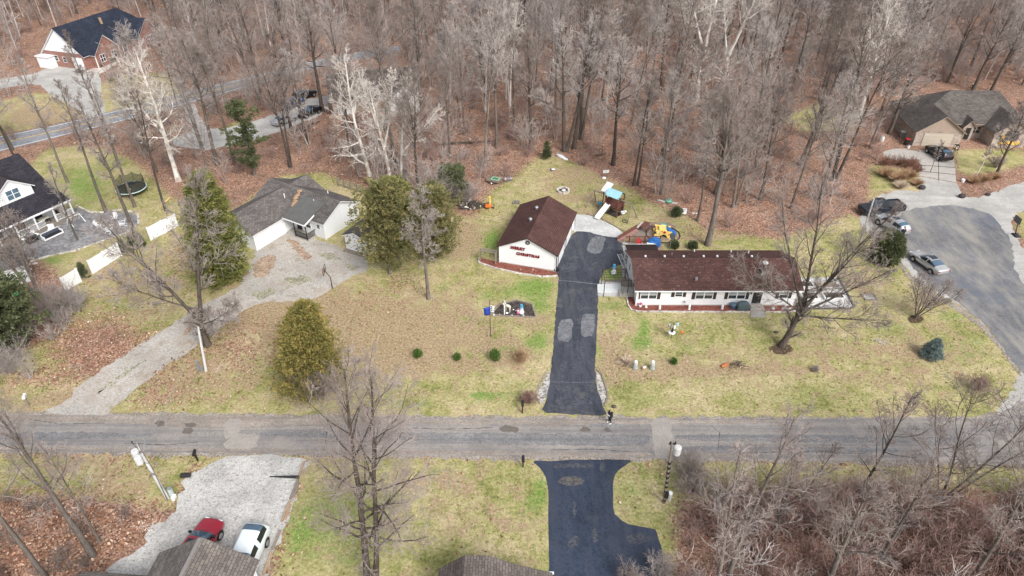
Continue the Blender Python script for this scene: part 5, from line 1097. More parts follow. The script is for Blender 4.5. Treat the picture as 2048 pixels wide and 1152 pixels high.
def lettering(txt, x, z, size, label):
    e = None
    for depth, mat, off, yy in ((.02, BLACK, .035, -.02), (.03, DKRED, .012, -.075)):
        cu = bpy.data.curves.new("lettering", 'FONT'); cu.body = txt; cu.size = size; cu.extrude = depth; cu.offset = off; cu.space_character = 1.22
        tmp = bpy.data.objects.new("t", cu); COL.objects.link(tmp); dg_ = bpy.context.evaluated_depsgraph_get()
        me = bpy.data.meshes.new_from_object(tmp.evaluated_get(dg_)); bpy.data.objects.remove(tmp); me.materials.clear(); me.materials.append(mat)
        o = bpy.data.objects.new("lettering" if e is None else "letter_face", me); COL.objects.link(o)
        if e is None:
            o.location = gl(x, yy, z); o.rotation_euler = (math.pi / 2, R0(0), R0(GA)); e = o; tag(o, label, "sign")
        else: o.parent = e; o.location = (0, 0, -(yy + .02))
    return e
lettering("MERRY", 1.35, 2.2, .49, "dark red raised word MERRY on the garage gable, upper of the two words")
lettering("CHRISTMAS", 2.05, 1.5, .45, "dark red raised word CHRISTMAS on the garage gable, below MERRY")

# grey-roofed house beyond the gravel court
H = house("grey_roofed_house", (-23.1, 72.2), -30.7, "white L-shaped house with a weathered grey roof and black porch railings behind the gravel court")
gable(H, -11.5, 0, 0, 6.1, 2.45, 3.9, 'x', SIDEV, GREY_RX, oh=.35)
gable(H, -11.55, -5.4, -6.2, 5.9, 2.42, 3.86, 'y', SIDEV, GREY_RY, oh=.35)
pr = MB(); pr.prism([(-5.15, -1.75, 2.36), (-5.15, 2.2, 3.62), (-5.15, 2.2, 3.72), (-5.15, -1.75, 2.52)], (3.7, 0, 0)); pr.build("porch_roof", FLATROOF, H)
MB().box(-5.1, -1.4, -1.82, -1.755, 2.36, 2.5).build("porch_fascia", WHITE, H)
MB().prism([(-1.44, -1.8, 2.3), (-1.44, .05, 2.9), (-1.44, .05, 3.08), (-1.44, -1.8, 2.48)], (.08, 0, 0)).build("porch_fascia", WHITE, H)
garage_door(H, 'E', -5.4, -3.6, 4.3, 2.15, WHITE, WHITE)
MB().box(-5.38, -1.5, -1.5, -.02, 0, .18).build("porch_floor", CONC, H)
for x in (-3.6, -1.62): MB().box(x - .05, x + .05, -1.55, -1.45, .18, 2.33).build("porch_post", BLACK, H)
rl = MB(); rl.box(-3.5, -1.62, -1.53, -1.47, .95, 1.02).box(-3.5, -1.62, -1.53, -1.47, .25, .3)
for k in range(14): x = -3.45 + k * .138; rl.box(x - .02, x + .02, -1.52, -1.48, .3, .95)
rl.box(-1.65, -1.59, -1.45, -.05, .95, 1.02)
for k in range(9): y = -1.4 + k * .15; rl.box(-1.64, -1.6, y - .02, y + .02, .2, .95)
rl.build("porch_railing", BLACK, H)
door(H, 'S', 0, -4.3, .9, .2, 1.95, BLACK); window(H, 'S', 0, -2.7, .8, .9, .9, blind=True); window(H, 'S', 0, -.95, .45, 1.3, .5, glass=BLACK)
corner_trim(H, [(0, 0), (0, 6.1), (-5.4, -6.2), (-11.55, -6.2)], 2.4)
for x, y, z in ((-3.2, 2.0, 3.42), (-3.6, 4.9, 3.2), (-7.0, .8, 3.75)): MB().tube((x, y, z - .2), (x, y, z + .38), .06, .06, 8).build("roof_vent", WHITE, H)
lw = MB()
for k in range(40):
    r1 = random.Random(k); t = r1.random(); x = -5.3 - 1.0 * t + r1.gauss(0, .12); y = .3 + 2.5 * t; lw.ball((x, y, 2.7 + .44 * min(y, 3.05) + .08), .22, .25, .05, 6)
lw.build("leaf_drift", DRYG, H)
# small shed
SA = math.degrees(math.atan2(68.83 - 70.08, -17.57 + 20.16))
H = house("shed", (-20.16, 70.08), SA, "small white shed with an overhead door half hidden by the bronze cedar", "shed")
gable(H, 0, 3.3, 0, 4.4, 1.95, 2.65, 'y', SIDING, mat_shingle("grey_shed_shingles", (.15, .135, .125), (.1, .09, .085), None, 'y'), oh=.22)
garage_door(H, 'S', 0, 1.75, 2.1, 1.55, WHITE, WHITE); MB().box(-.05, 3.35, -.7, -.08, 0, .12).build("ramp", WOODG, H)

# right: brown-roofed house
H = house("brown_roofed_house", (62.9, 100.0), -3.5, "large brown-roofed house with a tan garage gable and pale stone walls by the turning circle")
gable(H, 0, 7.0, 0, 8.0, 2.45, 4.9, 'y', STONE, mat_shingle("brown_shingles_garage", (.13, .115, .105), (.09, .078, .072), None, 'y'), oh=.4, trim=TAN)
MB().prism([(-.02, -.03, 2.42), (7.02, -.03, 2.42), (3.5, -.03, 4.83)], (0, .03, 0)).build("gable_siding", TAN, H)
garage_door(H, 'S', 0, 3.5, 4.4, 2.15, BEIGE, TAN)
def hip(root, x0, x1, y0, y1, ze, zr, ins0, ins1, mat, trim=WHITE, wall=None, oh=.35):
    if wall: MB().box(x0, x1, y0, y1, 0, ze).build("wall", wall, root)
    a, b, c, d, m = x0 - oh, x1 + oh, y0 - oh, y1 + oh, (y0 + y1) / 2; z = ze - .02
    mb = MB(); mb.box(a + .02, b - .02, c + .02, d - .02, z - .16, z - .002); mb.build("fascia", trim, root)
    vs = [(a, c, z), (b, c, z), (b, d, z), (a, d, z), (x0 + ins0, m, zr), (x1 - ins1, m, zr)]
    q = MB(); q._add(vs, [(0, 1, 5, 4), (1, 2, 5), (2, 3, 4, 5), (3, 0, 4), (3, 2, 1, 0)]); return q.build("roof", mat, root)
hip(H, .6, 18.0, 3.6, 12.2, 2.5, 6.3, 6.6, 3.3, BROWN_R, TAN, STONE)
gable(H, 12.0, 17.0, 0.3, 6.5, 2.45, 4.4, 'y', STONE, mat_shingle("brown_shingles_wing", (.13, .115, .105), (.09, .078, .072), None, 'y'), oh=.35, trim=TAN)
gable(H, 8.4, 10.0, 2.7, 6.0, 2.35, 3.3, 'y', STONE, mat_shingle("brown_shingles_entry", (.13, .115, .105), (.09, .078, .072), None, 'y'), oh=.3, trim=TAN)
window(H, 'S', 3.6, 10.9, 1.3, .9, 1.1, TAN, n=2); door(H, 'S', 2.7, 9.2, .8, .15, 1.95, BLACK, TAN)
wf = window(H, 'S', .3, 14.6, 1.9, 1.15, 1.2, TAN, n=3)
MB().box(*fbox('S', .3, 13.1, 16.1, .45, 1.0, .003, .09)).box(*fbox('S', .3, 13.1, 13.5, 1.0, 2.0, .003, .09)).build("board_panel", YEL, H)
arch = MB(); arch.prism([(14.6 + .95 * math.cos(a_), .24, 2.42 + .4 * math.sin(a_)) for a_ in [k * math.pi / 8 for k in range(9)]], (0, .05, 0)).build("arch_pane", GLASS, H)
door(H, 'W', 0, 1.6, .8, .1, 1.95, TAN, TAN)
# brick house
H = house("brick_house", (-84.8, 136.1), 72, "red brick house with a blue-black roof and white gable ends beyond the yellow-lined road")
gable(H, 0, 15.0, 0, 10.0, 2.9, 7.6, 'x', BRICK, NAVY_R, oh=.4)
q = MB(); q._add([(14.9, -.4, 2.8), (21.0, -.4, 2.8), (21.0, 10.4, 2.8), (14.9, 10.4, 2.8), (14.9, 5, 7.72), (16.4, 5, 7.72)], [(0, 1, 5, 4), (1, 2, 5), (2, 3, 4, 5), (3, 0, 4), (3, 2, 1, 0)]); q.build("roof", NAVY_R, H)
MB().box(15.0, 20.6, 0.01, 9.99, 0, 2.79).build("wall", BRICK, H)
MB().prism([(-.03, .3, 3.1), (-.03, 9.7, 3.1), (-.03, 5, 7.45)], (.03, 0, 0)).build("gable_siding", WHITE, H)
gable(H, 1.5, 7.7, -1.3, 4.8, 2.8, 5.7, 'y', BRICK, mat_shingle("blue_black_shingles_gable", (.035, .042, .062), (.022, .027, .042), None, 'y'), oh=.35)
gable(H, 13.3, 19.6, -1.3, 4.8, 2.8, 5.9, 'y', BRICK, mat_shingle("blue_black_shingles_wing", (.035, .042, .062), (.022, .027, .042), None, 'y'), oh=.35)
window(H, 'S', -1.3, 3.2, 1.1, .9, 1.4, n=2); window(H, 'S', -1.3, 6.2, 1.1, .9, 1.4, n=2); window(H, 'S', -1.3, 16.6, 1.6, .9, 1.6, n=3)
door(H, 'S', 0, 10.5, 1.0, .1, 2.1, BLACK); window(H, 'W', 0, 7.2, .8, 1.2, 1.0)
garage_door(H, 'W', 0, 1.8, 2.3, 2.2, WHITE, WHITE); window(H, 'W', 0, 5.1, .8, 1.1, 1.0)
MB().prism([(9.6, 3.2, 5.7), (9.6, 3.4, 5.7), (9.6, 3.6, 7.4), (9.6, 3.4, 7.4)], (.5, 0, 0)).build("chimney", WOODT, H)
corner_trim(H, [(1.5, -1.3), (7.7, -1.3), (13.3, -1.3)], 2.7)
# sun room at its gable
e = MB(); e.box(-1.6, -.02, 7.6, 10.6, 0, 2.2); e.build("sun_room", WHITE, H); MB().box(-1.8, -.03, 7.4, 10.8, 2.2, 2.32).build("sun_room_roof", WHITE, H)
# white house with dark roof and porch
H = house("white_house", (-57.3, 77.9), 60, "white house with a near-black roof, dormer and railed porch beside the paver patio")
hw = 8.2
gable(H, -24, -.2, 1.6, 13.2, 3.0, 7.1, 'x', SIDING, DARK_R, oh=.1, z0=.3)
q = MB(); q.prism([(-24.3, -.35, 2.42), (-24.3, 1.75, 3.03), (-24.3, 1.75, 3.24), (-24.3, -.35, 2.56)], (24.5, 0, 0)); q.build("porch_roof", DARK_R, H)
MB().box(-24.3, .22, -.42, -.352, 2.34, 2.56).build("porch_fascia", WHITE, H)
MB().box(-24.0, .1, -.3, 1.58, 0, .45).build("porch_floor", WOODG, H)
for k, x in enumerate((-9.2, -7.0, -4.7, -2.3, -.05)): MB().box(x - .08, x + .08, -.25, -.09, .45, 2.36).build("porch_post", WHITE, H)
def railing(root, xa, xb, y, z0, mat=WHITE, name="railing"):
    r = MB(); r.box(xa, xb, y - .03, y + .03, z0 + .85, z0 + .92).box(xa, xb, y - .03, y + .03, z0 + .08, z0 + .14); n = int((xb - xa) / .14)
    for k in range(n): x = xa + (k + .5) * (xb - xa) / n; r.box(x - .02, x + .02, y - .02, y + .02, z0 + .14, z0 + .85)
    return r.build(name, mat, root)
railing(H, -6.9, -4.8, -.17, .45); railing(H, -4.6, -3.6, -.17, .45); railing(H, -2.2, -.15, -.17, .45)
for x in (-8.6, -11.0, -5.9): window(H, 'S', 1.6, x, 1.3, .6, 1.7, n=2, bars=False)
door(H, 'S', 1.6, -3.4, .9, .5, 2.0, BLACK)
# dormer: local y grows up the roof slope
gable(H, -6.9, -2.3, .9 + 1.6, 8.2, 5.0, 6.65, 'y', SIDING, mat_shingle("charcoal_shingles_dormer", (.06, .05, .055), (.035, .03, .035), None, 'y'), oh=.3)
window(H, 'S', 2.5, -4.6, 1.5, 4.15, 1.2, n=2, glass=GLASSB)
gable(H, -16.5, -11.6, -3.6, 3.0, 2.7, 4.4, 'y', SIDING, mat_shingle("charcoal_shingles_wing", (.06, .055, .06), (.04, .036, .04), None, 'y'), oh=.3, z0=0)
garage_door(H, 'E', -11.6, -1.7, 2.4, 2.0, WHITE, WHITE)
# small outbuilding
H = house("outbuilding", (-57.6, 61.2), 35, "small white outbuilding with a grey roof below the paver patio, cut by the frame edge", "shed")
gable(H, -4, 3.6, 0, 5.0, 2.3, 3.6, 'x', SIDING, GREY_RX, oh=.3)
window(H, 'S', 0, 1.2, .9, 1.0, .9, glass=GLASSB); garage_door(H, 'E', 3.6, 2.5, 2.6, 1.9, WHITE, WHITE)
# near houses cut by the bottom edge
H = house("near_grey_house", (-23.9, 26.9), -4.6, "near house with a weathered brown-grey roof beside the red and white parked cars")
gable(H, 0, 6.4, -9, 0, 2.75, 4.75, 'y', SIDING, mat_shingle("brown_grey_architectural_shingles", (.20, .175, .155), (.12, .105, .098), None, 'y'), oh=.3)
MB().box(3.08, 3.32, -9.2, .25, 4.92, 5.0).build("ridge_vent", M("ridge_grey", (.22, .205, .19), None, 3, .9), H)
gable(H, -4.6, .2, -6, -1.55, 2.45, 3.5, 'x', SIDING, mat_shingle("brown_grey_side_shingles", (.17, .15, .135), (.11, .098, .09), None, 'x'), oh=.25)
gable(H, 4.8, 6.75, -3.6, -1.6, 2.3, 3.2, 'x', M("red_gable_siding", (.36, .03, .04), None, 3, .6), mat_shingle("brown_grey_entry_shingles", (.18, .16, .145), (.12, .105, .098), None, 'x'), oh=.15)
H = house("near_brown_house", (-4.6, 25.6), -1.5, "near house of which only the brown roof peak shows at the bottom edge")
MB().prism([(0, 0, 0), (7.0, 0, 0), (7.0, 0, 2.7), (4.7, 0, 3.5), (3.0, 0, 4.4), (1.6, 0, 4.4), (0, 0, 3.0)], (0, -9, 0)).build("wall", SIDING, H)
s = [(-.3, 2.85), (1.5, 4.5), (3.1, 4.5), (4.8, 3.6), (7.3, 2.7)]
MB().prism([(x, .3, z + .02) for x, z in s] + [(x, .3, z + .12) for x, z in reversed(s)], (0, -9.6, 0)).build("roof", mat_shingle("brown_hip_shingles", (.16, .135, .12), (.10, .085, .078), None, 'y'), H)
MB().box(5.4, 7.4, .3, .42, 2.6, 2.75).build("gutter", WHITE, H)
# pale house hidden in the woods
A = g(668, 232)
H = house("woodland_house", A, 14, "pale house with a dark grey roof half hidden behind the white sycamores")
gable(H, 0, 15, 0, 8.5, 2.8, 5.8, 'x', TAN, BROWN_R, oh=.4)
gable(H, 9.5, 14.5, -2.5, 4, 2.8, 4.9, 'y', WHITE, mat_shingle("brown_shingles_woodland", (.12, .11, .10), (.085, .075, .07), None, 'y'), oh=.35)
garage_door(H, 'S', 0, 2.2, 2.6, 2.2, WHITE, WHITE); window(H, 'S', 0, 6.3, 1.4, 1.0, 1.1, n=2); window(H, 'S', -2.5, 12, 1.6, 1.0, 1.2, n=2, glass=BLACK)

# ------------------------------------------------------------------ vehicles
def car(name, label, cat, wf_, wr, near, kind, mat, L=4.7, Wd=1.82, Hh=1.45, rect=None, roofm=None, group=None, mid=None, head=None, sunroof=False):
    """wf_, wr: pixels where the near-side front and rear tyres touch; near=+1 when that is the car's own left side; or mid + head (world)"""
    if mid is None:
        a, b = Vector(g(*wf_)), Vector(g(*wr)); d = (a - b).normalized(); left = Vector((-d.y, d.x)); c = (a + b) / 2 - left * near * (Wd / 2 - .1)
    else: c, d = Vector(mid), Vector(head).normalized()
    e = empty(name, (c.x, c.y, 0.03), math.atan2(d.y, d.x), label, cat, group)
    h = L / 2; w2 = Wd / 2
    if kind == "sedan": S = [(h, .45, .62, .60, .62, .80), (h * .93, .30, .70, .72, .90, .86), (h * .50, .24, .84, .87, .95, .84), (h * .38, .24, .87, .92, .96, .80), (h * .02, .24, .90, Hh, .97, .66), (-h * .30, .24, .92, Hh, .97, .66), (-h * .66, .24, .93, 1.02, .96, .76), (-h * .93, .30, .93, .98, .90, .80), (-h, .42, .80, .84, .84, .78)]
    elif kind == "suv": S = [(h, .48, .72, .72, .66, .82), (h * .94, .32, .85, .90, .92, .86), (h * .56, .26, .98, 1.02, .96, .86), (h * .44, .26, 1.0, 1.06, .97, .82), (h * .12, .26, 1.02, Hh - .02, .98, .72), (-h * .62, .26, 1.04, Hh, .98, .72), (-h * .86, .28, 1.04, Hh - .08, .96, .70), (-h * .96, .32, 1.02, 1.10, .92, .80), (-h, .45, .8, .84, .86, .8)]
    else: S = [(h, .55, .85, .85, .74, .86), (h * .95, .42, .98, 1.02, .94, .90), (h * .56, .36, 1.08, 1.12, .97, .90), (h * .47, .36, 1.10, 1.16, .98, .86), (h * .27, .36, 1.12, Hh - .02, .98, .76), (-h * .10, .36, 1.12, Hh, .98, .76), (-h * .17, .36, 1.12, 1.16, .98, .86), (-h * .175, .36, 1.12, 1.14, .98, .98), (-h * .96, .40, 1.12, 1.14, .98, .98), (-h, .5, 1.10, 1.12, .96, .96)]
    ws, we, rs, re = {"sedan": (3, 4, 5, 6), "suv": (3, 4, 6, 7), "pickup": (3, 4, 5, 6)}[kind]
    if kind == "suv": S.insert(6, (-h * .50, .26, 1.04, Hh, .98, .72)); S.insert(5, None); rs, re = 8, 9
    else: S.insert(5, None); rs, re = 6, 7
    i0 = S.index(None); A_, B_ = S[i0 - 1], S[i0 + 1]; S[i0] = tuple(A_[q] * .55 + B_[q] * .45 for q in range(6)); S.insert(i0 + 1, tuple(A_[q] * .47 + B_[q] * .53 for q in range(6)))
    if kind == "suv": rs, re = 8, 9
    else: rs, re = 7, 8
    vs, fs, reg = [], [], []
    for (x, zb, zm, zt, wm, wt) in S:
        W_ = w2 * 1.02; half = [(x * 1.02, wm * W_ * .88, zb), (x * 1.02, wm * W_, zb + .16), (x * 1.02, wm * W_ * 1.0, zm - .02), (x * 1.02, wm * W_ * .93, zm + .03), (x * 1.02, wt * W_, zt), (x * 1.02, wt * W_ * .6, zt + .05)]
        vs += half + [(x * 1.02, 0, zt + .06)] + [(p[0], -p[1], p[2]) for p in reversed(half)]
    n = 13
    for k in range(len(S) - 1):
        for i in range(n):
            j = (i + 1) % n; fs.append((k * n + i, k * n + j, (k + 1) * n + j, (k + 1) * n + i)); r_ = 0
            if k == ws and i in (4, 5, 6, 7): r_ = 1
            elif k == rs and i in (4, 5, 6, 7): r_ = 2
            elif ws <= k <= rs and i == 3 and k != i0: r_ = 3 if k < i0 else 4
            elif ws <= k <= rs and i == 8 and k != i0: r_ = 5 if k < i0 else 6
            reg.append(r_)
    fs += [tuple(range(n - 1, -1, -1)), tuple(range((len(S) - 1) * n, len(S) * n))]; reg += [0, 0]
    me0 = bpy.data.meshes.new("m"); me0.from_pydata(vs, [], fs); me0.polygons.foreach_set("material_index", reg)
    for _ in range(7): me0.materials.append(mat)
    t0 = bpy.data.objects.new("t", me0); COL.objects.link(t0); m0 = t0.modifiers.new("s", 'SUBSURF'); m0.levels = 2; m0.subdivision_type = 'SIMPLE' if kind == 'pickup' else 'CATMULL_CLARK'
    bm = bmesh.new(); bm.from_mesh(me0); bmesh.ops.recalc_face_normals(bm, faces=bm.faces); bm.to_mesh(me0); bm.free()
    me1 = bpy.data.meshes.new_from_object(t0.evaluated_get(bpy.context.evaluated_depsgraph_get())); bpy.data.objects.remove(t0)
    co = [tuple(v.co) for v in me1.vertices]; P_ = [(tuple(p.vertices), p.material_index) for p in me1.polygons]
    for r_, (nm_, mt_) in enumerate((("body", mat), ("windshield", RGLASS), ("rear_window", RGLASS), ("side_window", DGLASS), ("side_window", DGLASS), ("side_window", DGLASS), ("side_window", DGLASS))):
        ff = [f for f, q in P_ if q == r_]; us = sorted({v for f in ff for v in f}); mp_ = {v: k for k, v in enumerate(us)}
        if not ff: continue
        b_ = MB(); b_._add([co[v] for v in us], [tuple(mp_[v] for v in f) for f in ff]); b_.build(nm_, mt_, e, smooth=kind != 'pickup')
    wb = L * (.29 if kind != "pickup" else .31)
    for sx in (1, -1):
        for sy in (1, -1):
            rad = .33 if kind == "sedan" else .37; y = sy * (w2 - .10)
            tw_ = MB().tube((0, -.12, 0), (0, .12, 0), rad, rad, 18).build("wheel", TYRE, e); tw_.location = (sx * wb, y, rad - .02)
            rm_ = MB().tube((0, sy * .10, 0), (0, sy * .135, 0), rad * .66, rad * .6, 12).build("rim", RIM, tw_)
            q_ = MB().prism([(sx * wb + (rad + .07) * math.cos(t), sy * (w2 * .985), rad + (rad + .06) * math.sin(t)) for t in [k * math.pi / 8 for k in range(9)]], (0, sy * .012, 0)).build("wheel_arch", BLACK, e)
    for s in (1, -1):
        zf = {"sedan": .62, "suv": .78, "pickup": .88}[kind]
        MB().box(h * .93, h * .985, s * w2 * .58 - .16, s * w2 * .58 + .16, zf - .02, zf + .10).build("headlight", LAMPW, e)
        MB().box(-h * 1.002, -h * .95, s * w2 * .72 - .14, s * w2 * .72 + .12, zf + .08, zf + .24).build("tail_light", LAMPR, e)
        xm = S[ws][0] - .25; MB().box(xm - .08, xm + .08, s * (w2 + .02) - .1, s * (w2 + .02) + .1, S[ws][2] + .05, S[ws][2] + .2).build("mirror", mat if kind != "suv" else BLACK, e)
    MB().box(h * .97, h * 1.01, -w2 * .4, w2 * .4, .42, .58).build("grille", BLACK, e)
    MB().box(-h * 1.01, -h * .99, -.22, .22, .62, .76).build("number_plate", WHITE, e)
    if sunroof: z = Hh + .05; MB().box(h * -.30, h * .0, -.40, .40, z - .06, z + .014).build("sunroof", DGLASS, e)
    if kind == "pickup":
        MB().box(-h * .93, -h * .20, -w2 * .84, w2 * .84, 1.14, 1.225).build("bed_liner", M("worn_bed_liner", (.05, .05, .055), (.03, .03, .033), 3, .8), e)
        r = MB(); r.box(-h * .97, -h * .18, w2 * .86, w2 * 1.0, 1.13, 1.36).box(-h * .97, -h * .18, -w2 * 1.0, -w2 * .86, 1.13, 1.36).box(-h * .995, -h * .94, -w2 * .859, w2 * .859, 1.13, 1.36); r.build("bed_rail", mat, e)
    return e
NAVYP, SILV, SILV2, BLKP, REDP, WHTP, BLUP = paint("dark_navy_paint", (.012, .016, .028)), paint("silver_paint", (.52, .53, .55), .6), paint("champagne_paint", (.52, .51, .50), .5), paint("black_paintwork", (.012, .012, .016)), paint("cherry_paint", (.36, .012, .03), .3), paint("pearl_white_paint", (.74, .80, .82), .1), paint("steel_blue_paint", (.06, .09, .17), .4)
car("pickup_truck", "dark navy crew-cab pickup parked at the gravel edge of the turning circle", "truck", (1743, 434), (1790, 430), 1, "pickup", NAVYP, 5.7, 1.95, 1.85)
car("parked_suv", "silver car with a glass roof panel parked beside the dark pickup", "car", (1759, 452), (1781, 467), 1, "suv", SILV, 4.6, 1.85, 1.66, sunroof=True)
car("parked_sedan", "silver-brown saloon with a sunroof alone at the lawn side of the turning circle", "car", (1827, 524), (1857, 546), 1, "sedan", SILV2, 4.7, 1.82, 1.43, sunroof=True)
c0 = Vector(g(1874, 313)); car("parked_suv", "black car with its tail to the street on the concrete drive of the brown-roofed house", "car", None, None, 1, "suv", BLKP, 4.7, 1.9, 1.68, mid=c0, head=(-.12, 1))
d2 = Vector(g(504, 1058, 1.6)) - Vector(g(486, 1097, 1.6)); d2.normalize()
c2 = Vector(g(494, 1080, 1.6)); car("parked_van", "white car facing away down the gravel lot beside the near grey house", "car", None, None, 1, "suv", WHTP, 4.9, 1.95, 1.75, mid=c2 - d2 * .75, head=-d2)
c1 = Vector(g(411, 1060, .8)) - d2 * 1.35; car("parked_suv", "cherry red car with dark roof glass beside the white one on the gravel lot", "car", None, None, 1, "suv", REDP, 4.7, 1.9, 1.62, mid=c1, head=d2 + Vector((.12, 0)), sunroof=True)
dl = Vector(g(640, 218)) - Vector(g(560, 250)); dl.normalize()
for (x, y, k, m_, s, lab) in [(588, 213, "suv", BLUP, 1, "steel blue car parked on the gravel lane behind the dark trunks"), (570, 246, "sedan", SILV, 1, "silver car parked nearest on the gravel lane in the woods"), (620, 230, "sedan", BLKP, -1, "near-black saloon parked between the silver car and the pale house"), (611, 196, "suv", BLKP, 1, "black car farthest up the gravel lane behind the blue one")]:
    car("parked_car", lab, "car", None, None, 1, k, m_, 4.6, 1.8, 1.45 if k == "sedan" else 1.65, mid=g(x, y), head=dl * s, group="cars on the woodland gravel lane")

# ------------------------------------------------------------------ street furniture and poles
def util_pole(bx, by, tx, ty, h, r, mat, label, parts):
    """pole whose foot is at a pixel and which leans so that its top, h metres up, shows at (tx, ty)"""
    A = Vector(g3(bx, by)); T = Vector(g3(tx, ty, h)); e = empty("utility_pole", A, 0, label, "utility pole")
    v = T - A; MB().tube((0, 0, -.1), v, r, r * .7, 12).build("pole", mat, e)
    u = v.normalized(); at_ = lambda s: v * s
    if "cans" in parts:
        for dx, dy, s in ((-.48, .05, .93), (-.12, -.42, .90)):
            c = at_(s); MB().lathe([(.2, 0), (.27, .04), (.27, .62), (.22, .7)], (c.x + dx, c.y + dy, c.z), 14).build("transformer", POLEW, e)
        for k, (a, b_) in enumerate(((-.75, .55), (-.35, .45), (.25, .5), (.05, .8))):
            c = at_(.97); q = (c.x + a, c.y + b_, c.z + .75); MB().tube(c, q, .03, .02, 6).tube(q, (q[0], q[1], q[2] + .16), .05, .04, 8).build("insulator_arm", GREYM if k else BLACK, e)
        MB().box(-.16, .16, -.12, -.03, 1.3, 1.7).build("meter_box", GREYM, e)
    if "can" in parts:
        c = at_(.84); MB().lathe([(.2, 0), (.28, .04), (.28, .72), (.2, .8)], (c.x + .42, c.y - .05, c.z), 14).tube((c.x, c.y, c.z + .4), (c.x + .4, c.y, c.z + .4), .04, .04, 6).build("transformer", POLEW, e)
        c = at_(1.0); MB().box(c.x - .22, c.x + .32, c.y - .05, c.y + .05, c.z - .12, c.z - .02).tube((c.x + .25, c.y, c.z - .02), (c.x + .25, c.y, c.z + .14), .06, .05, 8).tube((c.x - .1, c.y, c.z - .02), (c.x - .1, c.y, c.z + .16), .06, .05, 8).build("crossarm", BLACK, e)
        MB().box(-.14, .14, -.26, -.12, .9, 1.6).build("cable_box", BLACK, e)
        for z in np.arange(.3, h * .8, .55): 
            c = v * (z / h); MB().tube(c, c + Vector((0, 0, .22)), r * 1.12, r * 1.1, 10).build("dark_band", BLACK, e) if z < 5.2 else None
    if "meters" in parts:
        for dx, z in ((-.55, .2), (-.28, .1), (-.5, .9)): MB().box(dx - .12, dx + .12, -.2, 0, z, z + .5).build("meter_box", GREYM, e)
        c = at_(.97); MB().tube((c.x - .3, c.y, c.z), (c.x + .3, c.y, c.z), .03, .03, 6).build("crossarm", GREYM, e)
    return e, A + v
p1, T1_ = util_pole(412, 742, 396, 654, 5.3, .13, POLEW, "whitish service pole with meter boxes at the foot of the forked oak", {"meters"})
p2, T2_ = util_pole(335, 996, 283, 908, 5.6, .15, POLEW, "leaning whitish utility pole with two white transformer cans beside the gravel lot", {"cans"})
p3, T3_ = util_pole(1328, 1006, 1344, 886, 7.0, .12, WOODG, "dark banded utility pole with one white transformer at the near side of the street", {"can"})
p4, T4_ = util_pole(1720, 484, 1748, 397, 6.1, .12, POLEG, "plain silvered pole leaning in front of the dark pickup", set())
def wire(a, b_, sag, label):
    P = [a.lerp(b_, k / 14) - Vector((0, 0, sag * 4 * (k / 14) * (1 - k / 14))) for k in range(15)]
    mb = MB(); mb.path(P, .018, 4); tag(mb.build("power_cable", GREYM), label, "cable")
wire(T2_, T1_, .5, "thin overhead wire crossing the street between the two whitish poles")
def simple(name, label, cat, loc, rz=0, group=None): return empty(name, (loc[0], loc[1], 0), rz, label, cat, group)
# pedestal boxes
for (x, y, h, lab) in [(345, 992, .9, "pale utility pedestal standing at the gravel lot edge beside the pole")]:
    e = simple("utility_pedestal", lab, "utility box", g(x, y)); MB().box(-.14, .14, -.12, .12, 0, h).build("cabinet", M("pale_green_metal", (.52, .60, .58), None, 3, .5), e, bevel=.02); MB().box(-.16, .16, -.14, .14, h, h + .06).build("lid", GREYM, e)
e = simple("utility_pedestal", "low white pedestal lying against the taller pale one at the gravel edge", "utility box", g(350, 996)); MB().box(-.12, .12, -.3, .1, 0, .3).build("cabinet", WHITE, e, bevel=.03); MB().box(-.14, .14, -.32, .12, .3, .34).build("lid", WHITE, e)
e = simple("utility_pedestal", "small pale can-shaped pedestal beside the dark banded pole", "utility box", g(1338, 1000)); MB().lathe([(.16, 0), (.16, .8), (.12, .86)], (0, 0, 0), 12).build("cabinet", POLEW, e); MB().lathe([(.18, .86), (.16, .93)], (0, 0, 0), 12).build("lid", WHITE, e)
# mailboxes
def mailbox(bx, by, mat, pmat, label, rz=0, lean=0):
    e = empty("mailbox", g3(bx, by), rz, label, "mailbox"); e.rotation_euler = (0, lean, rz)
    MB().box(-.055, .055, -.055, .055, -.1, 1.0).build("post", pmat, e)
    MB().box(-.05, .05, -.05, .36, .97, 1.02).box(-.04, .04, .0, .3, .7, .74).build("bracket", pmat, e)
    pts = [(-.12, -.18, 1.022)] + [(.12 * math.cos(t), -.18, 1.16 + .12 * math.sin(t)) for t in [math.pi - k * math.pi / 8 for k in range(9)]] + [(.12, -.18, 1.022)]
    MB().prism(pts, (0, .55, 0)).build("box", mat, e); MB().box(-.115, .115, .37, .385, 1.03, 1.26).build("door", mat, e); MB().box(.122, .135, .05, .08, 1.12, 1.32).build("flag", RED, e)
mailbox(58, 812, WHITE, WOODG, "white mailbox at the verge near the mouth of the gravel driveway", .3)
mailbox(1045, 826, BLACK, BLACK, "dark mailbox beside the barberry at the driveway mouth", .0)
mailbox(396, 922, BLACK, BLACK, "black mailbox on the near verge by the gravel lot", math.pi + .2)
mailbox(1046, 934, BLACK, BLACK, "slim black mailbox at the corner of the blue-black driveway", math.pi)
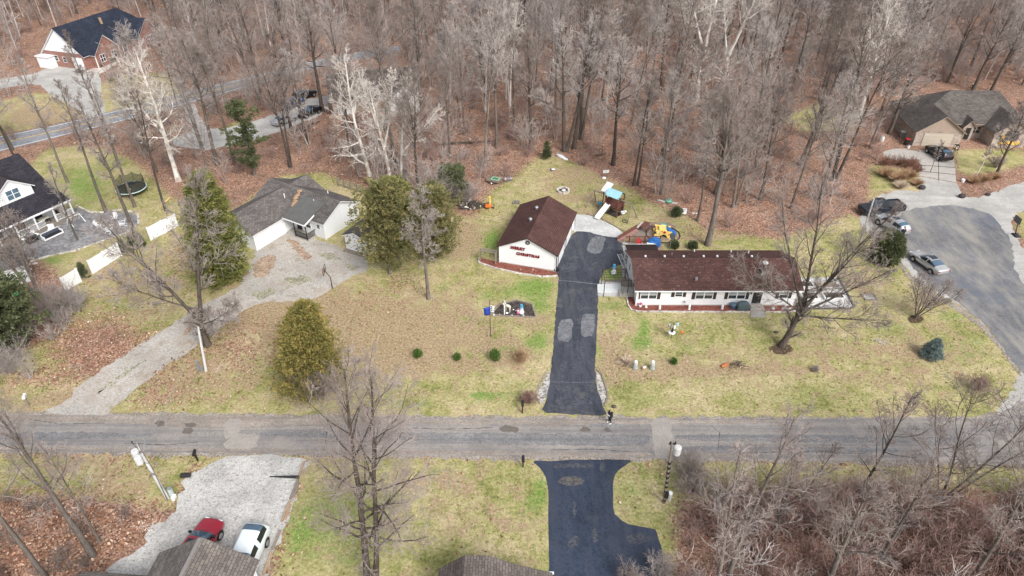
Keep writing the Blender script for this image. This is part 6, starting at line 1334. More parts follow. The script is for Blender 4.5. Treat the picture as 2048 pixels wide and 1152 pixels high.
# culvert pipes and timbers
A, B_ = g3(362, 951, .12), g3(381, 950, .12); tag(MB().tube(A, B_, .2, .2, 14).build("culvert_pipe", BLACK), "black culvert end sticking out of the grass beside the gravel lot", "pipe")
A, B_ = g3(540, 953, .05), g3(598, 954, .12); tag(MB().tube(A, B_, .04, .14, 10).build("drain_channel", BLACK), "dark tapered drain lying across the upper corner of the gravel lot", "pipe")
for k, (a, b_, lab) in enumerate([((608, 925), (598, 955), "short landscape timber at the street end of the gravel lot border"), ((596, 960), (581, 1000), "weathered timber second from the street along the gravel lot"), ((580, 1003), (564, 1044), "third timber from the street along the gravel lot, lying double"), ((561, 1062), (545, 1100), "thin timber in the grass beside the white parked car"), ((543, 1104), (527, 1152), "last long timber of the gravel lot border at the bottom edge")]):
    A, B_ = Vector(g(*a)), Vector(g(*b_)); d = B_ - A; L = d.length; mb = MB(); mb.box(0, L, -.09, .09, 0, .16)
    if k in (1, 2): mb.box(.3, L - .2, .1, .26, 0, .13)
    o = mb.build("landscape_timber", WOODG if k % 2 else WOODT, bevel=.02); o.location = (A.x, A.y, 0); o.rotation_euler = (0, 0, math.atan2(d.y, d.x)); tag(o, lab, "timber", "timbers edging the gravel lot")
# basketball hoops
def hoop(bx, by, ty, tx, label, portable=False, mat=IRON):
    X, Y = g(bx, by); h = height_at(ty, Y); e = simple("basketball_hoop", label, "hoop", (X, Y))
    T_ = Vector(g3(tx, ty, h)) - Vector((X, Y, 0)); top = Vector((0, 0, h * .62)) if not portable else Vector((T_.x * .6, T_.y * .6, h * .8))
    MB().tube((0, 0, 0), top, .06, .05, 8).build("pole", mat, e); MB().tube(top, T_, .05, .04, 8).build("arm", mat, e)
    d = Vector((T_.x, T_.y, 0)); d = d.normalized() if d.length > .01 else Vector((-1, 0, 0)); s = Vector((-d.y, d.x, 0)); f = MB()
    c = T_; 
    for (u0, z0, u1, z1) in ((-.6, -.35, .6, -.35), (-.6, .4, .6, .4), (-.6, -.35, -.6, .4), (.6, -.35, .6, .4), (-.22, -.2, .22, -.2), (-.22, .15, .22, .15), (-.22, -.2, -.22, .15), (.22, -.2, .22, .15)):
        f.tube(c + s * u0 + Vector((0, 0, z0)), c + s * u1 + Vector((0, 0, z1)), .035, .035, 5)
    f.build("backboard_frame", mat, e); p = MB(); p.prism([tuple(c + s * a + Vector((0, 0, z))) for a, z in ((-.59, -.34), (.59, -.34), (.59, .39), (-.59, .39))], tuple(d * .02)); p.build("backboard", M("smoked_backboard" + label[:3], (.16, .17, .18), None, 3, .3), e) if portable else None
    r = MB(); rc = c + d * .3 + Vector((0, 0, -.3)); r.path([rc + d * .22 * math.cos(t) + s * .22 * math.sin(t) for t in [k * math.pi / 6 for k in range(13)]], .015, 4); r.build("rim", ORG, e)
    if portable: MB().box(-.35, .35, -.7, .3, 0, .17).build("base", BLACK, e, bevel=.05)
hoop(665, 577, 540, 648, "dark basketball hoop on a bent pole at the gravel court edge")
hoop(2030, 470, 440, 2035, "portable black basketball hoop on its base by the turning circle", True, BLACK)

# ------------------------------------------------------------------ people
def person(loc, rz, label, pose, top=CLOTHB, legs=CLOTHB, hair=HAIRM, coat_long=0, scale=1.0):
    e = empty("person", (loc[0], loc[1], loc[2] if len(loc) > 2 else 0.03), rz, label, "person"); e.scale = (scale,) * 3
    J = dict(pelvis=(0, 0, .95, .13), waist=(0, .0, 1.12, .115), chest=(0, 0, 1.32, .14), neck=(0, .01, 1.48, .055), chin=(0, .02, 1.56, .06), head=(0, .02, 1.66, .092), crown=(0, .01, 1.74, .07))
    chain = [("pelvis", "waist"), ("waist", "chest"), ("chest", "neck"), ("neck", "chin"), ("chin", "head"), ("head", "crown")]
    for s, n_ in ((1, "L"), (-1, "R")):
        k = pose["knee" + n_]; f = pose["foot" + n_]; el = pose["elbow" + n_]; ha = pose["hand" + n_]
        J["hip" + n_] = (s * .10, 0, .90, .095); J["knee" + n_] = (s * .11 + k[0], k[1], k[2], .06); J["ankle" + n_] = (s * .11 + f[0], f[1], f[2] + .09, .042); J["toe" + n_] = (s * .13 + f[0], f[1] + .17, f[2] + .04, .036)
        J["sh" + n_] = (s * .19, 0, 1.42, .058); J["el" + n_] = (s * .2 + el[0], el[1], el[2], .045); J["wr" + n_] = (s * .2 + ha[0], ha[1], ha[2], .028)
        d = (Vector(J["wr" + n_][:3]) - Vector(J["el" + n_][:3])).normalized(); p = Vector(J["wr" + n_][:3]) + d * .08; J["palm" + n_] = (*p, .034)
        chain += [("pelvis", "hip" + n_), ("hip" + n_, "knee" + n_), ("knee" + n_, "ankle" + n_), ("ankle" + n_, "toe" + n_), ("chest", "sh" + n_), ("sh" + n_, "el" + n_), ("el" + n_, "wr" + n_), ("wr" + n_, "palm" + n_)]
        sd = d.cross(Vector((0, 0, 1))); sd = (sd.normalized() if sd.length > .1 else Vector((0, 1, 0)))
        for q in range(4):
            a = p + sd * (q - 1.5) * .021 + d * .03; b_ = a + d * (.045 + .008 * (1.5 - abs(q - 1.3))); c_ = b_ + d * .02 + Vector((0, .02, -.012))
            J["f%d%s" % (q, n_)] = (*a, .0095); J["g%d%s" % (q, n_)] = (*b_, .0088); J["h%d%s" % (q, n_)] = (*c_, .0075); chain += [("palm" + n_, "f%d%s" % (q, n_)), ("f%d%s" % (q, n_), "g%d%s" % (q, n_)), ("g%d%s" % (q, n_), "h%d%s" % (q, n_))]
        a = p - d * .03 + sd * .035; J["t" + n_] = (*a, .012); J["u" + n_] = (*(a + d * .045 + sd * .02), .009); chain += [("palm" + n_, "t" + n_), ("t" + n_, "u" + n_)]
    def skin(name, keys, mat, grow=1.0, add=0.0, sub=1):
        ch = [(a, b_) for a, b_ in chain if a in keys and b_ in keys]; names = [k for k in J if k in keys]
        me = bpy.data.meshes.new(name); me.from_pydata([J[k][:3] for k in names], [(names.index(a), names.index(b_)) for a, b_ in ch], []); o = link_mesh(name, me, mat, e)
        bm = bmesh.new(); bm.from_mesh(me); bm.verts.layers.skin.verify(); bm.to_mesh(me); bm.free()
        m = o.modifiers.new("skin", 'SKIN'); m.use_smooth_shade = True
        o.modifiers.new("sub", 'SUBSURF').render_levels = sub
        sv = me.skin_vertices[0].data
        for i, k in enumerate(names): r = J[k][3] * grow + add; sv[i].radius = (r, r * (.78 if k in ("chest", "waist", "pelvis") else 1)); sv[i].use_root = (i == 0)
        return o
    def ensure(name, keys, mat, grow, add):
        me_names = None
        o = skin(name, keys, mat, grow, add)
        return o
    bpy_keys = set(J)
    ensure("body", bpy_keys, SKIN, 1.0, 0)
    jk = {"pelvis", "waist", "chest"} | {a + n_ for a in ("sh", "el", "wr") for n_ in "LR"}
    ensure("jacket", jk, top, 1.0, .022)
    ensure("trousers", {"pelvis"} | {a + n_ for a in ("hip", "knee", "ankle") for n_ in "LR"}, legs, 1.0, .016)
    for n_ in "LR":
        a, t = Vector(J["ankle" + n_][:3]), Vector(J["toe" + n_][:3]); MB().ball(((a.x + t.x) / 2, (a.y + t.y) / 2 + .01, a.z - .045), .055, .15, .055, 10).build("shoe", SHOEW, e, smooth=True)
    hd = Vector(J["head"][:3]); MB().ball((hd.x, hd.y - .025, hd.z + .03), .10, .108, .105, 12).build("hair", hair, e, smooth=True)
    for s in (1, -1): MB().ball((s * .035, hd.y + .088, hd.z + .0), .013, .008, .009, 6).build("eye", BLACK, e)
    MB().ball((0, hd.y + .10, hd.z - .025), .013, .02, .02, 6).ball((0, hd.y + .085, hd.z - .06), .024, .01, .008, 6).build("face_detail", SKIN, e)
    if coat_long:
        MB().lathe([(.21, 1.28), (.22, 1.0), (.25, .95 - coat_long), (.23, .93 - coat_long)][::-1], (0, 0, 0), 14).build("coat_skirt", top, e)
    return e
stand = dict(kneeL=(.0, .02, .50), footL=(.0, .0, 0), kneeR=(-.02, .05, .50), footR=(-.04, -.06, 0), elbowL=(.06, .02, 1.14), handL=(.02, .20, .98), elbowR=(-.05, .05, 1.15), handR=(-.0, .26, 1.22))
e = person(g(1219, 846), R0(115), "person in black with white shoes carrying a white item, standing at the driveway mouth", stand, hair=BLONDE, coat_long=.1)
X, Y = g(1219, 846)
tag(MB().box(-.15, .15, -.02, .02, -.12, .12).build("paper_bag", WHITE), "white paper held by the person at the driveway mouth", "paper"); o = bpy.data.objects["paper_bag"]; v_ = Matrix.Rotation(R0(115), 4, 'Z') @ Vector((-.12, .33, 1.26)); o.location = (X + v_.x, Y + v_.y, v_.z + .03); o.rotation_euler = (R0(-30), 0, R0(115))
walk = dict(kneeL=(.0, .14, .52), footL=(.0, .16, .0), kneeR=(0, -.02, .48), footR=(0, -.22, .03), elbowL=(.08, -.06, 1.14), handL=(.06, .08, .93), elbowR=(-.08, .06, 1.15), handR=(-.05, .2, 1.0))
person(g(1801, 478), R0(200), "person in a dark hooded coat beside the tail of the silver car", walk, hair=CLOTHB, coat_long=.25)

# ------------------------------------------------------------------ front lawn things
def flagpole():
    X, Y = g(981, 673); h = height_at(602, Y); e = simple("flag_pole", "thin black garden flag pole with a blue and a patterned flag on the front lawn", "flag pole", (X, Y))
    MB().tube((0, 0, -.05), (0, 0, h), .035, .028, 8).build("pole", BLACK, e); MB().ball((0, 0, h + .03), .06).build("finial", IRON, e)
    def fl(x0, z0, w_, hh, mat, name):
        n = 7; pts = []
        V, F_ = [], []
        for i in range(n):
            for j in range(5):
                u, v = i / (n - 1), j / 4; V.append((x0 + w_ * u * (1 - .15 * v), .10 * math.sin(u * 7 + v * 2) * u, z0 - hh * v - .12 * u))
        b = MB()
        for i in range(n - 1):
            for j in range(4): F_.append((i * 5 + j, (i + 1) * 5 + j, (i + 1) * 5 + j + 1, i * 5 + j + 1))
        b._add(V, F_); o = b.build(name, mat, e, smooth=True); s = o.modifiers.new("thick", 'SOLIDIFY'); s.thickness = .012; return o
    fl(-.03, h - .75, -.62, 1.0, M("royal_blue_flag", (.02, .06, .42), (.012, .04, .3), 3, .7), "blue_flag")
    f2 = fl(.03, h - .55, .42, .95, WHITE, "striped_flag")
    for k in range(4): fl(.05, h - .62 - .22 * k, .38, .10, BLACK if k % 2 else CLOTHB, "flag_stripe").location = (0, -.016, 0)
    MB().tube((0, 0, h - .7), (-.6, 0, h - .72), .012, .012, 5).tube((0, 0, h - .5), (.42, 0, h - .52), .012, .012, 5).build("flag_arm", BLACK, e)
flagpole()
def snowman(px, py, label, s=1.0, hat=CYAN, pot=False):
    e = simple("snowman", label, "snowman", g(px, py)); e.scale = (s,) * 3
    MB().ball((0, 0, .38), .42, .42, .38, 16).build("body", WHITE, e, smooth=True); MB().ball((0, 0, .92), .30, .30, .27, 16).build("torso", WHITE, e, smooth=True); MB().ball((0, 0, 1.3), .21, .21, .2, 14).build("head", WHITE, e, smooth=True)
    MB().lathe([(.30, 0), (.30, .04), (.20, .05), (.21, .38), (.23, .40)], (0, 0, 1.42), 14).build("hat", hat, e); MB().tube((0, -.19, 1.3), (0, -.38, 1.28), .035, .005, 8).build("nose", ORG, e)
    MB().lathe([(.26, 0), (.29, .06), (.26, .11)], (0, 0, 1.09), 14).build("scarf", hat, e)
    b = MB()
    for z in (.8, .93): b.ball((0, -.30, z), .03)
    b.ball((-.07, -.19, 1.36), .025).ball((.07, -.19, 1.36), .025); b.build("button", BLACK, e)
    for q in (-1, 1): MB().tube((q * .26, 0, .98), (q * .62, -.08, 1.2), .022, .01, 5).build("arm", WOODG, e)
snowman(1043, 628, "inflatable-looking snowman with a bright blue hat at the back of the dark mulch bed", .68)
snowman(1227, 549, "white snowman with a blue hat behind the iron trellis by the driveway", .75)
e = simple("snowman_pair", "two small white and pink figures with blue trousers in the dark mulch bed", "figurine", g(1040, 629))
for q, m_ in ((-.22, PINK), (.22, WHITE)):
    MB().lathe([(.12, 0), (.17, .2), (.12, .45)], (q, 0, .0), 10).build("body", m_ if q < 0 else CYAN, e, smooth=True); MB().ball((q, 0, .56), .13).build("head", WHITE, e, smooth=True); MB().lathe([(.12, 0), (.02, .2)], (q, 0, .64), 10).build("hat", m_, e)
def deer(px, py, rz, label):
    e = simple("deer_figure", label, "lawn ornament", g(px, py), rz); b = MB(); b.ball((0, 0, .82), .16, .36, .17, 12).tube((0, .28, .88), (0, .42, 1.25), .08, .055, 8).ball((0, .50, 1.32), .06, .13, .07, 8)
    b.build("body", CREAM, e, smooth=True)
    for x in (-.09, .09):
        for y in (-.25, .25): MB().tube((x, y, .78), (x, y * .95, .4), .05, .03, 6).tube((x, y * .95, .4), (x, y, .0), .028, .02, 6).build("leg", CREAM, e)
        MB().tube((x * .6, .45, 1.38), (x * 2.2, .38, 1.66), .015, .008, 5).tube((x * 1.4, .41, 1.52), (x * 1.2, .52, 1.66), .012, .006, 5).build("antler", WOODG, e)
deer(1016, 624, R0(60), "pale wire-framed deer figure at the point of the dark mulch bed")
MBp = MB().box(-.05, .05, -.05, .05, 0, 1.25); o = MBp.build("white_post", WHITE); o.location = (*g(1009, 629), 0); tag(o, "slim white post at the near side of the dark mulch bed", "post")
lamp = simple("garden_lamp", "globe lamp on a pale stake beside the deer figure", "garden lamp", g(1008, 621)); MB().tube((0, 0, 0), (0, 0, .75), .025, .02, 6).build("stake", GREYM, lamp); MB().ball((0, 0, .87), .13).build("globe", WHITE, lamp, smooth=True)
for k, (x, y, s) in enumerate([(988, 631, .16), (999, 630, .10), (1014, 627, .16), (1024, 631, .09), (1027, 620, .1), (1047, 631, .1), (1032, 622, .08)]):
    o = MB().ball((0, 0, s * .5), s, s * .8, s * .6, 8).build("white_stone", WHITE); o.location = (*g(x, y), 0); tag(o, ["white stone at the flagpole corner of the dark mulch bed", "small white stone second from the flagpole in the dark bed", "largest white stone in the dark bed, below the deer", "small white stone at the front timber of the dark bed", "white stone behind the others in the dark bed", "white stone below the two small figures", "tiny white stone near the middle of the dark bed"][k], "stone", "white stones in the dark mulch bed")
def statue(px, py, h, label, kneel=False):
    e = simple("statue", label, "statue", g(px, py)); 
    MB().lathe([(.30, 0), (.28, .1), (.24, h * .3), (.17, h * .6), (.19, h * .74), (.08, h * .82)], (0, 0, 0), 12).build("robe", M("aqua_grey_robe" + label[:2], (.36, .40, .38), (.22, .27, .26), 5, .8), e, smooth=True); MB().ball((0, -.02, h * .9), h * .085, h * .09, h * .105, 10).build("head", CREAM, e, smooth=True)
    MB().lathe([(.20, 0), (.16, h * .25), (.10, h * .34), (.02, h * .38)], (0, .04, h * .64), 12).build("veil", WHITE, e, smooth=True)
    for s in (-1, 1): MB().tube((s * .17, 0, h * .7), (s * .05, -.22, h * .55), .05, .035, 6).build("arm", CREAM, e)
if True:
    statue(1270, 736, .95, "standing robed statue nearest the spiky bleached grass"); statue(1304, 737, 1.0, "standing robed statue farthest from the spiky bleached grass")
    e = simple("statue", "tiny cradle statue lying between the two robed statues", "statue", g(1288, 739)); MB().box(-.2, .2, -.14, .14, 0, .22).build("crib", WOODT, e, bevel=.03); MB().ball((0, 0, .3), .17, .1, .1, 10).build("swaddle", WHITE, e, smooth=True); MB().ball((.13, 0, .38), .07).build("head", CREAM, e, smooth=True)
# bird feeder pole
e = simple("bird_feeder", "bird feeder pole with hooked arms and hanging feeders on the ranch lawn", "bird feeder", g(1342, 676)); MB().tube((0, 0, 0), (0, 0, 2.0), .03, .025, 8).build("pole", BLACK, e)
MB().lathe([(.05, 0), (.35, .03), (.36, .07)], (0, 0, .68), 14).build("baffle_tray", WHITE, e); MB().lathe([(.12, 0), (.15, .2), (.08, .4)], (0, 0, .85), 10).build("baffle", BLACK, e)
for k, (dx, z) in enumerate(((-.42, 1.75), (.4, 1.85), (.15, 1.5), (-.18, 1.45))):
    MB().path([Vector((0, 0, 1.9)), Vector((dx * .5, 0, z + .38)), Vector((dx, 0, z + .3)), Vector((dx, 0, z + .1))], .018, 5).build("hook", BLACK, e)
    MB().lathe([(.08, -.28), (.10, -.24), (.10, .02), (.14, .04), (.02, .14)], (dx, 0, z), 10).build("feeder", (GREYM, LBLUE, WHITE, RED)[k] if k != 3 else WOODG, e)
e = simple("garden_pinwheel", "small orange garden ornament on a stake beside the bird feeder", "lawn ornament", g(1362, 676)); MB().tube((0, 0, 0), (0, 0, .7), .02, .015, 6).build("stake", WOODG, e); MB().ball((0, 0, .75), .2, .08, .16, 8).build("top", ORG, e, smooth=True)
# stump and branch pile
e = simple("tree_stump", "split orange stump with a dark branch heap on the ranch lawn", "stump", g(1455, 735)); MB().tube((-.6, 0, .12), (.05, .25, .25), .16, .2, 9).build("split_log", ORG and M("fresh_split_wood", (.48, .17, .06), (.3, .1, .04), 4, .9), e)
b = MB(); r1 = random.Random(4)
for k in range(40): a = Vector((r1.uniform(.1, 1.3), r1.gauss(.1, .3), r1.uniform(.02, .35))); b.tube(a, a + Vector((r1.gauss(.3, .5), r1.gauss(0, .3), r1.gauss(.02, .12))), .03, .012, 4)
b.build("branches", BARKD, e)
for k, (x, y, lab) in enumerate([(1759, 683, "pale ash heap with scraps on the corner lawn"), (437, 738, "pale bleached patch of sticks beside the whitish service pole"), (295, 1055, "bleached stick heap at the gravel lot edge in the leaves"), (863, 597, "pale wood chip heap at the foot of the slender bare tree"), (1766, 680, None), (257, 943 - 0, None)]):
    if not lab: continue
    b = MB(); r1 = random.Random(10 + k)
    for q in range(46):
        a = Vector((r1.gauss(0, .35), r1.gauss(0, .28), .02 + abs(r1.gauss(0, .05)))); d = Vector((r1.gauss(0, .2), r1.gauss(0, .2), r1.uniform(0, .06))); b.tube(a, a + d, .022, .012, 4)
    o = b.build("stick_heap", (TWIGW, PALEG)[k % 2]); o.location = (*g(x, y), 0); tag(o, lab, "heap")
# stone fire ring
def ring(px, py, R1, n, label, mat=STONEE, name="fire_ring", ash=True, h=.28):
    e = simple(name, label, "fire pit", g(px, py)); b = MB(); r1 = random.Random(int(px))
    for k in range(n):
        a = 2 * math.pi * k / n; b.M = Matrix.Rotation(a, 4, 'Z') @ Matrix.Translation((R1, 0, 0)); q = r1.uniform(.75, 1.1); b.box(-.13 * q, .13 * q, -R1 * 2.8 / n, R1 * 2.8 / n, 0, h * r1.uniform(.8, 1.1))
    b.build("stones", mat, e); MB().lathe([(R1 - .14, 0), (R1 - .14, .05), (.05, .1)], (0, 0, 0), 16).build("ash_bed", SOIL, e); MB().ball((.1, 0, .12), .3, .25, .1, 9).build("ashes", WHITE, e)
ring(1126, 382, .8, 18, "round stone fire ring with white ash in the grass clearing")
ring(1105, 340, .55, 14, "faint old fire ring in the brown grass near the clearing tip", WOODT, h=.08)
ring(283, 287, .7, 14, "dark fire ring in the orange leaves behind the highway bank", BARKD)
# yellow wood chipper / log splitter with upright chute
e = simple("log_splitter", "orange-yellow machine with a tall upright chute on the lawn beside the brush pile", "machine", g(980, 418), R0(8))
MB().box(-.1, .1, -.1, .1, .35, 1.75).build("chute", YEL, e, bevel=.03); MB().box(-.13, .13, -.16, .16, 1.72, 1.85).build("chute_cap", YEL, e); MB().box(-.62, -.12, -.2, .35, .3, .68).build("engine", ORG, e, bevel=.05); MB().box(-.16, .3, -.15, .25, .3, .6).build("hopper", ORG, e, bevel=.05)
MB().tube((0, -.1, .4), (-.1, -.75, .12), .04, .04, 6).build("tow_bar", YEL, e)
for s in (-1, 1): MB().tube((s * .42 - .03, .1, .22), (s * .42 + .03 + .08 * s, .1, .22), .22, .22, 14).build("wheel", TYRE, e)
MB().box(.38, .5, -.05, .15, .3, .42).build("light", WHITE, e)
# brush pile
e = simple("brush_pile", "dark heap of logs and cut branches at the lawn edge", "brush pile", g(943, 414)); b, b2 = MB(), MB(); r1 = random.Random(5)
for k in range(150):
    a = r1.uniform(0, 6.28); q = r1.random() ** .6; x, y = 1.9 * q * math.cos(a), .9 * q * math.sin(a); z = .1 + (1 - q) * .9 * r1.random() + .05; d = Vector((r1.gauss(0, .5), r1.gauss(0, .35), r1.gauss(0, .16)))
    (b if k % 6 else b2).tube((x, y, z), Vector((x, y, z)) + d, r1.uniform(.05, .12), r1.uniform(.03, .08), 6)
b.build("logs", BARKD, e); b2.build("cut_ends", SYC, e)
# utility trailer and barrel
e = simple("garden_trailer", "weathered garden trailer with a green rimmed load at the wood edge", "trailer", g(988, 366), R0(-22))
MB().box(-.95, .85, -.5, .5, .38, .44).build("bed", WOODG, e); r = MB(); r.box(-.97, .87, -.53, -.47, .4, .72).box(-.97, .87, .47, .53, .4, .72).box(-.97, -.91, -.47, .47, .4, .72).box(.81, .87, -.47, .47, .4, .72); r.build("side_board", WOODG, e)
r = MB(); r.box(-.3, .8, -.44, -.36, .72, .78).box(-.3, .8, .36, .44, .72, .78).box(-.32, -.24, -.36, .36, .72, .78).box(.74, .82, -.36, .36, .72, .78); r.build("green_frame", M("pale_green_rim", (.45, .6, .42), None, 3, .6), e); MB().box(-.24, .74, -.36, .36, .6, .7).build("load", GREENP, e)
for s in (-1, 1): MB().tube((-.1, s * .56, .26), (-.1, s * .66, .26), .26, .26, 14).build("wheel", TYRE, e); MB().tube((-.1, s * .66, .26), (-.1, s * .68, .26), .14, .14, 10).build("rim", WHITE, e)
MB().tube((.85, 0, .4), (1.7, 0, .3), .04, .04, 6).build("tow_bar", IRON, e)
e = simple("barrel", "grey-brown barrel lying on its side at the wood edge", "barrel", g(1016, 362), R0(14)); MB().tube((-.6, 0, .33), (.6, 0, .33), .31, .31, 16).build("drum", M("grey_violet_drum", (.17, .13, .14), None, 3, .6), e)
for x in (-.4, .4): MB().tube((x - .03, 0, .33), (x + .03, 0, .33), .33, .33, 16).build("hoop", GREYM, e)
MB().tube((-.62, 0, .33), (-.6, 0, .33), .25, .25, 12).build("lid", WHITE, e)
# long white plank, signs at the wood edge
A, B_ = Vector(g(1112, 308)), Vector(g(1136, 321)); d = B_ - A; e = simple("canoe", "slim white upturned boat lying at the top of the grass clearing", "boat", A, math.atan2(d.y, d.x)); L = d.length
b = MB(); sec = []; 
for k in range(9): t = k / 8; w_ = .34 * math.sin(math.pi * t) ** .6 + .01; sec.append([(L * t, w_ * math.cos(a), .04 + w_ * .75 * math.sin(a)) for a in [q * math.pi / 6 for q in range(7)]])
vs = [p for s in sec for p in s]; fs = [(k * 7 + i, k * 7 + i + 1, (k + 1) * 7 + i + 1, (k + 1) * 7 + i) for k in range(8) for i in range(6)]; b._add(vs, fs); b.build("hull", WHITE, e, smooth=True); MB().box(.1, L - .1, -.03, .03, .27, .30).build("keel", GREYM, e)
def sign(px, py, w_, h_, z0, label, lean=0, rz=0, mat=WHITE):
    e = simple("lawn_sign", label, "sign", g(px, py), rz); MB().box(-w_ / 2, w_ / 2, -.02, .02, z0, z0 + h_).build("board", mat, e); 
    for s in (-1, 1): MB().box(s * w_ * .42 - .03, s * w_ * .42 + .03, .022, .08, 0, z0 + h_ * .7).build("post", WOODG, e)
    b = MB()
    for k in range(3):
        b.box(-w_ * .36, w_ * (.3 - .1 * k), -.032, -.021, z0 + h_ * (.72 - .24 * k), z0 + h_ * (.80 - .24 * k))
    b.build("lettering", GREYM, e)
    e.rotation_euler = (R0(lean), 0, rz)
sign(1211, 355, .85, .42, .75, "small white board on a post at the wood edge above the playset", rz=.2)
sign(1366, 432, .75, .75, .3, "square white board with faint marks leaning by the green bush", lean=-12, rz=-.3)
o = MB().ball((0, 0, .15), .3, .25, .2, 9).build("white_stone", WHITE); o.location = (*g(1208, 358), 0); tag(o, "rounded white stone below the small white board at the wood edge", "stone")
e = simple("turtle_sandbox", "green round lidded tub at the wood edge uphill of the climber", "sandbox", g(1337, 404)); MB().lathe([(.45, 0), (.52, .1), (.5, .22)], (0, 0, 0), 16).build("tub", GREENP, e); MB().lathe([(.5, 0), (.4, .14), (.1, .22)], (0, 0, .22), 16).build("lid", M("mint_lid", (.16, .42, .3), None, 3, .5), e)
for k, (x, y, s) in enumerate([(1321, 402, .35), (1329, 404, .28), (1347, 407, .3), (1388, 428, .28)]):
    b = MB(); r1 = random.Random(k); [b.ball((r1.gauss(0, s * .6), r1.gauss(0, s * .3), s * .3), s * .5, s * .35, s * .3, 7) for _ in range(5)]; o = b.build("pale_rocks", POLEW); o.location = (*g(x, y), 0); tag(o, ["pale rock group on the far side of the green tub", "pale rocks touching the green tub", "pale rocks and stick on the near side of the green tub", "pale rock by the thin pale trunk behind the ranch house"][k], "rocks")

# playset with two swing wings
A, B_ = Vector(g(1186, 411)), Vector(g(1260, 440)); ax = (B_ - A); Lp = ax.length; ang = math.atan2(ax.y, ax.x); C_ = A + ax * .56
e = simple("playset", "wooden playset with a light blue canopy, white slide and swing beams on both sides", "playset", C_, ang)
b = MB(); TH = 2.0
for x in (-.95, .95):
    for y in (-.75, .75): b.box(x - .06, x + .06, y - .06, y + .06, 0, 2.9 if True else 0)
b.build("tower_post", WOODR, e)
MB().box(-1.02, 1.02, -.82, .82, 1.35, 1.45).build("platform", WOODR, e); s_ = MB()
for k in range(11): y = -.75 + k * .15; s_.box(-1.03, -.99, y - .05, y + .05, 1.45, 2.1); s_.box(.99, 1.03, y - .05, y + .05, 1.45, 2.1)
for k in range(14): x = -.95 + k * .146; s_.box(x - .05, x + .05, .80, .84, .1, 2.1)
s_.build("railing", WOODR, e); MB().box(-.9, .9, -.7, .7, .02, .06).build("sand_floor", SOIL, e)
MB().prism([(-1.05, -.85, 2.75), (-1.05, 0, 3.45), (-1.05, 0, 3.49), (-1.05, -.85, 2.79)], (2.1, 0, 0)).build("canopy", LBLUE, e)
MB().prism([(-2.1, -.2, 2.75), (-2.1, 1.15, 3.5), (-2.1, 1.15, 3.54), (-2.1, -.2, 2.79)], (1.0, 0, 0)).build("side_canopy", WHITE, e); MB().prism([(-1.05, 0.02, 3.44), (-1.05, .85, 2.75), (-1.05, .85, 2.79), (-1.05, 0.02, 3.48)], (2.1, 0, 0)).build("canopy", M("navy_canopy", (.03, .08, .16), None, 3, .7), e)
for x, y in ((-1.85, .9), (-1.85, .1)): MB().box(x - .05, x + .05, y - .05, y + .05, 0, 3.0).build("tower_post", WOODR, e)
sl = MB(); sl.prism([(-.75, -.85, 1.5), (-.15, -.85, 1.5), (-.35, -2.9, .25), (-.95, -2.9, .25)], (0, 0, .05)); sl.prism([(-.80, -.85, 1.5), (-.74, -.85, 1.5), (-.94, -2.9, .25), (-1.0, -2.9, .25)], (0, 0, .2)).prism([(-.16, -.85, 1.5), (-.10, -.85, 1.5), (-.30, -2.9, .25), (-.36, -2.9, .25)], (0, 0, .2)); sl.build("slide", WHITE, e)
for (x1, s) in ((-Lp * .56, -1), (Lp * .44, 1)):
    MB().tube((s * .95, 0, 2.35), (x1, 0, 2.3), .085, .085, 6).build("swing_beam", WOODG, e)
    for q in (-1, 1): MB().tube((x1, 0, 2.35), (x1 + s * .35, q * 1.15, 0), .07, .07, 6).build("swing_leg", WOODG, e)
    MB().tube((x1 + s * .22, -.7, .9), (x1 + s * .22, .7, .9), .035, .035, 6).build("brace", WOODT, e)
    xs = (x1 + s * .95) / 2 + (.2 if s < 0 else 0)
    for dx, m_, nm in ((-.35, CYAN if s < 0 else WHITE, "swing_seat"),):
        for q in (-.2, .2): MB().tube((xs + dx + q, 0, 2.3), (xs + dx + q, 0, .75), .012, .012, 4).build("chain", IRON, e)
        MB().lathe([(.15, 0), (.26, .08), (.28, .3)], (xs + dx, 0, .5), 12).build(nm, m_, e)
o = MB().ball((0, 0, .22), .2, .15, .18, 10).build("play_ball", WHITE); o.location = (*g(1250, 426), 0); tag(o, "white ball lying under the swing beam of the playset", "ball")
b = MB(); b.path([Vector((.35 * math.cos(t), .35 * math.sin(t), .04)) for t in [k * math.pi / 6 for k in range(13)]], .05, 6); o = b.build("hoop_ring", IRON); o.location = (*g(1250, 443), 0); tag(o, "dark ring lying in the grass below the swing legs", "ring")
# star-sided climber on its round pad
X, Y = g(1326, 470); e = simple("play_climber", "yellow moulded climber with an arched opening and a blue slide on the earth pad", "climber", (X, Y), R0(-6))
star = []
for k in range(10): a = math.pi / 2 + k * math.pi / 5; r = 1.25 if k % 2 == 0 else .85; star.append((r * math.cos(a) * 1.1, .75 + .80 * r * math.sin(a)))
star = [(x * .92, max(0, z * .78)) for x, z in star]
def panel(y, m_):
    arch_ = [(.42 * math.cos(t), .50 * math.sin(t)) for t in [k * math.pi / 8 for k in range(9)]]
    outer = [(1.1, 0), (1.2, .36), (.88, .55), (.95, .92), (.5, .9), (0, 1.1), (-.5, 1.0), (-1.12, 1.06), (-.88, .6), (-1.22, .38), (-1.1, 0)]
    MB().prism([(x, y, z) for x, z in outer + [(-.42, 0)] + arch_[::-1][1:-1] + [(.42, 0)]], (0, .16, 0)).build("panel", m_, e, bevel=.03)
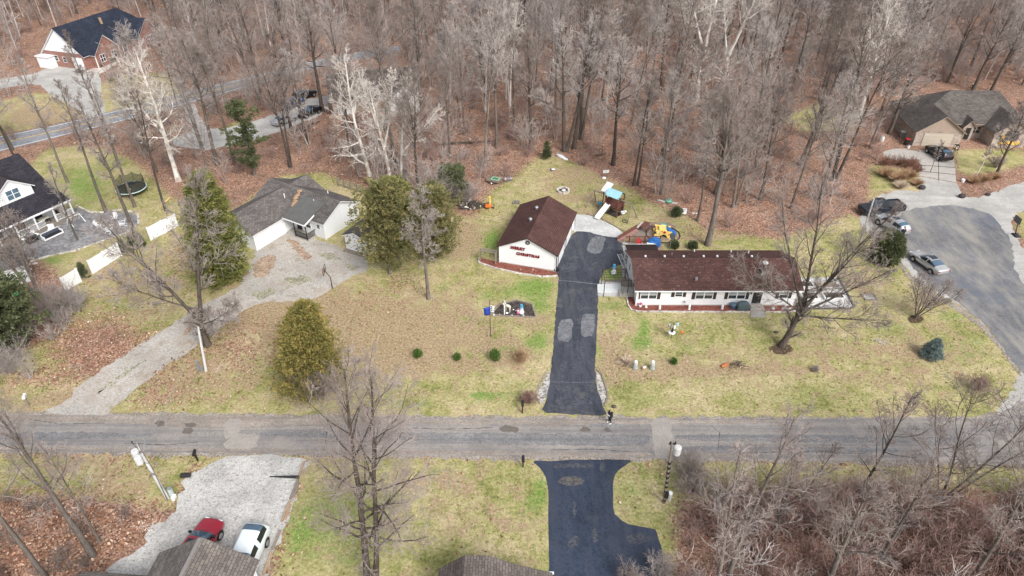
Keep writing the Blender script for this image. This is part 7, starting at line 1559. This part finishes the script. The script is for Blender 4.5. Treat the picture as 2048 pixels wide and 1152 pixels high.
panel(-.75, PYEL); panel(.6, PYEL); MB().box(-.9, .9, -.59, .59, .62, .7).build("deck", PYEL, e); MB().prism([(.35, -.5, 1.1), (1.6, -.5, .35), (1.6, -.5, .25), (.35, -.5, 1.0)], (0, 1.0, 0)).build("slide", BLUE, e)
MB().box(-.6, .3, -.585, .59, .9, 1.02).build("top_block", PYEL, e, bevel=.04); MB().tube((.05, -.76, .86), (.05, -.82, .86), .17, .17, 12).build("red_knob", RED, e)
for x, z in ((-.55, .6), (.62, .58), (-.3, 1.0)): MB().tube((x, -.76, z), (x, -.80, z), .09, .09, 10).build("coloured_dot", (ORG, WOODG, CYAN)[int(abs(x) * 10) % 3], e)
MB().box(-.35, .4, .76, 1.3, .5, .95).build("step", TEAL, e, bevel=.05)
b = MB(); R_p = 2.1; b.path([Vector((R_p * 1.0 * math.cos(t), R_p * .95 * math.sin(t), .06)) for t in [k * math.pi / 20 for k in range(41)]], .06, 6); o = b.build("hose_ring", BLACK); o.location = (X, Y + .1, 0); tag(o, "dark ring of edging round the yellow climber", "edging")
# picnic table
e = simple("picnic_table", "maroon picnic table on the weathered boards uphill of the deck", "table", g(1289, 459), R0(58)); t_ = MB()
for k in range(5): t_.box(-.8, .8, -.36 + k * .15, -.23 + k * .15, .70, .74)
t_.build("table_top", WOODR, e)
for s in (-1, 1): MB().box(-.8, .8, s * .68 - .13, s * .68 + .13, .42, .46).build("bench", WOODR if s < 0 else CREAM, e)
for s in (-1, 1): MB().box(s * .6 - .04, s * .6 + .04, -.7, .7, .36, .42).tube((s * .6, -.25, .7), (s * .6, -.6, 0), .04, .04, 5).tube((s * .6, .25, .7), (s * .6, .6, 0), .04, .04, 5).build("leg", WOODR, e)
sheet("deck_boards", [(1268, 470), (1281, 447), (1306, 448), (1298, 472)], .03, WOODG, 0, 1, 60, smooth_n=0, thick=.03)
# deck behind the house
A = Vector(g(1243, 496)); B2 = Vector(g(1317, 496)); dp = Vector(g(1246, 478)); Dk = simple("deck", "maroon-railed wooden deck behind the driveway end of the ranch house", "deck", (A.x + .9, 68.0)); W2 = B2.x - A.x - .6
MB().box(.4, W2, 0, 3.0, .22, .32).build("floor", M("faded_red_deck", (.33, .22, .18), (.26, .17, .14), 3, .9, fine=.2), Dk)
r = MB(); r.box(-.4, W2, 2.97, 3.04, 1.15, 1.22).box(-.4, W2, 2.98, 3.03, .4, .46)
for k in range(int(W2 / .16)): x = -.3 + k * .16; r.box(x - .03, x + .03, 2.985, 3.025, .46, 1.15)
r.build("railing", WOODR, Dk); rp = MB(); Aw, Bw = Vector(g(1234, 481)) - Vector((A.x + .9, 68.0)), Vector(g(1272, 462)) - Vector((A.x + .9, 68.0))
rp.prism([(Aw.x, Aw.y, 0), (Bw.x, Bw.y, .0), (Bw.x, Bw.y, .95), (Aw.x, Aw.y, .55)], (.04, .07, 0)).build("ramp_side", WOODR, Dk)
rp = MB(); rp.prism([(Aw.x, Aw.y, .02), (Bw.x, Bw.y, .3), (Bw.x + .3, Bw.y - .5, .3), (Aw.x + .3, Aw.y - .5, .02)], (0, 0, .05)); rp.build("ramp", M("ramp_boards", (.34, .2, .17), (.26, .15, .12), 3, .9, fine=.2), Dk)
for x in (0.1, W2 * .5, W2 - .1): MB().box(x - .06, x + .06, 2.9, 3.02, 0, 1.3).build("post", WOODR, Dk)
dx0, dy0 = A.x + .9, 68.0
e = empty("deck_chair", (dx0 + 1.15, dy0 + 1.9, .325), R0(10), "red plastic chair on the deck beside the blue covered grill", "chair")
MB().box(-.28, .28, -.26, .26, .38, .44).build("seat", RED, e, bevel=.02); MB().prism([(-.28, .24, .44), (.28, .24, .44), (.24, .38, 1.0), (-.24, .38, 1.0)], (0, .05, 0)).build("backrest", RED, e)
for x in (-.24, .24):
    for y in (-.2, .2): MB().box(x - .03, x + .03, y - .03, y + .03, 0, .38).build("leg", RED, e)
    MB().box(x - .04, x + .04, -.26, .3, .62, .66).build("armrest", RED, e)
e = empty("covered_grill", (dx0 + W2 - .95, dy0 + 2.1, .325), 0, "grill under a crumpled bright blue tarp on the deck", "grill")
MB().box(-.75, .75, -.4, .4, .1, .95).build("cover", BLUE, e, bevel=.15); MB().prism([(-.7, -.35, .9), (-.2, -.4, 1.25), (.5, -.3, 1.15), (.72, -.3, .9)], (0, .65, 0)).build("cover_top", BLUE, e, bevel=.1); MB().box(-.6, .6, -.3, .3, 0, .1).build("base", BLACK, e)
e = empty("patio_table", (dx0 + 2.4, dy0 + 1.6, .325), 0, "small white metal table between the red chair and the blue tarp", "table"); MB().lathe([(.42, .68), (.42, .71)], (0, 0, 0), 14).build("table_top", WHITE, e); 
for k in range(4): a = k * 1.57 + .7; MB().tube((.3 * math.cos(a), .3 * math.sin(a), .68), (.38 * math.cos(a), .38 * math.sin(a), 0), .02, .02, 5).build("leg", WHITE, e)
# dish
e = simple("satellite_dish", "dark satellite dish on a stand behind the ranch house roof", "satellite dish", g(1339, 500)); MB().tube((0, 0, 0), (0, 0, 1.9), .04, .04, 8).build("mast", GREYM, e); d_ = MB().lathe([(.05, 0), (.28, .05), (.42, .14)], (0, 0, 0), 16).build("dish", BLACK, e); d_.location = (0, -.05, 1.95); d_.rotation_euler = (R0(50), 0, R0(30)); MB().tube((0, -.1, 1.9), (.15, -.5, 2.1), .015, .015, 5).build("feed_arm", GREYM, e)

# ------------------------------------------------------------------ side yard and bed items of the ranch house
TX0, TY0 = g(1207, 593); TX1, _ = g(1254, 593); e = simple("iron_trellis", "black iron pergola frame with thin rails over the pale walk", "pergola", (TX0, TY0)); tw_ = TX1 - TX0
for x in (0, tw_):
    for y in (0, 2.3): MB().box(x - .04, x + .04, y - .04, y + .04, 0, 2.05).build("post", IRON, e)
r = MB(); r.box(-.05, tw_ + .05, -.035, .035, 2.05, 2.12).box(-.05, tw_ + .05, 2.265, 2.335, 2.05, 2.12).box(-.035, .035, .036, 2.264, 2.05, 2.12).box(tw_ - .035, tw_ + .035, .036, 2.264, 2.05, 2.12)
for z in (.6, .95, 1.3, 1.65): r.box(0, tw_, 2.28, 2.32, z, z + .03)
r.build("rail", IRON, e)
for k in range(6): x = .25 + k * (tw_ - .5) / 5; MB().box(x - .015, x + .015, .04, 2.26, 2.125, 2.15).build("cross_bar", IRON, e)
e = simple("ladder", "pale ladder lying flat along the driveway edge beside the ranch house", "ladder", g(1251, 538), R0(96)); L_ = 3.1
for s in (-.24, .24): MB().box(0, L_, s - .03, s + .03, .05, .1).build("rail", WHITE, e)
for k in range(11): x = .15 + k * .28; MB().box(x - .02, x + .02, -.21, .21, .06, .09).build("rung", WHITE, e)
for k, (x, y, s, lab) in enumerate([(1257, 512, .3, "pale boulder uppermost in the side yard stones"), (1256, 522, .25, "pale boulder in the middle of the side yard stones"), (1250, 490, .35, "pale boulder between the driveway corner and the deck")]):
    o = MB().ball((0, 0, s * .35), s, s * .75, s * .5, 8).build("boulder", STONEE); o.location = (*g(x, y), 0); tag(o, lab, "boulder")
e = simple("side_steps", "grey side steps with a landing against the ranch house end wall", "steps", (12.2, 60.2)); s_ = MB(); s_.box(0, 1.15, 0, 1.3, .0, .55).box(-.35, 0, .1, 1.2, 0, .28); s_.build("step", CONC, e); MB().box(.1, 1.1, 1.32, 2.6, 0, .75).build("cellar_hatch", WOODG, e)
r = MB()
for y in (.05, 1.25): r.tube((1.1, y, .55), (1.1, y, 1.4), .02, .02, 5).tube((0, y, .55), (0, y, 1.4), .02, .02, 5).tube((0, y, 1.4), (1.1, y, 1.4), .02, .02, 5)
r.build("handrail", IRON, e)
def fig(px, py, h, label, mat=WHITE, name="garden_figure"):
    e = simple(name, label, "figurine", g(px, py)); MB().lathe([(.16, 0), (.14, h * .15), (.10, h * .5), (.13, h * .7), (.06, h * .8)], (0, 0, 0), 10).build("body", mat, e, smooth=True); MB().ball((0, 0, h * .88), h * .12).build("head", mat, e, smooth=True); MB().box(-.15, .15, -.15, .15, -.01, .03).build("base", WHITE, e)
fig(1319, 618, .55, "small white figure in the red mulch between the first two windows"); fig(1378, 619, .75, "white fountain figure in the red mulch below the third shutter pair"); fig(1444, 618, .6, "white figure in the red mulch beside the blue tub")
fig(1292, 615, .3, "tiny white figure in the mulch beside the pink flowers", WHITE); fig(1546, 618, .3, "tiny white figure in the mulch beyond the entry steps"); fig(1565, 619, .3, "tiny white figure in the mulch by the white hoop")
e = simple("pink_planter", "pink flowers in a pot at the bed corner by the driveway end", "planter", g(1280, 614)); MB().lathe([(.12, 0), (.18, .22)], (0, 0, 0), 10).build("pot", WHITE, e); b = MB(); r1 = random.Random(8); [b.ball((r1.gauss(0, .14), r1.gauss(0, .1), .3 + r1.random() * .2), .08) for _ in range(9)]; b.build("flowers", PINK, e)
e = simple("storage_tub", "blue-grey round tub against the ranch house wall", "tub", g(1465, 616)); MB().lathe([(.30, 0), (.35, .5), (.36, .54)], (0, 0, 0), 14).build("tub", M("blue_grey_plastic", (.07, .11, .17), None, 3, .5), e); MB().lathe([(.38, .54), (.33, .6)], (0, 0, 0), 14).build("lid", M("blue_grey_lid", (.10, .15, .22), None, 3, .5), e)
e = simple("covered_barbecue", "barbecue under a crinkled dark teal cover beside the entry door", "grill", g(1484, 619)); MB().box(-.62, .62, -.35, .35, .05, .85).build("cover", TEALC, e, bevel=.14); MB().ball((0, 0, .85), .6, .36, .25, 12).build("cover_top", TEALC, e); MB().box(-.5, .5, -.25, .25, 0, .08).build("base", BLACK, e)
e = simple("white_hoop_planter", "white oval ring planter before the last window of the ranch house", "planter", g(1575, 620)); b = MB(); b.path([Vector((.42 * math.cos(t), 0, .45 + .3 * math.sin(t))) for t in [k * math.pi / 9 for k in range(19)]], .09, 8); b.build("ring", WHITE, e, smooth=True); MB().box(-.12, .12, -.1, .1, 0, .12).build("foot", WHITE, e)
e = simple("garden_bench", "dark small iron bench between the house corner and the raised beds", "bench", g(1603, 617)); MB().box(-.5, .5, -.18, .18, .38, .42).build("seat", IRON, e); MB().box(-.5, .5, .17, .2, .45, .85).build("backrest", IRON, e)
for x in (-.45, .45): MB().box(x - .03, x + .03, -.18, .2, 0, .38).build("leg", IRON, e)
# raised beds
for k, (q, m_, lab) in enumerate([([(1603, 562), (1621, 562), (1627, 571), (1604, 571)], SOIL, "raised bed with dark soil nearest the house at the back of the pad"), ([(1636, 564), (1672, 563), (1677, 573), (1639, 573)], WOODT, "raised bed with tan straw at the far back corner of the pad"), ([(1608, 585), (1632, 585), (1636, 594), (1608, 594)], SOIL, "raised bed with dark soil nearest the house at the front of the pad"), ([(1650, 584), (1682, 584), (1688, 594), (1652, 595)], SOIL, "raised bed with dark soil at the outer front corner of the pad")]):
    W4 = [Vector((*g(x, y, .3), .3)) for x, y in q]; o = empty("raised_bed", (W4[0].x, W4[0].y, 0), 0, lab, "raised bed"); base = Vector((W4[0].x, W4[0].y, 0)); fr = MB()
    x0, x1 = W4[3].x - base.x, W4[2].x - base.x; y0, y1 = W4[3].y - base.y, 0
    x0, x1, y0, y1 = min(x0, 0), x1, min(y0, -1.0), 0; t = .16
    fr.box(x0 - t, x1 + t, y0 - t, y0, 0, .3).box(x0 - t, x1 + t, y1, y1 + t, 0, .3).box(x0 - t, x0, y0, y1, 0, .3).box(x1, x1 + t, y0, y1, 0, .3); fr.build("frame", M("pale_bed_frame%d" % k, (.66, .65, .63), None, 2, .8), o, bevel=.01)
    MB().box(x0 + .001, x1 - .001, y0 + .001, y1 - .001, 0, .24).build("soil", m_, o)
rim("pad_edging", [(1676, 555), (1692, 584), (1708, 614), (1700, 618), (1596, 618)], .18, .16, IRON and M("dark_edging", (.10, .095, .09), None, 3, .8), "dark edging round the outer side of the pale planter pad")
b = MB(); b.box(-.55, .55, -.45, .45, 0, .12); e = simple("small_planter_box", "small square stone-rimmed bed alone on the lawn beyond the raised beds", "planter", g(1738, 595)); fr = MB(); fr.box(-.7, .7, -.55, -.42, 0, .14).box(-.7, .7, .42, .55, 0, .14).box(-.7, -.57, -.42, .42, 0, .14).box(.57, .7, -.42, .42, 0, .14); fr.build("frame", WOODG, e); MB().box(-.57, .57, -.42, .42, 0, .08).build("soil", GRAVEL, e)
# garden swing frame beside the garage
e = simple("garden_arbor", "weathered wooden arbor frame at the mulch bed beside the garage", "arbor", g(960, 524), R0(-12)); 
for x in (0, 1.9):
    for y in (0, .5): MB().box(x - .05, x + .05, y - .05, y + .05, 0, 1.5).build("post", WOODG, e)
r = MB(); r.box(-.15, 2.05, -.05, .05, 1.5, 1.58).box(-.15, 2.05, .45, .55, 1.5, 1.58)
for k in range(9): x = -.05 + k * .25; r.box(x - .03, x + .03, -.12, .62, 1.582, 1.62)
r.build("slatted_top", WOODG, e)
e = simple("compost_crate", "grey wire crate behind the far corner of the garage", "crate", g(1033, 409)); r = MB()
for x in (-.4, 0, .4): r.box(x - .03, x + .03, -.03, .03, 0, .5)
for z in (.05, .25, .45): r.box(-.43, .43, -.025, .025, z, z + .05)
r.build("grid", GREYM, e); MB().box(-.4, .4, .04, .5, 0, .4).build("bin", WOODG, e)
e = simple("tv_antenna", "thin metal mast with side arm at the back corner of the garage", "antenna", g(1150, 452)); MB().tube((0, 0, 0), (0, 0, 3.9), .025, .02, 6).build("mast", GREYM, e); MB().tube((-.5, 0, 2.9), (.05, 0, 2.9), .015, .015, 5).tube((-.3, 0, 3.8), (.1, 0, 3.8), .012, .012, 5).build("arm", GREYM, e)
e = simple("garden_hose_reel", "dark box of black hose on the drive at the near corner of the garage", "hose reel", g(1113, 541)); MB().box(-.3, .3, -.22, .22, .02, .35).build("box", BLACK, e, bevel=.04); MB().tube((-.2, 0, .4), (.2, 0, .4), .14, .14, 12).build("reel", BLACK, e)
o = MB().ball((0, 0, .12), .22, .18, .15, 8).build("dark_stump", BARKD); o.location = (*g(1228, 815), 0); tag(o, "small dark clump in the grass beside the driveway mouth", "stump")
o = MB().ball((0, 0, .05), .3, .22, .08, 8).build("dark_stump", BARKD); o.location = (*g(1552, 665), 0); tag(o, "flat dark clump in the lawn uphill of the leaning tree", "stump")
for k, (x, y, s, lab) in enumerate([(1843, 378, .5, "black boulder at the gravel mouth beside the pinkish grass"), (1923, 395, .5, "black boulder at the tip of the leafy island"), (1975, 391, .35, "small dark boulder along the edge of the leafy island")]):
    o = MB().ball((0, 0, s * .5), s * 1.0, s * .8, s * .7, 10).build("boulder", M("black_boulder%d" % k, (.05, .04, .04), (.03, .025, .025), 4, .8)); o.location = (*g(x, y), 0); tag(o, lab, "boulder")
for k, (x, y, lab) in enumerate([(1925, 364, "white lidded drum beside the concrete drive joint"), (1816, 296, "white bucket at the garage corner of the brown-roofed house")]):
    e = simple("bucket", lab, "bucket", g(x, y)); MB().lathe([(.2, 0), (.24, .4)], (0, 0, 0), 12).build("tub", WHITE, e); MB().lathe([(.26, .4), (.22, .45)], (0, 0, 0), 12).build("lid", (WHITE, GREYM)[k], e)
def wheelie(px, py, label, lid, body=BLACK):
    e = simple("wheelie_bin", label, "bin", g(px, py)); MB().prism([(-.26, -.26, .05), (.26, -.26, .05), (.31, -.31, .98), (-.31, -.31, .98)], (0, .56, 0)).build("bin", body, e); MB().box(-.34, .34, -.36, .34, .98, 1.07).build("lid", lid, e, bevel=.03)
    for s in (-1, 1): MB().tube((s * .24, .3, .1), (s * .30, .3, .1), .1, .1, 10).build("wheel", TYRE, e)
wheelie(1812, 290, "dark wheelie bin with a red lid at the garage wall of the brown-roofed house", RED); wheelie(1803, 275, "grey bin with a white lid uphill of the red-lidded bin", WHITE, GREYM)
e = simple("propane_tank", "pale tank-like tub standing at the leafy edge of the side drive", "tank", g(1762, 283)); MB().lathe([(.3, 0), (.36, .15), (.36, .75), (.2, .95)], (0, 0, 0), 14).build("tank", POLEW, e, smooth=True); MB().tube((0, 0, .95), (0, 0, 1.1), .08, .08, 8).build("valve", GREYM, e)
e = simple("white_bucket", "white-topped drum in the woods behind the brown roof", "bucket", g(1947, 176)); MB().lathe([(.35, 0), (.35, .7)], (0, 0, 0), 12).build("drum", BLACK, e); MB().lathe([(.37, .7), (.33, .8)], (0, 0, 0), 12).build("lid", WHITE, e)
e = simple("fuel_tank_rack", "dark barrow-like rack beside the garage door of the brown-roofed house", "rack", g(1908, 306)); r = MB()
for x in (-.3, .3):
    for y in (-.3, .3): r.tube((x, y, 0), (x * .8, y * .8, 1.3), .03, .03, 5)
r.box(-.3, .3, -.3, .3, .6, .65).box(-.28, .28, -.28, .28, 1.3, 1.36); r.build("frame", BLACK, e); MB().ball((0, 0, .8), .2).build("pot", STONEE, e)

# ------------------------------------------------------------------ left yard: fence, patio, trampoline
def fence_panel(tl, tr, h, label):
    A, B_ = Vector(g(*tl)), Vector(g(*tr)); d = B_ - A; L = d.length; e = empty("fence_panel", (A.x, A.y, 0), math.atan2(d.y, d.x), label, "fence", "white vinyl fence panels between the yards")
    MB().box(.05, L - .05, -.03, .03, .08, h).build("board_panel", VINYL, e); r = MB(); r.box(.05, L - .05, -.045, .045, h, h + .07).box(.05, L - .05, -.045, .045, .04, .12); r.build("rail", WHITE, e)
    n = max(1, round(L / 2.4))
    for k in range(n + 1): x = L * k / n; MB().box(x - .065, x + .065, -.065, .065, 0, h + .1).box(x - .08, x + .08, -.08, .08, h + .1, h + .14).build("post", WHITE, e)
fence_panel((302, 481), (356, 453), 1.75, "white fence panel nearest the tall dark green cedar"); fence_panel((186, 548), (243, 512), 1.75, "longest white fence panel, in the middle of the row"); fence_panel((133, 583), (163, 564), 1.75, "shortest white fence panel, farthest from the dark green cedar")
X, Y = g(266, 386); e = simple("trampoline", "round black trampoline with a sagging safety net on the left yard", "trampoline", (X, Y)); R_ = 1.95
MB().lathe([(R_ - .25, .78), (R_ - .25, .80)], (0, 0, 0), 32).build("jumping_mat", BLACK, e); b = MB(); b.path([Vector((R_ * math.cos(t), R_ * math.sin(t), .82)) for t in [k * math.pi / 18 for k in range(37)]], .07, 6); b.build("rim", M("pale_aqua_pad", (.50, .66, .66), None, 3, .6), e)
b = MB(); b.path([Vector(((R_ - .16) * math.cos(t), (R_ - .16) * math.sin(t), .80)) for t in [k * math.pi / 18 for k in range(37)]], .11, 6); b.build("spring_cover", CLOTHB, e)
for k in range(8):
    a = k * math.pi / 4 + .2; x, y = R_ * math.cos(a), R_ * math.sin(a); MB().tube((x, y, 0), (x, y, 2.3), .03, .03, 6).build("net_pole", IRON, e)
NETM, N_, L_2, b_ = new_mat("dark_net"); b_.inputs["Base Color"].default_value = (.05, .055, .035, 1); b_.inputs["Alpha"].default_value = .62; b_.inputs["Roughness"].default_value = .9
V, F_ = [], []; n = 32
for i in range(n):
    t = 2 * math.pi * i / n + .2; k8 = (i % 4) / 4; sag = .25 * math.sin(math.pi * k8)
    for j in range(4): z = .85 + (1.4 - sag) * j / 3; rr = R_ - .08 * math.sin(math.pi * j / 3) - .35 * sag; V.append((rr * math.cos(t), rr * math.sin(t), z))
for i in range(n):
    for j in range(3): a, b2 = i * 4 + j, ((i + 1) % n) * 4 + j; F_.append((a, b2, b2 + 1, a + 1))
b = MB(); b._add(V, F_); b.build("net", NETM, e, smooth=True)
o = MB().ball((0, 0, 0), .14).build("play_ball", WHITE, smooth=True); o.location = (X + .2, Y - .7, .95); tag(o, "white ball resting on the black trampoline mat", "ball")
A, B_ = Vector(g(323, 413)), Vector(g(341, 397)); d = B_ - A; e = simple("wood_plank", "yellow fresh plank lying at the lawn edge below the trampoline", "plank", A, math.atan2(d.y, d.x)); MB().tube((0, 0, .16), (d.length, 0, .16), .17, .12, 8).build("log", PYEL and M("fresh_yellow_wood", (.66, .47, .22), (.55, .38, .16), 3, .85), e)
def adirondack(px, py, rz, label):
    e = simple("garden_chair", label, "chair", g(px, py, .03), rz, "white slatted chairs on the round patio"); e.location.z = .03
    s = MB()
    for k in range(5): s.box(-.28, .28, -.3 + k * .12, -.2 + k * .12, .40 - k * .035, .43 - k * .035)
    s.build("seat", WHITE, e); bk = MB()
    for k in range(5): x = -.24 + k * .12; hh = 1.0 - .05 * abs(k - 2); bk.prism([(x - .05, .22, .28), (x + .05, .22, .28), (x * 1.15 + .05, .5, hh), (x * 1.15 - .05, .5, hh)], (0, .03, 0))
    bk.build("backrest", WHITE, e)
    for q in (-1, 1): MB().box(q * .36 - .06, q * .36 + .06, -.38, .32, .55, .58).build("armrest", WHITE, e); MB().box(q * .33 - .03, q * .33 + .03, -.34, -.28, 0, .55).build("leg", WHITE, e); MB().prism([(q * .30 - .015, -.3, .33), (q * .30 - .015, -.3, .41), (q * .30 - .015, .5, .08), (q * .30 - .015, .5, 0)], (.03, 0, 0)).build("side_rail", WHITE, e)
adirondack(200, 455, R0(100), "white slatted chair nearest the dark-roofed house on the round patio"); adirondack(231, 441, R0(15), "white slatted chair farthest back on the round patio"); adirondack(246, 452, R0(-60), "white slatted chair at the outer rim of the round patio"); adirondack(219, 465, R0(175), "white slatted chair at the near rim of the round patio")
ring(222, 452, .5, 12, "low stone fire ring between the four white chairs", PAVER, h=.2)
rim("patio_edging", [(60, 524), (100, 512), (150, 502), (200, 484), (250, 468), (278, 448), (276, 426), (240, 420), (205, 425), (180, 425), (152, 411)], .25, .12, STONEE, "brown stone border along the curving patio edge", block=.45)
e = empty("patio_sofa", g3(107, 474, .03), R0(60), "white-framed sofa set with dark cushions on the paver patio", "sofa"); MB().box(-1.1, 1.1, -.35, .35, .12, .3).build("frame", WHITE, e); MB().box(-1.05, 1.05, -.3, .28, .302, .45).build("seat_cushion", CLOTHB, e, bevel=.04); MB().box(-1.15, 1.15, .36, .44, .1, .85).build("backrest", WHITE, e); MB().box(-1.05, 1.05, .25, .355, .452, .8).build("back_cushion", M("slate_cushion", (.07, .08, .11), None, 3, .8), e)
for q in (-1, 1): MB().box(q * 1.15 - .06, q * 1.15 + .06, -.35, .355, .1, .6).build("armrest", WHITE, e)
for k, (x, y, rz, lab) in enumerate([(72, 474, 75, "white lounge seat beside the porch on the paver patio"), (104, 462, 20, "white lounge seat between the porch and the sofa set")]):
    e = empty("patio_chair", g3(x, y, .03), R0(rz), lab, "chair"); MB().box(-.35, .35, -.35, .35, .25, .38).build("seat", WHITE, e, bevel=.03); MB().box(-.35, .35, .28, .36, .382, .85).build("backrest", WHITE, e, bevel=.02)
    for q in (-1, 1): MB().box(q * .33 - .03, q * .33 + .03, -.33, .27, 0, .25).build("leg", GREYM, e)
e = empty("pergola_frame", g3(155, 447, .03), R0(60), "open white angled frame leaning at the patio corner beyond the porch", "frame")
for q in (-.8, .8): MB().tube((q, -.5, 0), (q, .3, 1.0), .05, .05, 5).tube((q, .3, 1.0), (q, .9, 0), .05, .05, 5).build("leg", WHITE, e)
MB().tube((-.8, .3, 1.0), (.8, .3, 1.0), .05, .05, 5).build("top_bar", WHITE, e)
hx = Vector((-57.3, 77.9)); c6, s6 = math.cos(R0(60)), math.sin(R0(60)); hl = lambda x, y: (hx.x + x * c6 - y * s6, hx.y + x * s6 + y * c6)
e = empty("porch_table", (*hl(-3.4, .75), .45), R0(60), "dark dining table with chairs under the railed porch roof", "table"); MB().box(-.7, .7, -.4, .4, .7, .74).build("table_top", CREAM, e)
for x in (-.6, .6):
    for y in (-.32, .32): MB().box(x - .03, x + .03, y - .03, y + .03, 0, .7).build("leg", BLACK, e)
for k, x in enumerate((-5.8, -1.2)):
    e = empty("porch_chair", (*hl(x, .7), .45), R0(60 + 20 * k), ["dark chair on the porch near its middle post", "dark chair at the open end of the porch"][k], "chair"); MB().box(-.3, .3, -.3, .3, .4, .5).build("seat", BLACK, e); MB().box(-.3, .3, .25, .33, .502, 1.0).build("backrest", BLACK, e); MB().box(-.28, -.22, -.28, .24, 0, .4).box(.22, .28, -.28, .24, 0, .4).build("leg", BLACK, e)
e = empty("grill", (*hl(-6.4, -1.5), .03), R0(60), "stainless grill with side shelf standing before the porch", "grill"); MB().box(-.6, .6, -.3, .3, .1, .85).build("cabinet", BLACK, e); MB().tube((-.4, 0, .95), (.4, 0, .95), .25, .25, 12).build("hood", GREYM, e); MB().box(-1.0, -.61, -.25, .25, .8, .85).build("shelf", WHITE, e)
o = MB().box(-.6, .6, -.35, .35, 0, .18).build("green_tarp", M("bright_green_tarp", (.05, .55, .22), (.03, .4, .15), 4, .5), bevel=.05); o.location = (*g(30, 588), 0); tag(o, "crumpled bright green tarp beside the white outbuilding", "tarp")
for k, (x, y, s) in enumerate([(55, 530, .5), (62, 518, .45), (48, 548, .45), (70, 528, .35), (58, 540, .4)]):
    o = MB().ball((0, 0, s * .2), s, s * .7, s * .3, 7).build("landscape_boulder", STONEE); o.location = (*g(x, y), 0); tag(o, "tan flat boulder among the rocky steps below the paver patio", "boulder", "boulders of the rocky steps")
rim("driveway_cobbles", [(1080, 808), (1071, 792), (1080, 768), (1095, 743)], .14, .1, SHOULD, "row of cobbles round the stone bed on the mailbox side of the driveway", block=.4)
rim("driveway_cobbles", [(1193, 740), (1203, 748), (1211, 771), (1216, 792), (1209, 814)], .14, .1, WOODG, "row of brown edging round the stone bed on the person's side of the driveway", block=.4)
rim("pad_border", [(1172, 428), (1202, 437), (1248, 463)], .14, .10, WOODG, "curved brown edging along the pale gravel pad behind the garage", block=.5)
# woodpile fence behind the grey house
A, B_ = Vector(g(676, 372)), Vector(g(728, 388)); d = B_ - A; e = empty("wire_fence", (A.x, A.y, 0), math.atan2(d.y, d.x), "dark rail fence behind the grey-roofed house", "fence"); n = 4
for k in range(n + 1): MB().box(d.length * k / n - .06, d.length * k / n + .06, -.06, .06, 0, 1.2).build("post", WOODG, e)
r = MB(); [r.box(0, d.length, -.03, .03, z, z + .1) for z in (.35, .7, 1.05)]; r.build("rail", WOODG, e)
